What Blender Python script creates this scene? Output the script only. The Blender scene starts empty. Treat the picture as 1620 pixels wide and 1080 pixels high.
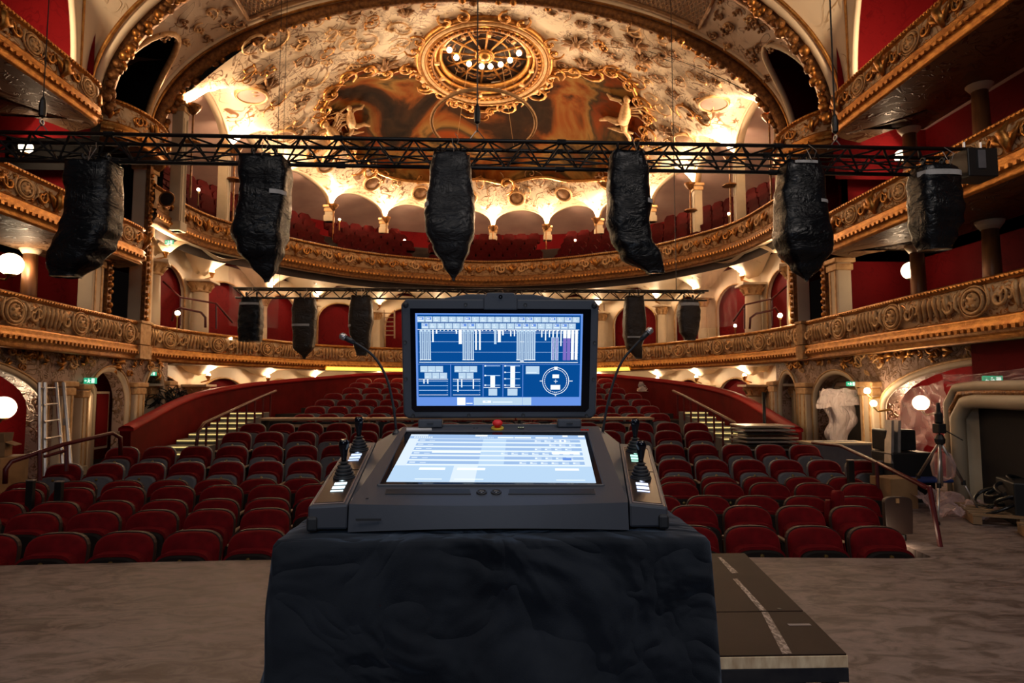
import bpy, bmesh, math, random
from mathutils import Vector, Matrix, noise
sc = bpy.context.scene
COL = sc.collection
PI = math.pi
R = random.Random(7)

# ------------------------------------------------------------------ camera
F = 1000.0; PITCH = math.radians(4.3); YAW = math.radians(2.0); CX, CZ = 0.35, 1.6
cam_d = bpy.data.cameras.new('camera'); cam = bpy.data.objects.new('camera', cam_d); COL.objects.link(cam)
cam_d.sensor_width = 36.0; cam_d.lens = 36.0 * F / 1620.0; cam_d.clip_start = 0.05; cam_d.clip_end = 200
cam.location = (CX, 0, CZ); cam.rotation_euler = (PI/2 + PITCH, 0, -YAW)
cam_d.dof.use_dof = True; cam_d.dof.focus_distance = 1.75; cam_d.dof.aperture_fstop = 11.0
sc.camera = cam

# ------------------------------------------------------------------ world, lights, exposure
w = bpy.data.worlds.new('world'); sc.world = w; w.use_nodes = True
w.node_tree.nodes['Background'].inputs[0].default_value = (0.10, 0.07, 0.06, 1)
w.node_tree.nodes['Background'].inputs[1].default_value = 0.02
sc.view_settings.view_transform = 'Standard'; sc.view_settings.look = 'None'
sc.view_settings.exposure = 0.0; sc.view_settings.gamma = 1.0; sc.view_settings.use_curve_mapping = False
WARM = (1.0, 0.66, 0.38)
WARM2 = (1.0, 0.71, 0.44)
LROOT = []
def light(kind, loc, energy, color, size=0.1, rot=None, sy=None, spot=None, blend=0.5, name='lamp_light'):
    d = bpy.data.lights.new(name, kind); d.energy = energy; d.color = color
    if kind == 'AREA':
        d.size = size
        if sy: d.shape = 'RECTANGLE'; d.size_y = sy
    else: d.shadow_soft_size = size
    if spot: d.spot_size = spot; d.spot_blend = blend
    o = bpy.data.objects.new(name, d); COL.objects.link(o); o.location = loc
    if rot: o.rotation_euler = rot
    return o
# added fill lights above and behind the camera, a cool one for the console
light('AREA', (-3.0, -1.5, 9.0), 150, (1.0, 0.88, 0.80), 5.0, (math.radians(18), 0, 0), 3.0, name='stage_fill_light')
light('AREA', (4.0, -1.0, 9.0), 270, (1.0, 0.88, 0.80), 4.0, (math.radians(18), 0, 0), 3.0, name='stage_fill_light')
light('AREA', (0.35, -3.5, 3.2), 44, (0.68, 0.80, 1.0), 2.0, (math.radians(72), 0, 0), 1.5, name='stage_fill_light')

# ------------------------------------------------------------------ projection helpers (where a thing of known depth stands)
def _ray(px, py):
    x = (px-810)/F; z = -(py-540)/F
    y2 = math.cos(PITCH) - z*math.sin(PITCH); z2 = math.sin(PITCH) + z*math.cos(PITCH)
    return x*math.cos(YAW)+y2*math.sin(YAW), -x*math.sin(YAW)+y2*math.cos(YAW), z2
def atY(px, py, Y):
    x, y, z = _ray(px, py); t = Y/y; return Vector((CX+x*t, Y, CZ+z*t))
def atZ(px, py, Z):
    x, y, z = _ray(px, py); t = (Z-CZ)/z; return Vector((CX+x*t, y*t, Z))
def atX(px, py, X):
    x, y, z = _ray(px, py); t = (X-CX)/x; return Vector((X, y*t, CZ+z*t))

# ------------------------------------------------------------------ materials
class NT:
    def __init__(s, name):
        s.m = bpy.data.materials.new(name); s.m.use_nodes = True
        s.t = s.m.node_tree; s.b = s.t.nodes['Principled BSDF']; s.o = s.t.nodes['Material Output']
    def n(s, t, **k):
        x = s.t.nodes.new(t)
        for a, v in k.items(): setattr(x, a, v)
        return x
    def l(s, a, b): s.t.links.new(a, b)
    def math(s, op, a, b=None, clamp=False):
        x = s.n('ShaderNodeMath', operation=op, use_clamp=clamp)
        for i, v in ((0, a), (1, b)):
            if v is None: continue
            if isinstance(v, (int, float)): x.inputs[i].default_value = v
            else: s.l(v, x.inputs[i])
        return x.outputs[0]
    def mix(s, f, a, b):
        x = s.n('ShaderNodeMix', data_type='RGBA')
        if isinstance(f, (int, float)): x.inputs[0].default_value = f
        else: s.l(f, x.inputs[0])
        for i, v in ((6, a), (7, b)):
            if isinstance(v, tuple): x.inputs[i].default_value = (*v[:3], 1)
            else: s.l(v, x.inputs[i])
        return x.outputs[2]
    def coord(s, uv=False, scale=(1, 1, 1)):
        c = s.n('ShaderNodeTexCoord'); mp = s.n('ShaderNodeMapping'); mp.inputs[3].default_value = scale
        s.l(c.outputs['UV' if uv else 'Object'], mp.inputs[0]); return mp.outputs[0]
    def noise(s, v, scale, detail=3, dist=0.0, rough=0.5):
        x = s.n('ShaderNodeTexNoise'); x.inputs['Scale'].default_value = scale; x.inputs['Detail'].default_value = detail
        x.inputs['Distortion'].default_value = dist; x.inputs['Roughness'].default_value = rough
        s.l(v, x.inputs['Vector']); return x.outputs['Fac']
    def ramp(s, v, stops):
        x = s.n('ShaderNodeValToRGB'); s.l(v, x.inputs[0]); e = x.color_ramp.elements
        while len(e) < len(stops): e.new(0.5)
        for i, (p, c) in enumerate(stops):
            e[i].position = p; e[i].color = (*c, 1) if isinstance(c, tuple) else (c, c, c, 1)
        return x.outputs[0]
    def bump(s, h, st=0.3, dist=0.02):
        x = s.n('ShaderNodeBump'); x.inputs['Strength'].default_value = st; x.inputs['Distance'].default_value = dist
        s.l(h, x.inputs['Height']); s.l(x.outputs[0], s.b.inputs['Normal'])
    def set(s, rough=0.5, metal=0.0, spec=None):
        s.b.inputs['Roughness'].default_value = rough; s.b.inputs['Metallic'].default_value = metal
        if spec is not None: s.b.inputs['Specular IOR Level'].default_value = spec
def mk(name, c1, c2=None, scale=6, rough=0.6, metal=0.0, bump=0.0, bscale=30, bdist=0.01, detail=4, stretch=(1, 1, 1), spec=None):
    t = NT(name); v = t.coord(scale=stretch); c2 = c2 or tuple(x*0.72 for x in c1)
    f = t.ramp(t.noise(v, scale, detail), [(0.32, 0.0), (0.68, 1.0)])
    t.l(t.mix(f, c1, c2), t.b.inputs['Base Color']); t.set(rough, metal, spec)
    if bump: t.bump(t.noise(v, bscale, 3), bump, bdist)
    return t.m
def emit(name, c, st, base=(0.8, 0.8, 0.8)):
    t = NT(name); t.b.inputs['Base Color'].default_value = (*base, 1)
    t.b.inputs['Emission Color'].default_value = (*c, 1); t.b.inputs['Emission Strength'].default_value = st; t.set(0.5)
    return t.m
def filigree(name, base, dark, s1, s2, uv=False, width=0.07, cover=(0.40, 0.56), rough=0.55, metal_on=0.0, base2=None, bumpst=0.5, k=4.0, stretch=(1, 1, 1), blot=0.5):
    """curling contour-line ornament in a second colour on a plaster ground"""
    t = NT(name); v = t.coord(uv, stretch)
    base2 = base2 or tuple(x*0.82 for x in base)
    ground = t.mix(t.ramp(t.noise(v, s1*0.5, 3), [(0.35, 0.0), (0.7, 1.0)]), base, base2)
    def lines(scale, w, kk, dist):
        nn = t.noise(v, scale, 1.2, dist)
        fr = t.math('FRACT', t.math('MULTIPLY', nn, kk))
        a = t.math('ABSOLUTE', t.math('SUBTRACT', fr, 0.5))
        return t.ramp(a, [(0.0, 1.0), (w*0.55, 0.9), (w, 0.0)])
    l1 = lines(s1, width, k, 1.6); l2 = lines(s2, width*1.4, k, 0.8)
    p1 = t.ramp(t.noise(v, s1*0.55, 2, 0.5), [(cover[0], 0.0), (cover[1], 1.0)])
    p2 = t.ramp(t.noise(v, s1*1.4, 3, 0.5), [(cover[0]+0.04, 0.0), (cover[1]+0.02, 1.0)])
    bl = t.ramp(t.noise(v, s2*1.3, 4, 1.0), [(0.63, 0.0), (0.68, blot)])
    m = t.math('MAXIMUM', t.math('MULTIPLY', l1, p1), t.math('MULTIPLY', l2, p2))
    m = t.math('MAXIMUM', m, t.math('MULTIPLY', bl, p2))
    t.l(t.mix(m, ground, dark), t.b.inputs['Base Color'])
    t.set(rough)
    if metal_on:
        t.l(t.math('MULTIPLY', m, metal_on), t.b.inputs['Metallic'])
        t.l(t.math('SUBTRACT', rough, t.math('MULTIPLY', m, rough-0.3)), t.b.inputs['Roughness'])
    if bumpst: t.bump(m, bumpst, 0.02)
    return t.m

M = {}
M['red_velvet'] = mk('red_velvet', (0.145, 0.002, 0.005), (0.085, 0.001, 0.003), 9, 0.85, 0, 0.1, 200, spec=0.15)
_b = M['red_velvet'].node_tree.nodes['Principled BSDF']
_b.inputs['Sheen Weight'].default_value = 0.25; _b.inputs['Sheen Tint'].default_value = (0.7, 0.05, 0.06, 1)
M['red_wall'] = filigree('red_wall', (0.17, 0.004, 0.006), (0.12, 0.002, 0.004), 1.5, 4, width=0.09, rough=0.8, bumpst=0.0)
M['red_wall'].node_tree.nodes['Principled BSDF'].inputs['Specular IOR Level'].default_value = 0.12
M['red_paint'] = mk('red_paint', (0.12, 0.002, 0.003), (0.085, 0.001, 0.002), 3, 0.7, spec=0.12)
M['red_rail'] = mk('red_rail', (0.10, 0.008, 0.010), None, 5, 0.35)
M['gold'] = mk('gold', (0.62, 0.30, 0.075), (0.34, 0.13, 0.03), 9, 0.36, 0.85, 0.5, 45, 0.01)
M['gold_dark'] = mk('gold_dark', (0.34, 0.15, 0.04), (0.12, 0.045, 0.015), 12, 0.42, 0.6, 0.8, 40, 0.02)
M['gold_pale'] = mk('gold_pale', (0.72, 0.46, 0.22), (0.50, 0.27, 0.10), 10, 0.5, 0.25, 0.6, 40, 0.01)
M['brown_stucco'] = mk('brown_stucco', (0.22, 0.105, 0.045), (0.42, 0.23, 0.10), 8, 0.55, 0.3, 0.5, 30)
M['cream'] = mk('cream', (0.74, 0.60, 0.42), (0.64, 0.50, 0.34), 1.5, 0.6, 0, 0.15, 12)
M['cream_dark'] = mk('cream_dark', (0.56, 0.47, 0.33), (0.44, 0.36, 0.24), 2, 0.6, 0, 0.15, 12)
M['pink_plaster'] = mk('pink_plaster', (0.60, 0.42, 0.36), (0.48, 0.32, 0.28), 1.2, 0.7)
M['dome'] = filigree('dome', (0.86, 0.72, 0.53), (0.20, 0.085, 0.03), 1.15, 3.6, width=0.10, cover=(0.38, 0.54), base2=(0.76, 0.59, 0.40), metal_on=0.2, bumpst=0.15, k=5, blot=0.55)
M['vault'] = filigree('vault', (0.64, 0.48, 0.35), (0.17, 0.085, 0.04), 0.9, 2.4, width=0.06, cover=(0.44, 0.6), metal_on=0.3, k=4, blot=0.8)
M['vault_pale'] = filigree('vault_pale', (0.78, 0.64, 0.46), (0.42, 0.26, 0.12), 0.8, 2.0, width=0.05, cover=(0.50, 0.62), metal_on=0.2, k=4, blot=0.5)
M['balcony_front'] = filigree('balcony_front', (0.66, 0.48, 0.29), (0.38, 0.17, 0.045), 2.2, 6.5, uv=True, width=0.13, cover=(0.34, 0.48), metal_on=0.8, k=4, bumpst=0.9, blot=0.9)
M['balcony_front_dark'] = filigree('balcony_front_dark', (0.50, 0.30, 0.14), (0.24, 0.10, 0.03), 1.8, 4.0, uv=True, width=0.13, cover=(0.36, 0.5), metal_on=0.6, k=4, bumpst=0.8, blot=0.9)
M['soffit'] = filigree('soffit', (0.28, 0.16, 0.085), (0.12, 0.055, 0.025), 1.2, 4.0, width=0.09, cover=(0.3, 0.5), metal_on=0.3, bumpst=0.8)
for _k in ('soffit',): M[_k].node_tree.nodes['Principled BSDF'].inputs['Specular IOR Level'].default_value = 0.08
M['ornate_pink'] = filigree('ornate_pink', (0.46, 0.31, 0.24), (0.22, 0.12, 0.06), 2.8, 8.0, width=0.14, cover=(0.36, 0.5), metal_on=0.4, bumpst=1.0)
M['black'] = mk('black', (0.008, 0.008, 0.009), None, 5, 0.5)
M['black_metal'] = mk('black_metal', (0.012, 0.012, 0.013), (0.02, 0.02, 0.022), 20, 0.38, 0.3)
M['dark_void'] = mk('dark_void', (0.006, 0.004, 0.004), None, 5, 0.9)  # near-black colour standing in for the unlit inside of openings
M['doorway_dark'] = mk('doorway_dark', (0.010, 0.009, 0.010), (0.016, 0.013, 0.013), 4, 0.8)  # black sheet colour that paints the darkness within doorways
M['seat_dark'] = mk('seat_dark', (0.010, 0.006, 0.005), None, 6, 0.7, spec=0.2)
M['red_top'] = mk('red_top', (0.30, 0.004, 0.006), (0.22, 0.003, 0.005), 3, 0.6, spec=0.2)
M['red_velvet_dimmed'] = mk('red_velvet_dimmed', (0.045, 0.001, 0.002), (0.028, 0.001, 0.001), 9, 0.9, spec=0.1)  # seat velvet darkened in colour to offset strong torches on the upper tiers
M['seat_grey'] = mk('seat_grey', (0.13, 0.125, 0.135), (0.10, 0.095, 0.105), 6, 0.6)
M['seat_grey_pale'] = mk('seat_grey_pale', (0.22, 0.19, 0.185), (0.16, 0.14, 0.135), 6, 0.6)
M['piping'] = mk('piping', (0.04, 0.02, 0.018), None, 6, 0.6, spec=0.15)
M['wood_pale'] = mk('wood_pale', (0.50, 0.33, 0.20), (0.38, 0.24, 0.14), 5, 0.45, 0, 0.1, 30)
M['brass'] = mk('brass', (0.62, 0.42, 0.14), None, 10, 0.3, 0.9)
M['silver'] = mk('silver', (0.6, 0.55, 0.52), (0.45, 0.42, 0.40), 10, 0.35, 0.8)
M['cardboard'] = mk('cardboard', (0.30, 0.17, 0.075), (0.24, 0.13, 0.055), 3, 0.8)
M['white_tape'] = mk('white_tape', (0.55, 0.55, 0.55), None, 12, 0.6)
M['floor_dark'] = mk('floor_dark', (0.035, 0.022, 0.018), (0.02, 0.012, 0.01), 3, 0.7)
M['blue_cloth'] = mk('blue_cloth', (0.01, 0.03, 0.16), None, 5, 0.8)
M['green_frame'] = mk('green_frame', (0.02, 0.12, 0.07), None, 5, 0.5)
E_BULB = emit('bulb_glow', (1.0, 0.78, 0.50), 14)
E_GLOBE = emit('globe_glow', (1.0, 0.80, 0.52), 5)
E_TORCH = emit('torch_glow', (1.0, 0.80, 0.50), 6)
E_LED = emit('led_glow', (1.0, 0.60, 0.07), 1.6)
E_LED2 = emit('led_step_glow', (1.0, 0.74, 0.22), 0.9)
E_GREEN = emit('exit_green', (0.02, 0.42, 0.22), 0.9, (0.02, 0.3, 0.15))
E_WHITE = emit('exit_white', (0.75, 1.0, 0.85), 1.1)

# ------------------------------------------------------------------ mesh builder
class MB:
    def __init__(s): s.v = []; s.f = []; s.mi = []; s.uv = []; s.cur = 0
    def add(s, vs, fs, uvs=None):
        b = len(s.v); s.v += [tuple(v) for v in vs]
        for i, f in enumerate(fs):
            s.f.append(tuple(b+j for j in f)); s.mi.append(s.cur)
            s.uv.append([uvs[j] for j in f] if uvs else None)
        return s
    def quad(s, a, b, c, d): return s.add([a, b, c, d], [(0, 1, 2, 3)])
    def box(s, c, d, rz=0.0, M4=None):
        cx, cy, cz = c; hx, hy, hz = d[0]/2, d[1]/2, d[2]/2; vs = []
        for z in (-hz, hz):
            for x, y in ((-hx, -hy), (hx, -hy), (hx, hy), (-hx, hy)):
                X = x*math.cos(rz)-y*math.sin(rz); Y = x*math.sin(rz)+y*math.cos(rz); vs.append((cx+X, cy+Y, cz+z))
        if M4: vs = [tuple(M4 @ Vector(v)) for v in vs]
        return s.add(vs, [(3, 2, 1, 0), (4, 5, 6, 7), (0, 1, 5, 4), (1, 2, 6, 5), (2, 3, 7, 6), (3, 0, 4, 7)])
    def hexa(s, q):  # 8 points: bottom 4, top 4 (ccw from above)
        return s.add(q, [(3, 2, 1, 0), (4, 5, 6, 7), (0, 1, 5, 4), (1, 2, 6, 5), (2, 3, 7, 6), (3, 0, 4, 7)])
    def tube(s, pts, r, n=6, caps=True, flat=1.0):
        pts = [Vector(p) for p in pts]
        if len(pts) < 2: return s
        rs = r if isinstance(r, (list, tuple)) else [r]*len(pts)
        vs = []; up = None
        for i, p in enumerate(pts):
            t = (pts[min(i+1, len(pts)-1)]-pts[max(i-1, 0)])
            if t.length < 1e-9: t = Vector((0, 0, 1))
            t.normalize()
            if up is None:
                up = Vector((0, 0, 1)) if abs(t.z) < 0.9 else Vector((1, 0, 0))
            a = t.cross(up)
            if a.length < 1e-6: a = t.orthogonal()
            a.normalize(); b = a.cross(t); up = b
            for k in range(n):
                th = 2*PI*k/n; vs.append(p+a*math.cos(th)*rs[i]+b*math.sin(th)*rs[i]*flat)
        fs = []
        for i in range(len(pts)-1):
            for k in range(n):
                k2 = (k+1) % n; fs.append((i*n+k, i*n+k2, (i+1)*n+k2, (i+1)*n+k))
        if caps:
            fs.append(tuple(range(n-1, -1, -1))); fs.append(tuple((len(pts)-1)*n+k for k in range(n)))
        return s.add(vs, fs)
    def ring(s, c, r, rt, seg=32, n=6, ax=None, ry=None):
        ax = ax or Matrix.Identity(3); ry = ry or r; c = Vector(c); vs = []
        for i in range(seg):
            a = 2*PI*i/seg
            for k in range(n):
                b = 2*PI*k/n
                vs.append(c + ax @ Vector((math.cos(a)*(r+rt*math.cos(b)), math.sin(a)*(ry+rt*math.cos(b)), rt*math.sin(b))))
        fs = [(i*n+k, ((i+1) % seg)*n+k, ((i+1) % seg)*n+(k+1) % n, i*n+(k+1) % n) for i in range(seg) for k in range(n)]
        return s.add(vs, fs)
    def lathe(s, c, prof, seg=16, ax=None, sx=1.0, sy=1.0, caps=True):
        ax = ax or Matrix.Identity(3); c = Vector(c); vs = []
        for r, z in prof:
            for i in range(seg):
                a = 2*PI*i/seg; vs.append(c + ax @ Vector((math.cos(a)*r*sx, math.sin(a)*r*sy, z)))
        fs = [(j*seg+i, j*seg+(i+1) % seg, (j+1)*seg+(i+1) % seg, (j+1)*seg+i) for j in range(len(prof)-1) for i in range(seg)]
        if caps: fs.append(tuple(range(seg-1, -1, -1))); fs.append(tuple((len(prof)-1)*seg+i for i in range(seg)))
        return s.add(vs, fs)
    def sphere(s, c, r, seg=14, rings=8, sz=1.0, ax=None):
        pr = [(max(r*math.sin(PI*j/rings), 1e-4), -r*sz*math.cos(PI*j/rings)) for j in range(rings+1)]
        return s.lathe(c, pr, seg, ax)
    def grid(s, fn, nu, nv, uvf=None, flip=False, keep=None):
        vs = []; uv = []
        for j in range(nv+1):
            for i in range(nu+1):
                u, v = i/nu, j/nv; vs.append(fn(u, v)); uv.append(uvf(u, v) if uvf else (u, v))
        fs = []
        for j in range(nv):
            for i in range(nu):
                if keep and not keep((i+.5)/nu, (j+.5)/nv): continue
                a = j*(nu+1)+i; f = (a, a+1, a+nu+2, a+nu+1); fs.append(f[::-1] if flip else f)
        return s.add(vs, fs, uv)
    def sweep(s, path, prof, closed_prof=False):
        """path: list of (x,y[,dz]); prof: (offset toward the hall, z)"""
        n = len(path); vs = []; uv = []; L = 0.0; pl = [0.0]
        for i in range(1, len(prof)): pl.append(pl[-1]+math.hypot(prof[i][0]-prof[i-1][0], prof[i][1]-prof[i-1][1]))
        m = len(prof)
        for i in range(n):
            a = path[max(i-1, 0)]; b = path[min(i+1, n-1)]
            tx, ty = b[0]-a[0], b[1]-a[1]; l = math.hypot(tx, ty) or 1; nx, ny = ty/l, -tx/l
            if i: L += math.hypot(path[i][0]-path[i-1][0], path[i][1]-path[i-1][1])
            dz = path[i][2] if len(path[i]) > 2 else 0
            for k, (o, z) in enumerate(prof):
                vs.append((path[i][0]+nx*o, path[i][1]+ny*o, z+dz)); uv.append((L, pl[k]))
        fs = []
        for i in range(n-1):
            for k in range(m-1): fs.append((i*m+k, (i+1)*m+k, (i+1)*m+k+1, i*m+k+1))
        if closed_prof:
            for i in range(n-1): fs.append((i*m+m-1, (i+1)*m+m-1, (i+1)*m, i*m))
            fs.append(tuple(range(m-1, -1, -1))); fs.append(tuple((n-1)*m+k for k in range(m)))
        return s.add(vs, fs, uv)
    def mesh(s, name, mats, smooth=False):
        me = bpy.data.meshes.new(name); me.from_pydata(s.v, [], s.f)
        ms = mats if isinstance(mats, (list, tuple)) else [mats]
        for m in ms: me.materials.append(m)
        if len(ms) > 1: me.polygons.foreach_set('material_index', s.mi)
        if any(s.uv):
            ul = me.uv_layers.new(name='UVMap'); i = 0
            for f, u in zip(s.f, s.uv):
                for k in range(len(f)):
                    if u: ul.data[i].uv = u[k]
                    i += 1
        if smooth: me.polygons.foreach_set('use_smooth', [True]*len(s.f))
        me.update(); return me
    def build(s, name, mats, parent=None, smooth=False, fix=False, bevel=0.0, bseg=2, loc=None):
        me = s.mesh(name, mats, smooth)
        if fix:
            bm = bmesh.new(); bm.from_mesh(me); bmesh.ops.recalc_face_normals(bm, faces=bm.faces); bm.to_mesh(me); bm.free()
        return put(name, me, parent, bevel, bseg, loc)
def put(name, me, parent=None, bevel=0.0, bseg=2, loc=None):
    o = bpy.data.objects.new(name, me); COL.objects.link(o)
    if parent is not None:
        o.parent = parent
        o.location = loc if loc is not None else (0, 0, 0)
        if loc is None and parent.get('world_mesh'): o.location = -Vector(parent.location)
    elif loc is not None: o.location = loc
    if bevel:
        b = o.modifiers.new('bevel', 'BEVEL'); b.width = bevel; b.segments = bseg; b.limit_method = 'ANGLE'; b.angle_limit = math.radians(35)
    return o
def thing(name, label, cat, loc=(0, 0, 0), group=None, rz=0.0, world=True):
    """Empty at the thing's base; with world=True its part meshes are written in scene coordinates"""
    o = bpy.data.objects.new(name, None); COL.objects.link(o); o.location = loc; o.rotation_euler = (0, 0, rz)
    o.empty_display_size = 0.1
    if world: o['world_mesh'] = 1
    return tag(o, label, cat, group)
def tag(o, label, cat, group=None, kind=None):
    o['label'] = label; o['category'] = cat
    if group: o['group'] = group
    if kind: o['kind'] = kind
    return o
def struct(o): o['kind'] = 'structure'; return o
def copy_tree(o, parent=None):
    c = o.copy(); COL.objects.link(c); c.parent = parent
    for ch in list(o.children): copy_tree(ch, c)
    return c
def catmull(P, n):
    P = [Vector((p[0], p[1], p[2] if len(p) > 2 else 0)) for p in P]; out = []
    Q = [P[0]*2-P[1]] + P + [P[-1]*2-P[-2]]; m = len(P)-1; dense = []
    for i in range(m):
        a, b, c, d = Q[i:i+4]
        for k in range(24):
            t = k/24
            dense.append(0.5*((2*b)+(-a+c)*t+(2*a-5*b+4*c-d)*t*t+(-a+3*b-3*c+d)*t**3))
    dense.append(P[-1]); L = [0]
    for i in range(1, len(dense)): L.append(L[-1]+(dense[i]-dense[i-1]).length)
    j = 0
    for k in range(n+1):
        s = L[-1]*k/n
        while j < len(L)-2 and L[j+1] < s: j += 1
        t = (s-L[j])/max(L[j+1]-L[j], 1e-9); out.append(tuple(dense[j].lerp(dense[j+1], t)))
    return out
def along(path, s):
    """point, tangent at arclength s"""
    L = 0
    for i in range(1, len(path)):
        d = math.hypot(path[i][0]-path[i-1][0], path[i][1]-path[i-1][1])
        if L+d >= s or i == len(path)-1:
            t = (s-L)/max(d, 1e-9); p = Vector(path[i-1]).lerp(Vector(path[i]), t)
            return p, math.atan2(path[i][1]-path[i-1][1], path[i][0]-path[i-1][0])
        L += d
def plen(path): return sum(math.hypot(path[i][0]-path[i-1][0], path[i][1]-path[i-1][1]) for i in range(1, len(path)))
# ================================================================== STRUCTURE
# stage floor: apron with a straight edge, side floors run on beside the stalls
def stage_mat():
    t = NT('stage_floor'); v = t.coord(scale=(0.9, 1.7, 1)); v2 = t.coord(scale=(1.2, 2.6, 1)); v3 = t.coord()
    n1 = t.noise(v, 1.1, 8, 0.8, 0.62); n2 = t.noise(v2, 2.6, 9, 1.2, 0.68); n3 = t.noise(v3, 30, 4, 0, 0.7)
    c = t.mix(t.ramp(n1, [(0.34, 0.0), (0.66, 1.0)]), (0.078, 0.052, 0.046), (0.18, 0.14, 0.128))
    c = t.mix(t.math('MULTIPLY', t.ramp(n2, [(0.42, 0.0), (0.62, 1.0)]), 0.7), c, (0.27, 0.21, 0.19))
    c = t.mix(t.math('MULTIPLY', t.ramp(n2, [(0.36, 1.0), (0.50, 0.0)]), 0.55), c, (0.042, 0.026, 0.022))
    c = t.mix(t.math('MULTIPLY', t.ramp(n3, [(0.5, 0.0), (0.8, 1.0)]), 0.25), c, (0.05, 0.03, 0.025))
    t.l(c, t.b.inputs['Base Color']); t.l(t.ramp(n2, [(0.3, 0.50), (0.7, 0.72)]), t.b.inputs['Roughness'])
    t.b.inputs['Specular IOR Level'].default_value = 0.3
    t.bump(n2, 0.35, 0.01); return t.m
M['stage'] = stage_mat()
b = MB()
edge = [(-9, 5.85), (-6, 5.97), (-4, 6.05), (-2, 6.15), (0, 6.17), (2, 6.14), (4.30, 5.99), (4.57, 6.02), (4.66, 6.9), (5.0, 7.3), (5.45, 8.1), (6.45, 9.3), (6.5, 13.0), (9.5, 13.0), (9.5, -7), (-9, -7)]
n = len(edge)
b.add([(x, y, 0) for x, y in edge]+[(x, y, -0.14) for x, y in edge], [tuple(range(n-1, -1, -1)), tuple(range(n, 2*n))]+[(i, (i+1) % n, n+(i+1) % n, n+i) for i in range(n)])
struct(b.build('floor', M['stage'], fix=True))
# stage riser wall below the edge
b = MB().sweep([(x, y) for x, y in edge[:8]], [(0.02, -0.14), (0.04, -1.9)]); struct(b.build('wall_orchestra', M['black']))

# rows of the stalls: (Y at centre, seat-top Z)
ROWS = [(6.45, 0.215), (7.25, 0.274), (8.0, 0.263), (8.7, 0.326), (9.4, 0.316), (10.2, 0.48), (11.1, 0.645), (12.1, 0.813), (13.0, 0.923)]
BK = 0.009
b = MB()
for i, (y, zt) in enumerate(ROWS):
    z = zt-0.95; y1 = ROWS[i+1][0]-0.35 if i < len(ROWS)-1 else 14.0
    fl = lambda u, v, y=y, y1=y1, z=z: (-8.2+16.4*u, (y-0.42 if v == 0 else y1)-BK*(-8.2+16.4*u-0.3)**2*0.9 if abs(-8.2+16.4*u) < 8 else (y-0.4 if v == 0 else y1)-1.0, z)
    b.grid(fl, 16, 1)
    b.grid(lambda u, v, y=y, z=z: (-8.2+16.4*u, y-0.42-(BK*(-8.2+16.4*u-0.3)**2*0.9), z-0.5*(1-v)), 16, 1)
b.quad((-9.5, 4, -1.2), (9.5, 4, -1.2), (9.5, 30, -1.2), (-9.5, 30, -1.2))
b.quad((-9.5, 5.8, -0.16), (-6.5, 5.8, -0.16), (-6.9, 19, 0.05), (-9.5, 19, 0.05))
b.quad((6.4, 12.9, -0.01), (9.5, 12.9, -0.01), (9.5, 19, 0.05), (6.9, 19, 0.05))
RR = [(15.1+0.92*i, 1.03+0.155*i) for i in range(7)]
for i, (y, zt) in enumerate(RR):
    z = zt-0.95; b.quad((-7, y-0.45, z), (7, y-0.45, z), (7, y+0.48, z), (-7, y+0.48, z)); b.quad((-7, y-0.45, z-.2), (7, y-0.45, z-.2), (7, y-0.45, z), (-7, y-0.45, z))
b.quad((-7, 21.0, 1.1), (7, 21.0, 1.1), (7, 27, 1.15), (-7, 27, 1.15))
b.quad((-7, 13.3, 0.0), (7, 13.3, 0.0), (7, 14.7, 0.0), (-7, 14.7, 0.0))
struct(b.build('floor_stalls', M['floor_dark']))

# ------------------------------------------------------------------ balcony curves
P1 = catmull([(-6.9, 4.8), (-7.05, 8), (-7.15, 10), (-7.4, 12.6), (-7.6, 15.4), (-7.2, 17.5), (-6.55, 19.1), (-5.5, 21.5), (-3.05, 23.35), (0.35, 24.0), (4.1, 23.1), (6.2, 20.1), (7.15, 17.2), (7.5, 15.0), (7.4, 12.6), (7.2, 10), (7.1, 7.5), (7.0, 4.8)], 220)
P2 = catmull([(-7.6, 14.8), (-7.65, 16.4), (-7.4, 17.8), (-6.75, 18.9), (-6.05, 20.1), (-4.5, 21.8), (-2.6, 22.9), (0.1, 23.6), (2.6, 23.0), (4.3, 22.0), (5.7, 20.9), (6.9, 19.0), (7.5, 17.4), (7.65, 15.0)], 130)
S2P = [(-7.35, 15.8), (-7.45, 18.7), (-7.1, 21.9), (-5.9, 24.6), (-4.1, 26.4), (-1.85, 27.4), (0.47, 27.7), (2.85, 27.4), (4.9, 26.2), (6.6, 24.2), (7.5, 21.5), (7.85, 18.7), (7.8, 15.8)]
NB = len(S2P)-1
DC = (0.2, 19.4); ZS = 8.8
SMOOTH = []
_Q = [Vector((*p, 0)) for p in S2P]; _Q = [_Q[0]+Vector((0, -3, 0))]+_Q+[_Q[-1]+Vector((0, -3, 0))]
def S2(t):  # t in [0,NB]
    i = min(int(t), NB-1); k = t-i; a, b_, c, d = _Q[i:i+4]
    return 0.5*((2*b_)+(-a+c)*k+(2*a-5*b_+4*c-d)*k*k+(-a+3*b_-3*c+d)*k**3)
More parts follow.
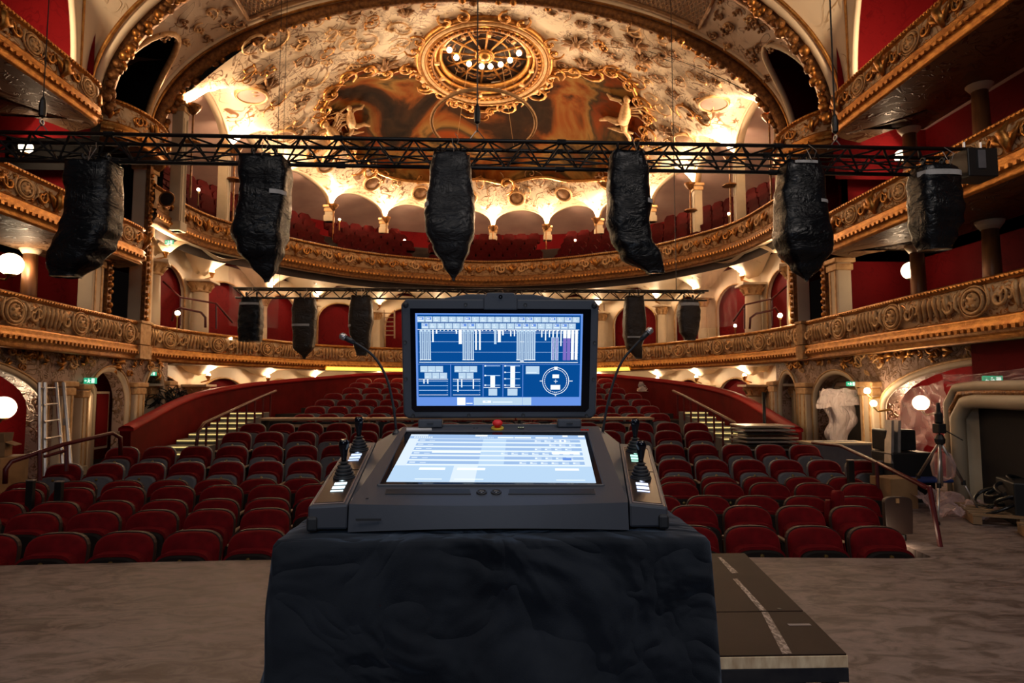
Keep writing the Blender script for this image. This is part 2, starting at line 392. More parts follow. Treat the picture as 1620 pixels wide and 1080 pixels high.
# radial lookup for the dome: boundary radius by angle
ANG = []
for k in range(NB*24+1):
    p = S2(k/24); ANG.append((math.atan2(p.y-DC[1], p.x-DC[0]), math.hypot(p.x-DC[0], p.y-DC[1]), k/24))
def bound(x, y):
    a = math.atan2(y-DC[1], x-DC[0])
    if a < -PI/2: a2 = a
    best = None
    lo = ANG  # angles run from about -154 deg (left front) over 90 to -26 deg: unwrap
    def un(v): return v if v > -PI/2-0.2 else v+2*PI
    A = un(a); prev = None
    for (b0, r0, t0), (b1, r1, t1) in zip(ANG[:-1], ANG[1:]):
        u0, u1 = un(b0), un(b1)
        if (u0-A)*(u1-A) <= 0 and abs(u0-u1) < 1:
            k = (A-u0)/(u1-u0) if u1 != u0 else 0; return r0+(r1-r0)*k, t0+(t1-t0)*k
    # front side, beyond the first/last spring: ellipse-like
    dx = abs(x-DC[0]); dy = abs(y-DC[1]); l = math.hypot(dx, dy) or 1e-6
    c, s_ = dx/l, dy/l
    return 1/math.sqrt((c/7.62)**2+(s_/24.0)**2), (0.0 if x < 0 else float(NB))
def dome_z(x, y, base_only=False):
    rb, t = bound(x, y); r = min(math.hypot(x-DC[0], y-DC[1])/rb, 1.0)
    z = ZS+3.4*(1-r**2.3)
    if base_only or r < 0.5: return z
    if y < 15.9 and t in (0.0, float(NB)): return z
    k = 2*(t-int(t))-1
    rise = 0.78+0.28*max(0, 1-min(t, NB-t)/3.0)
    arch = ZS+rise*math.sqrt(max(0, 1-k*k))+0.5*(1-r)
    d = z-arch; e = 0.12   # smooth maximum
    return arch+0.5*(d+math.sqrt(d*d+e*e*0.15)) if z > ZS else z
def ray_dome(px, py):
    x, y, z = _ray(px, py)
    Y = 15.5
    while Y < 30:
        t = Y/y; X = CX+x*t
        if CZ+z*t >= dome_z(X, Y, True): break
        Y += 0.05
    return X, Y
YA = 15.5
b = MB()
nu = NB*20; rs = [0, .08, .16, .24, .32, .40, .48, .56, .63, .69, .74, .78, .81, .84, .86, .88, .90, .915, .93, .945, .96, .972, .984, .993, 1.0]
idx = {}
for j, r in enumerate(rs):
    for i in range(nu+1):
        p = S2(i/20); x = DC[0]+(p.x-DC[0])*r; y = DC[1]+(p.y-DC[1])*r
        idx[(i, j)] = len(b.v)
        k = i/20; kk = 2*(k-int(k))-1 if i < nu else 1; 
        z = dome_z(x, y) if r < 0.9999 else ZS+(0.78+0.28*max(0, 1-min(k, NB-k)/3.0))*math.sqrt(max(0, 1-kk*kk))
        b.v.append((x, y, z))
for j in range(len(rs)-1):
    for i in range(nu):
        b.f.append((idx[(i, j)], idx[(i, j+1)], idx[(i+1, j+1)], idx[(i+1, j)])); b.mi.append(0); b.uv.append(None)
# front part up to the arch plane
pl, pr = S2(0), S2(NB)
fr = [(pl.x-0.1+(pr.x+0.1-pl.x)*i/40) for i in range(41)]
b.grid(lambda u, v: (lambda a, x, y: (x, y, dome_z(x, y, True)))(0, DC[0]+(fr[round(u*40)]-DC[0])*(0.0001+0.9999*v), DC[1]+(YA-DC[1])*(0.0001+0.9999*v)), 40, 24)
# fillers between straight front fan and the spring line
for sx, p in ((-1, pl), (1, pr)):
    b.grid(lambda u, v, p=p, sx=sx: (lambda x, y: (x, y, dome_z(x, y, True) if v < .99 else ZS))(DC[0]+(p.x+sx*0.1*(1-u)-DC[0])*v, DC[1]+(YA+(p.y-YA)*u-DC[1])*v), 4, 24)
_f = []
for f_ in b.f:   # leave the opening behind the round rosette
    cx_ = sum(b.v[i][0] for i in f_)/len(f_); cy_ = sum(b.v[i][1] for i in f_)/len(f_)
    if math.hypot(cx_-0.16, cy_-19.35) > 1.72: _f.append(f_)
b.f = _f; b.mi = [0]*len(_f); b.uv = [None]*len(_f)
ceiling = struct(b.build('ceiling', M['dome'], smooth=True))

# lunette rim mouldings, one per bay
for i in range(NB):
    pts = []
    for k in range(25):
        t = i+k/24; p = S2(t); kk = 2*k/24-1
        zz = ZS+(0.78+0.28*max(0, 1-min(t, NB-t)/3.0))*math.sqrt(max(0, 1-kk*kk))
        pts.append((p.x, p.y, zz+0.02))
    MB().tube(pts, 0.055, 6).build('rim_moulding', M['cream'], ceiling, smooth=True)
    # medallion above each lunette, facing down the slope
    p = S2(i+0.5); c = Vector((DC[0]+(p.x-DC[0])*0.865, DC[1]+(p.y-DC[1])*0.865, 0)); e = 0.05
    def sz(x, y): return dome_z(x, y)
    c.z = sz(c.x, c.y)
    dx = (sz(c.x+e, c.y)-sz(c.x-e, c.y))/(2*e); dy = (sz(c.x, c.y+e)-sz(c.x, c.y-e))/(2*e)
    nrm = Vector((dx, dy, -1)).normalized(); q = nrm.to_track_quat('Z', 'Y').to_matrix()
    rr = 0.42 if i in (0, NB-1) else 0.34
    md = MB().lathe(c+nrm*0.01, [(rr, 0.0), (rr*0.97, 0.03), (rr*0.8, 0.045), (0.01, 0.06)], 20, q).build('medallion', M['pink_plaster'] if i in (0, NB-1) else M['brown_stucco'], ceiling, smooth=True)
    MB().ring(c+nrm*0.03, rr, 0.05, 20, 6, q).build('medallion_frame', M['gold_pale'], md, smooth=True)

# stucco scrolls and rosettes on the ceiling
def spiral2(k=1.35, n=16, turns=1.3, s=1.0):
    out = []
    for i in range(n+1):
        t = i/n; a = t*turns*2*PI; r = s*(0.10+0.9*t)**k; out.append((math.cos(a)*r*0.5, math.sin(a)*r*0.5))
    return out
def on_dome(cx, cy, pts, rot, off=0.04):
    o = []
    for x, y in pts:
        X = cx+x*math.cos(rot)-y*math.sin(rot); Y = cy+x*math.sin(rot)+y*math.cos(rot); o.append((X, Y, dome_z(X, Y)-off))
    return o
paint_px = [(548, 118), (575, 105), (612, 112), (640, 104), (668, 112), (682, 138), (706, 146), (728, 163), (765, 172), (806, 163), (830, 147), (856, 140), (868, 116), (893, 106), (930, 112), (958, 106), (985, 118), (1000, 135), (1012, 158), (1027, 180), (1018, 210), (1006, 236), (985, 262), (960, 280), (900, 284), (860, 276), (800, 286), (760, 280), (700, 286), (640, 282), (596, 268), (560, 246), (546, 222), (522, 200), (512, 172), (524, 148)]
paint_xy = [ray_dome(x, y) for x, y in paint_px]
def in_poly(x, y, P):
    c = False; j = len(P)-1
    for i in range(len(P)):
        if (P[i][1] > y) != (P[j][1] > y) and x < (P[j][0]-P[i][0])*(y-P[i][1])/(P[j][1]-P[i][1])+P[i][0]: c = not c
        j = i
    return c
CH = Vector((0.16, 19.35, 11.85))
placed = []
tries = 0; cnt = 0
while cnt < 105 and tries < 6000:
    tries += 1
    x = R.uniform(-7.2, 7.6); y = R.uniform(15.7, 27.3)
    rb, t = bound(x, y); r = math.hypot(x-DC[0], y-DC[1])/rb
    if r > 0.84 or in_poly(x, y, paint_xy) or math.hypot(x-CH.x, (y-CH.y)*0.85) < 2.6: continue
    s = R.uniform(0.35, 1.05)
    if any(math.hypot(x-a, y-c) < (s+q)*0.5 for a, c, q in placed): continue
    placed.append((x, y, s)); rot = R.uniform(0, 2*PI); cnt += 1
    mm = R.choice(['brown_stucco', 'gold', 'gold_pale'])
    if cnt % 6 == 0:   # spiky rosette
        bb = MB()
        for k in range(9):
            a = rot+2*PI*k/9+R.uniform(-.2, .2); L = s*R.uniform(.35, .6)
            pts = [(x+math.cos(a)*L*q, y+math.sin(a)*L*q) for q in (0, .4, .75, 1)]
            bb.tube([(p[0], p[1], dome_z(*p)-0.05) for p in pts], [0.05, 0.07, 0.05, 0.01], 5)
        bb.sphere((x, y, dome_z(x, y)-0.03), 0.12*s+0.04, 8, 5)
        bb.build('stucco_rosette', M['brown_stucco'], ceiling, smooth=True)
    else:
        sp = spiral2(s=s, turns=R.uniform(0.9, 1.5)); m2 = R.random() < 0.5
        if m2: sp = [(-px, py) for px, py in sp]
        bb = MB(); wd = R.uniform(.011, .024)
        bb.tube(on_dome(x, y, sp, rot), [wd*(0.5+1.2*math.sin(PI*(i+1)/(len(sp)+1))) for i in range(len(sp))], 5)
        sp2 = [(-0.8*px+s*0.45, -0.8*py) for px, py in sp]
        bb.tube(on_dome(x, y, sp2, rot), [wd*(0.5+1.0*math.sin(PI*(i+1)/(len(sp)+1))) for i in range(len(sp))], 5)
        for k in range(3):
            px, py = sp[5+3*k]; X, Y, Z = on_dome(x, y, [(px*1.25, py*1.25)], rot)[0]; bb.sphere((X, Y, Z), 0.04, 6, 4)
        bb.build('stucco_scroll', M[mm], ceiling, smooth=True)
# ceiling painting: clouds, with a scrolled gilt frame
def paint_mat():
    t = NT('ceiling_painting'); v = t.coord(); n1 = t.noise(v, 0.34, 6, 0.7); n2 = t.noise(v, 1.1, 6, 1.0)
    c = t.ramp(n1, [(0.34, (0.008, 0.003, 0.001)), (0.41, (0.028, 0.009, 0.002)), (0.455, (0.19, 0.048, 0.006)), (0.50, (0.24, 0.12, 0.030)), (0.535, (0.045, 0.028, 0.010)), (0.59, (0.22, 0.038, 0.003)), (0.68, (0.012, 0.004, 0.002))])
    c = t.mix(t.math('MULTIPLY', t.ramp(n2, [(0.45, 0.0), (0.7, 1.0)]), 0.15), c, (0.13, 0.06, 0.02))
    t.l(c, t.b.inputs['Base Color']); t.set(0.8, 0, 0.05); return t.m
PC = (sum(p[0] for p in paint_xy)/len(paint_xy), sum(p[1] for p in paint_xy)/len(paint_xy))
b = MB(); K = catmull(paint_xy+[paint_xy[0]], 144)[:-1]; n = len(K)
nr = 18
for j in range(nr+1):
    for x, y, _ in K:
        X = PC[0]+(x-PC[0])*max(j/nr, .001); Y = PC[1]+(y-PC[1])*max(j/nr, .001); b.v.append((X, Y, dome_z(X, Y, True)-0.03))
for j in range(nr):
    for i in range(n):
        b.f.append((j*n+i, (j+1)*n+i, (j+1)*n+(i+1) % n, j*n+(i+1) % n)); b.mi.append(0); b.uv.append(None)
painting = b.build('ceiling_painting', paint_mat(), smooth=True)
tag(painting, 'large dark ceiling painting of orange and grey clouds in a gilt scroll frame', 'painting')
MB().tube([(x, y, dome_z(x, y, True)-0.05) for x, y, _ in K+[K[0]]], 0.07, 6).build('frame', M['gold'], painting, smooth=True)
for k in range(0, n, 3):
    x, y, _ = K[k]; a = R.uniform(0, 6.28); s = R.uniform(.5, 1.0)
    if y > 24.5 and k % 8: continue
    sp = spiral2(s=s, turns=1.2, n=12); bb = MB()
    bb.tube(on_dome(x, y, sp, a, 0.10), [0.045*(0.4+math.sin(PI*(i+1)/14)) for i in range(13)], 5)
    bb.sphere((x, y, dome_z(x, y)-0.08), 0.09, 8, 5)
    bb.build('frame_scroll', M['gold_dark'] if k % 3 else M['gold'], painting, smooth=True)
# pale stucco figure groups at both lower corners of the painting (winged, reaching forms)
def relief_figure(cx, cy, s, flip, name):
    bb = MB()
    def q(x, y): X = cx+flip*x*s; Y = cy-y*s*1.6; return (X, Y, dome_z(X, Y)-0.12)
    bb.tube([q(0, 0.1), q(.02, .35), q(.08, .6), q(.12, .75)], [.20*s, .22*s, .17*s, .08*s], 8)
    bb.sphere(q(.14, .86), .13*s, 8, 6)
    bb.tube([q(.1, .62), q(.35, .7), q(.6, .62), q(.75, .72)], [.08*s, .07*s, .06*s, .03*s], 6)
    bb.tube([q(.05, .6), q(-.2, .75), q(-.42, .68)], [.05*s, .04*s, .02*s], 6)
    bb.tube([q(0, .15), q(.2, -.05), q(.5, -.1), q(.72, -.28)], [.16*s, .13*s, .09*s, .04*s], 6)
    bb.tube([q(0, .12), q(-.12, -.15), q(-.35, -.3), q(-.5, -.52)], [.16*s, .12*s, .08*s, .04*s], 6)
    for k in range(4): bb.tube([q(-.02, .55-.06*k), q(-.35, .95-.14*k), q(-.7, 1.02-.2*k)], [.03*s, .06*s, .01*s], 5, flat=.6)
    bb.tube([q(-.4, -.1), q(0, -.25), q(.4, -.4)], [.03*s, .09*s, .02*s], 6)
    return bb.build(name, M['gold_pale'], ceiling, smooth=True)
for px, py, s, fl in ((535, 222, 0.95, -1), (558, 195, 0.75, 1), (985, 190, 1.0, -1)):
    X, Y = ray_dome(px, py); relief_figure(X, Y, s, fl, 'stucco_figure')

# ------------------------------------------------------------------ the two arches in front of the dome and the band between them
def arch_in(t): return Vector((8.0*-math.cos(t), YA, 7.75+3.9*math.sin(t)))
def arch_out(t): return Vector((7.75*-math.cos(t), 12.8, 7.3+4.35*math.sin(t)))
def band(u, v):
    t = PI*u; a, c = arch_out(t), arch_in(t); p = a.lerp(c, v); return tuple(p)
def band_keep(u, v):
    p = Vector(band(u, v)); return not (p.z < 9.55-6*(abs(p.y-14.1)/2.1)**4 and abs(p.y-14.1) < 0.95 and p.z < 7.6+1.95*math.sqrt(max(0, 1-((p.y-14.1)/0.95)**2)))
b = MB().grid(band, 260, 40, keep=band_keep); struct(b.build('ceiling_band', M['vault'], smooth=True))
# lattice panels on the band
def lattice(t0, t1, name):
    bb = MB(); n = 26; out = []
    for k in range(n+1):
        for sgn in (1, -1):
            pts = []
            for q in range(7):
                v = 0.30+0.42*q/6; tt = t0+(t1-t0)*(k/n)+sgn*0.012*(q-3)
                if t0 <= tt <= t1: p = arch_out(tt).lerp(arch_in(tt), v); pts.append((p.x*0.996, p.y, p.z-0.02))
            if len(pts) > 1: bb.tube(pts, 0.012, 4, False)
    for v in (0.27, 0.75):
        pts = []
        for q in range(31):
            tt = t0+(t1-t0)*q/30; p = arch_out(tt).lerp(arch_in(tt), v); pts.append((p.x*0.995, p.y, p.z-0.03))
        bb.tube(pts, 0.05, 6)
    for tt in (t0, t1):
        pts = [arch_out(tt).lerp(arch_in(tt), v) for v in (.27, .4, .6, .75)]; bb.tube([(p.x*.995, p.y, p.z-.03) for p in pts], .05, 6)
    return struct(bb.build(name, M['brown_stucco'], smooth=True))
lattice(PI*0.255, PI*0.40, 'trim_1'); lattice(PI*0.60, PI*0.745, 'trim_2')
band_o = bpy.data.objects['ceiling_band']
for k in range(64):
    side = R.choice((-1, 1)); u = R.uniform(.10, .47); u = u if side < 0 else 1-u; v = R.uniform(.25, .8); sr = R.uniform(.25, .55)
    if .25 < (u if u < .5 else 1-u) < .41 and R.random() < .8: continue
    c0 = Vector(band(u, v))
    if c0.z < 9.9 and abs(c0.y-14.1) < 1.3 and c0.z < 9.9 and c0.z > 7.5 and not band_keep(u, v): continue
    sp = spiral2(s=sr, turns=1.2, n=12); aa = R.uniform(0, 6.28); pts = []
    for x, y in sp:
        X = x*math.cos(aa)-y*math.sin(aa); Y = x*math.sin(aa)+y*math.cos(aa); p = Vector(band(u+X/24, v+Y/2.7)); pts.append((p.x*.995, p.y, p.z-.02))
    bb = MB().tube(pts, [.022*(.4+math.sin(PI*(i+1)/14)) for i in range(13)], 5)
    for q in (3, 6, 9): bb.sphere((pts[q][0]*.995, pts[q][1]+.06, pts[q][2]), .04, 6, 4)
    bb.build('stucco_scroll', M['brown_stucco' if k % 3 else 'gold_pale'], band_o, smooth=True)
def archtrim(fn, r, dy, dz, mat, name, sc_=1.0):
    pts = [fn(PI*k/80) for k in range(81)]
    pts = [(p.x*sc_, p.y+dy, p.z+dz) for p in pts]
    return MB().tube(pts, r, 8).build(name, mat, smooth=True)
struct(archtrim(arch_in, 0.16, -0.05, -0.05, M['gold_dark'], 'trim_3', 0.99)); struct(archtrim(arch_in, 0.07, -0.42, 0.02, M['cream'], 'trim_4', 0.992)); struct(archtrim(arch_in, 0.035, -0.28, 0.0, M['gold'], 'trim_5', 0.99))
t6 = struct(archtrim(arch_out, 0.19, 0.1, -0.03, M['gold_dark'], 'trim_6', 0.99)); struct(archtrim(arch_out, 0.09, -0.2, -0.02, M['cream'], 'trim_7', 0.985)); struct(archtrim(arch_out, 0.04, -0.36, 0.02, M['gold'], 'trim_8', 0.985))
t3 = bpy.data.objects['trim_3']
bud = MB().sphere((0, 0, 0), 0.085, 6, 4).mesh('leaf_bud', M['gold'], True); bud2 = MB().sphere((0, 0, 0), 0.085, 6, 4).mesh('leaf_bud', M['gold_dark'], True)
for k in range(150):
    t = PI*(k+.5)/150
    for fn, par, q in ((arch_in, t3, 0.968), (arch_out, t6, 0.965)):
        if q == .968 and k % 2: continue
        p = fn(t+R.uniform(-.004, .004)); o = put('leaf_bud', bud if R.random() < .5 else bud2, par)
        o.location = (p.x*q, p.y+R.uniform(-.09, .12), p.z-0.12*math.sin(t)+R.uniform(-.05, .03)); o.scale = [R.uniform(.8, 1.5)]*3
# openings behind the band, with dark and red recesses
for sx in (-1, 1):
    bb = MB(); arcpts = []
    for k in range(25):
        a = PI*k/24; y = 14.1-0.97*math.cos(a); z = 7.62+1.98*math.sin(a)
        vv = (y-12.8)/2.7; tt = math.asin(min(1, max(0, (z-(7.3+.45*vv))/(4.35-.45*vv)))); xx = (7.75+.25*vv)*math.cos(tt)
        arcpts.append((sx*(xx-0.01), y, z))
    bb.tube(arcpts, 0.07, 6); struct(bb.build('trim_9' if sx < 0 else 'trim_10', M['gold_pale'] if sx < 0 else M['cream'], smooth=True))
    bb = MB(); bb.quad((sx*9.3, 12.6, 6), (sx*9.3, 15.7, 6), (sx*9.3, 15.7, 10.5), (sx*9.3, 12.6, 10.5))
    bb.quad((sx*7.6, 12.75, 6), (sx*9.3, 12.75, 6), (sx*9.3, 12.75, 10.5), (sx*7.4, 12.75, 10.5)); bb.quad((sx*7.75, 15.6, 6), (sx*9.3, 15.6, 6), (sx*9.3, 15.6, 10.6), (sx*7.75, 15.6, 8.4)).quad((sx*7.75, 15.6, 8.4), (sx*9.3, 15.6, 10.6), (sx*6.6, 15.6, 10.6), (sx*7.2, 15.6, 9.6))
    bb.quad((sx*7.0, 12.75, 9.9), (sx*9.3, 12.75, 9.9), (sx*9.3, 15.6, 9.9), (sx*7.3, 15.6, 9.9)).quad((sx*7.7, 12.75, 7.0), (sx*9.3, 12.75, 7.0), (sx*9.3, 15.6, 7.0), (sx*7.7, 15.6, 7.0))
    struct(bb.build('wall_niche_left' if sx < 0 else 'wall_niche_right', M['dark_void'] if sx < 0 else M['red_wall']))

# vault in front of the outer arch with a lunette over the upper boxes
def front_vault(sx):
    def fn(u, v):
        a = arch_out(PI/2*u); a.x = -sx*abs(a.x)*-1 if sx > 0 else -abs(a.x); ph = PI/2*u
        wv = Vector((sx*7.55, 7.3+4.55*math.cos(ph), 7.55+5.2*math.sin(ph)))
        a.x = sx*abs(a.x); return tuple(a.lerp(wv, v))
    o = MB().grid(fn, 30, 14).build('ceiling_front_left' if sx < 0 else 'ceiling_front_right', M['vault_pale'], smooth=True); struct(o)
    for v, r, m in ((1.0, .06, 'cream'), (0.72, .03, 'gold')):
        MB().tube([fn(k/30, v) for k in range(31)], r, 6).build('rib_moulding', M[m], o, smooth=True)
    bb = MB(); bb.quad((sx*9.6, 3, 6.2), (sx*9.6, 12.4, 6.2), (sx*9.6, 12.4, 13), (sx*9.6, 3, 13)); bb.quad((sx*7.5, 12.35, 6.5), (sx*9.6, 12.35, 6.5), (sx*9.6, 12.35, 13), (sx*7.5, 12.35, 9))
    struct(bb.build('wall_upper_left' if sx < 0 else 'wall_upper_right', M['red_wall']))
front_vault(-1); front_vault(1)

# ------------------------------------------------------------------ upper gallery behind the dome springing
W2P = [(-9.4, 15.0), (-11.2, 17.5), (-11.6, 21.0), (-10.2, 25.5), (-7.0, 29.3), (-3.2, 31.0), (0.45, 31.4), (4.2, 31.0), (7.8, 29.2), (10.7, 25.3), (11.8, 21.0), (11.4, 17.5), (9.6, 15.0)]
W2 = catmull(W2P, 130)
b = MB().sweep(W2, [(0, 5.4), (0, 9.95)]); struct(b.build('wall_gallery', M['red_wall']))
NS2 = [tuple(S2(NB*k/130)) for k in range(131)]
b = MB()
for k in range(131):
    s, w_ = NS2[k], W2[k]; b.v += [(s[0], s[1], 9.88), ((s[0]+w_[0])/2, (s[1]+w_[1])/2, 9.8), (w_[0], w_[1], 9.35 if 20 < k < 110 else 9.2)]
for k in range(130):
    for q in range(2): b.f.append((k*3+q, k*3+q+1, (k+1)*3+q+1, (k+1)*3+q)); b.mi.append(0); b.uv.append(None)
struct(b.build('ceiling_gallery', M['pink_plaster'], smooth=True))
# wall strip above the arches
b = MB()
for k in range(NB*20+1):
    t = k/20; p = S2(t); kk = 2*(t-int(t))-1 if k < NB*20 else 1
    zz = ZS+(0.78+0.28*max(0, 1-min(t, NB-t)/3.0))*math.sqrt(max(0, 1-kk*kk)); d = Vector((p.x-DC[0], p.y-DC[1], 0)).normalized()*0.25
    b.v += [(p.x, p.y, zz), (p.x+d.x, p.y+d.y, zz), (p.x+d.x, p.y+d.y, 9.95)]
for k in range(NB*20):
    for q in range(2): b.f.append((k*3+q, k*3+q+1, (k+1)*3+q+1, (k+1)*3+q)); b.mi.append(0); b.uv.append(None)
struct(b.build('wall_arcade', M['cream'], smooth=True))
# stepped gallery floor
def GF(k, v): a, c = P2[k], W2[k]; return (a[0]+(c[0]-a[0])*v, a[1]+(c[1]-a[1])*v)
GROWS = [(0.10+0.085*i, 6.48+0.40*i) for i in range(6)]      # (v, seat-top Z)
b = MB()
for i, (v, zt) in enumerate(GROWS):
    v0, v1 = (v-0.06, v+0.025)
    if i == 5: v1 = 1.0
    for k in range(130):
        a, c = GF(k, v0), GF(k+1, v0); d, e = GF(k+1, v1), GF(k, v1); z = zt-0.85
        b.quad((*a, z), (*c, z), (*d, z), (*e, z)); b.quad((*a, z-.4), (*c, z-.4), (*c, z), (*a, z))
struct(b.build('floor_gallery', M['floor_dark']))

# ------------------------------------------------------------------ balcony fronts
def scroll_mesh(s, mat, n=12, turns=1.15, w=0.022):
    bb = MB(); sp = spiral2(s=s, turns=turns, n=n)
    bb.tube([(x, -0.02-w*0.5, y) for x, y in sp], [w*(0.5+math.sin(PI*(i+1)/(n+2))) for i in range(n+1)], 5)
    bb.tube([(-x+s*0.5, -0.02, -y) for x, y in sp[::-1]], [w*(0.4+0.8*math.sin(PI*(i+1)/(n+2))) for i in range(n+1)], 5)
    return bb.mesh('scroll_relief', mat, True)
def flute_mesh(h, w, mat, lean=0.0):
    bb = MB(); bb.tube([(lean*-h/2, 0, -h/2), (lean*-h/4, -.02, -h/4), (0, -.03, 0), (lean*h/4, -.035, h/4), (lean*h/2, -.03, h/2)], [w*.35, w*.6, w*.8, w, w*.5], 6)
    return bb.mesh('flute', mat, True)
def cartouche_mesh(s, mat):
    bb = MB(); ax = Matrix.Rotation(PI/2, 3, 'X')
    bb.ring((0, -.03, 0), s*.42, s*.06, 18, 5, ax, ry=s*.36); bb.ring((0, -.02, 0), s*.58, s*.035, 18, 4, ax, ry=s*.46)
    bb.lathe((0, -.02, 0), [(s*.30, 0), (s*.26, .03), (.01, .05)], 12, ax)
    for k in range(5):
        a = 2*PI*k/5+.3; bb.sphere((math.cos(a)*s*.2, -.07, math.sin(a)*s*.18), s*.06, 6, 4)
    for sx in (-1, 1):
        bb.tube([(sx*s*.5, -.03, -s*.35), (sx*s*.7, -.05, -s*.1), (sx*s*.66, -.05, s*.2), (sx*s*.5, -.03, s*.42)], [.01, s*.05, s*.05, .01], 5)
    return bb.mesh('cartouche', mat, True)
def place_on(path, s, z, me, par, off=0.1, sc_=1.0, mirror=False, tilt=0.0):
    p, a = along(path, s); o = put(me.name.split('.')[0], me, par)
    o.location = (p.x+math.sin(a)*off-par.location.x, p.y-math.cos(a)*off-par.location.y, z-par.location.z)
    o.rotation_euler = (0, tilt, a); o.scale = ((-sc_ if mirror else sc_), sc_, sc_); return o
MS = {k: None for k in ()}
m_scroll = scroll_mesh(0.34, M['gold_pale']); m_scroll_g = scroll_mesh(0.30, M['gold']); m_flute = flute_mesh(0.34, 0.05, M['gold_pale'], 0.15)
m_flute_s = flute_mesh(0.36, 0.045, M['gold_pale'], 0.0); m_cart = cartouche_mesh(0.46, M['gold_pale']); m_boss = MB().sphere((0, 0, 0), .05, 6, 4).mesh('boss', M['gold'], True)
m_leaf = (lambda bb: (bb.tube([(0, 0, -.14), (.03, -.05, -.04), (-.02, -.07, .06), (.04, -.03, .16)], [.02, .06, .05, .008], 5), bb.tube([(0, 0, -.1), (.12, -.05, 0), (.17, -.03, .1)], [.02, .04, .006], 5), bb.tube([(0, 0, -.1), (-.11, -.05, .0), (-.17, -.03, .09)], [.02, .04, .006], 5), bb.mesh('acanthus_leaf', M['gold'], True))[-1])(MB())

def balcony(name, label, path, zr, h, front_mat, base, soff=0.9, soffm='soffit', cornice='gold', rail='gold', step=0.3, loc=None):
    t = thing(name, label, 'balcony', loc or (path[0][0], path[0][1], zr-h))
    MB().sweep(path, [(-.16, zr-.05), (-.14, zr), (.09, zr+.01), (.13, zr-.03), (.09, zr-.07), (.05, zr-.08)]).build('rail', M[rail], t, True)
    pz = zr-.08; pb = zr-h*0.60
    MB().sweep(path, [(.05, pz), (.085, pz-.03), (.10, (pz+pb)/2), (.07, pb+.04), (.04, pb)]).build('front_panel', M[front_mat], t, True)
    MB().sweep(path, [(.04, pb), (.12, pb-.01), (.15, pb-.05), (.12, pb-.09), (.16, pb-.13), (.13, pb-h*.26), (.07, pb-h*.32), (.10, zr-h+.03), (.04, zr-h)]).build('cornice', M[cornice], t, True)
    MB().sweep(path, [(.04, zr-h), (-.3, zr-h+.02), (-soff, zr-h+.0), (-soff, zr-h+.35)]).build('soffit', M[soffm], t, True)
    MB().sweep(path, [(-.16, zr-.05), (-.16, zr-h+.1)]).build('inner_face', M['red_paint'], t)
    L = plen(path); n = 0
    # dentil beads joined into one part
    bb = MB(); k = 0.0
    while k < L:
        p, a = along(path, k); bb.box((p.x+math.sin(a)*.155, p.y-math.cos(a)*.155, pb-.18), (.06, .05, .055), a); k += 0.13
    o = bb.build('bead_row', M['gold'], t); o['kind'] = 'stuff'
    bb = MB(); k = 0.0
    while k < L:
        p, a = along(path, k); bb.box((p.x+math.sin(a)*.12, p.y-math.cos(a)*.12, zr-.035), (.03, .03, .03), a); k += 0.08
    o = bb.build('rail_bead_row', M['gold'], t); o['kind'] = 'stuff'
    return t, (pz+pb)/2, L
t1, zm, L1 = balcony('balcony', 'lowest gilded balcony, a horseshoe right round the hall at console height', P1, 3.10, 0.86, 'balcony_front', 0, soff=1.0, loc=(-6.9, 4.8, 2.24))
s = 1.4; cnt = 0
while s < L1-1.4 and cnt < 27:
    place_on(P1, s, zm, m_cart, t1, .10)
    for sg in (-1, 1): place_on(P1, s+sg*.46, zm, m_scroll, t1, .10, 1.0, sg < 0)
    for q in range(6): place_on(P1, s+.74+.125*q, zm, m_flute if cnt % 2 else m_flute_s, t1, .09, 1.0, q > 2)
    s += 1.9; cnt += 1
# pedestals where the front steps
bb = None
for px in (172, 265, 1310, 1233):
    q = atZ(px, 510, 3.1); best = min(range(len(P1)), key=lambda i: (P1[i][0]-q.x)**2+(P1[i][1]-q.y)**2)
    p0, p1 = P1[best-1], P1[best+1]; a = math.atan2(p1[1]-p0[1], p1[0]-p0[0]); x, y = P1[best][0]+math.sin(a)*.08, P1[best][1]-math.cos(a)*.08
    bb = MB().box((x, y, 2.84), (.30, .2, .5), a).box((x, y, 3.09), (.36, .26, .06), a).box((x, y, 2.42), (.34, .24, .3), a)
    bb.build('pedestal', M['gold_pale'], t1, bevel=.01)
# yellow LED strip under the rear cornice, widened to imitate its glow there
k0, k1 = [min(range(len(P1)), key=lambda i: (P1[i][0]-q[0])**2+(P1[i][1]-q[1])**2) for q in ((-5.2, 21.8), (5.1, 21.8))]
led = MB().sweep(P1[k0:k1+1], [(.06, 2.25), (.15, 2.36), (.165, 2.36), (.075, 2.24)], True).build('led_strip', E_LED, t1)

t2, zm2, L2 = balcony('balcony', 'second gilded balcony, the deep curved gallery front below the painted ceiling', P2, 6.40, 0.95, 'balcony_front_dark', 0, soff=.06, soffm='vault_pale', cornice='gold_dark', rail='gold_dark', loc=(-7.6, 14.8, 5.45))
s = .9; cnt = 0
while s < L2-.8:
    for sg in (-1, 1): place_on(P2, s+sg*.36, zm2, m_scroll_g if cnt % 2 else m_scroll, t2, .10, 1.15, sg < 0)
    place_on(P2, s, zm2, m_leaf, t2, .1, 1.2); place_on(P2, s+.8, zm2, m_leaf, t2, .1, .9)
    s += 1.65; cnt += 1
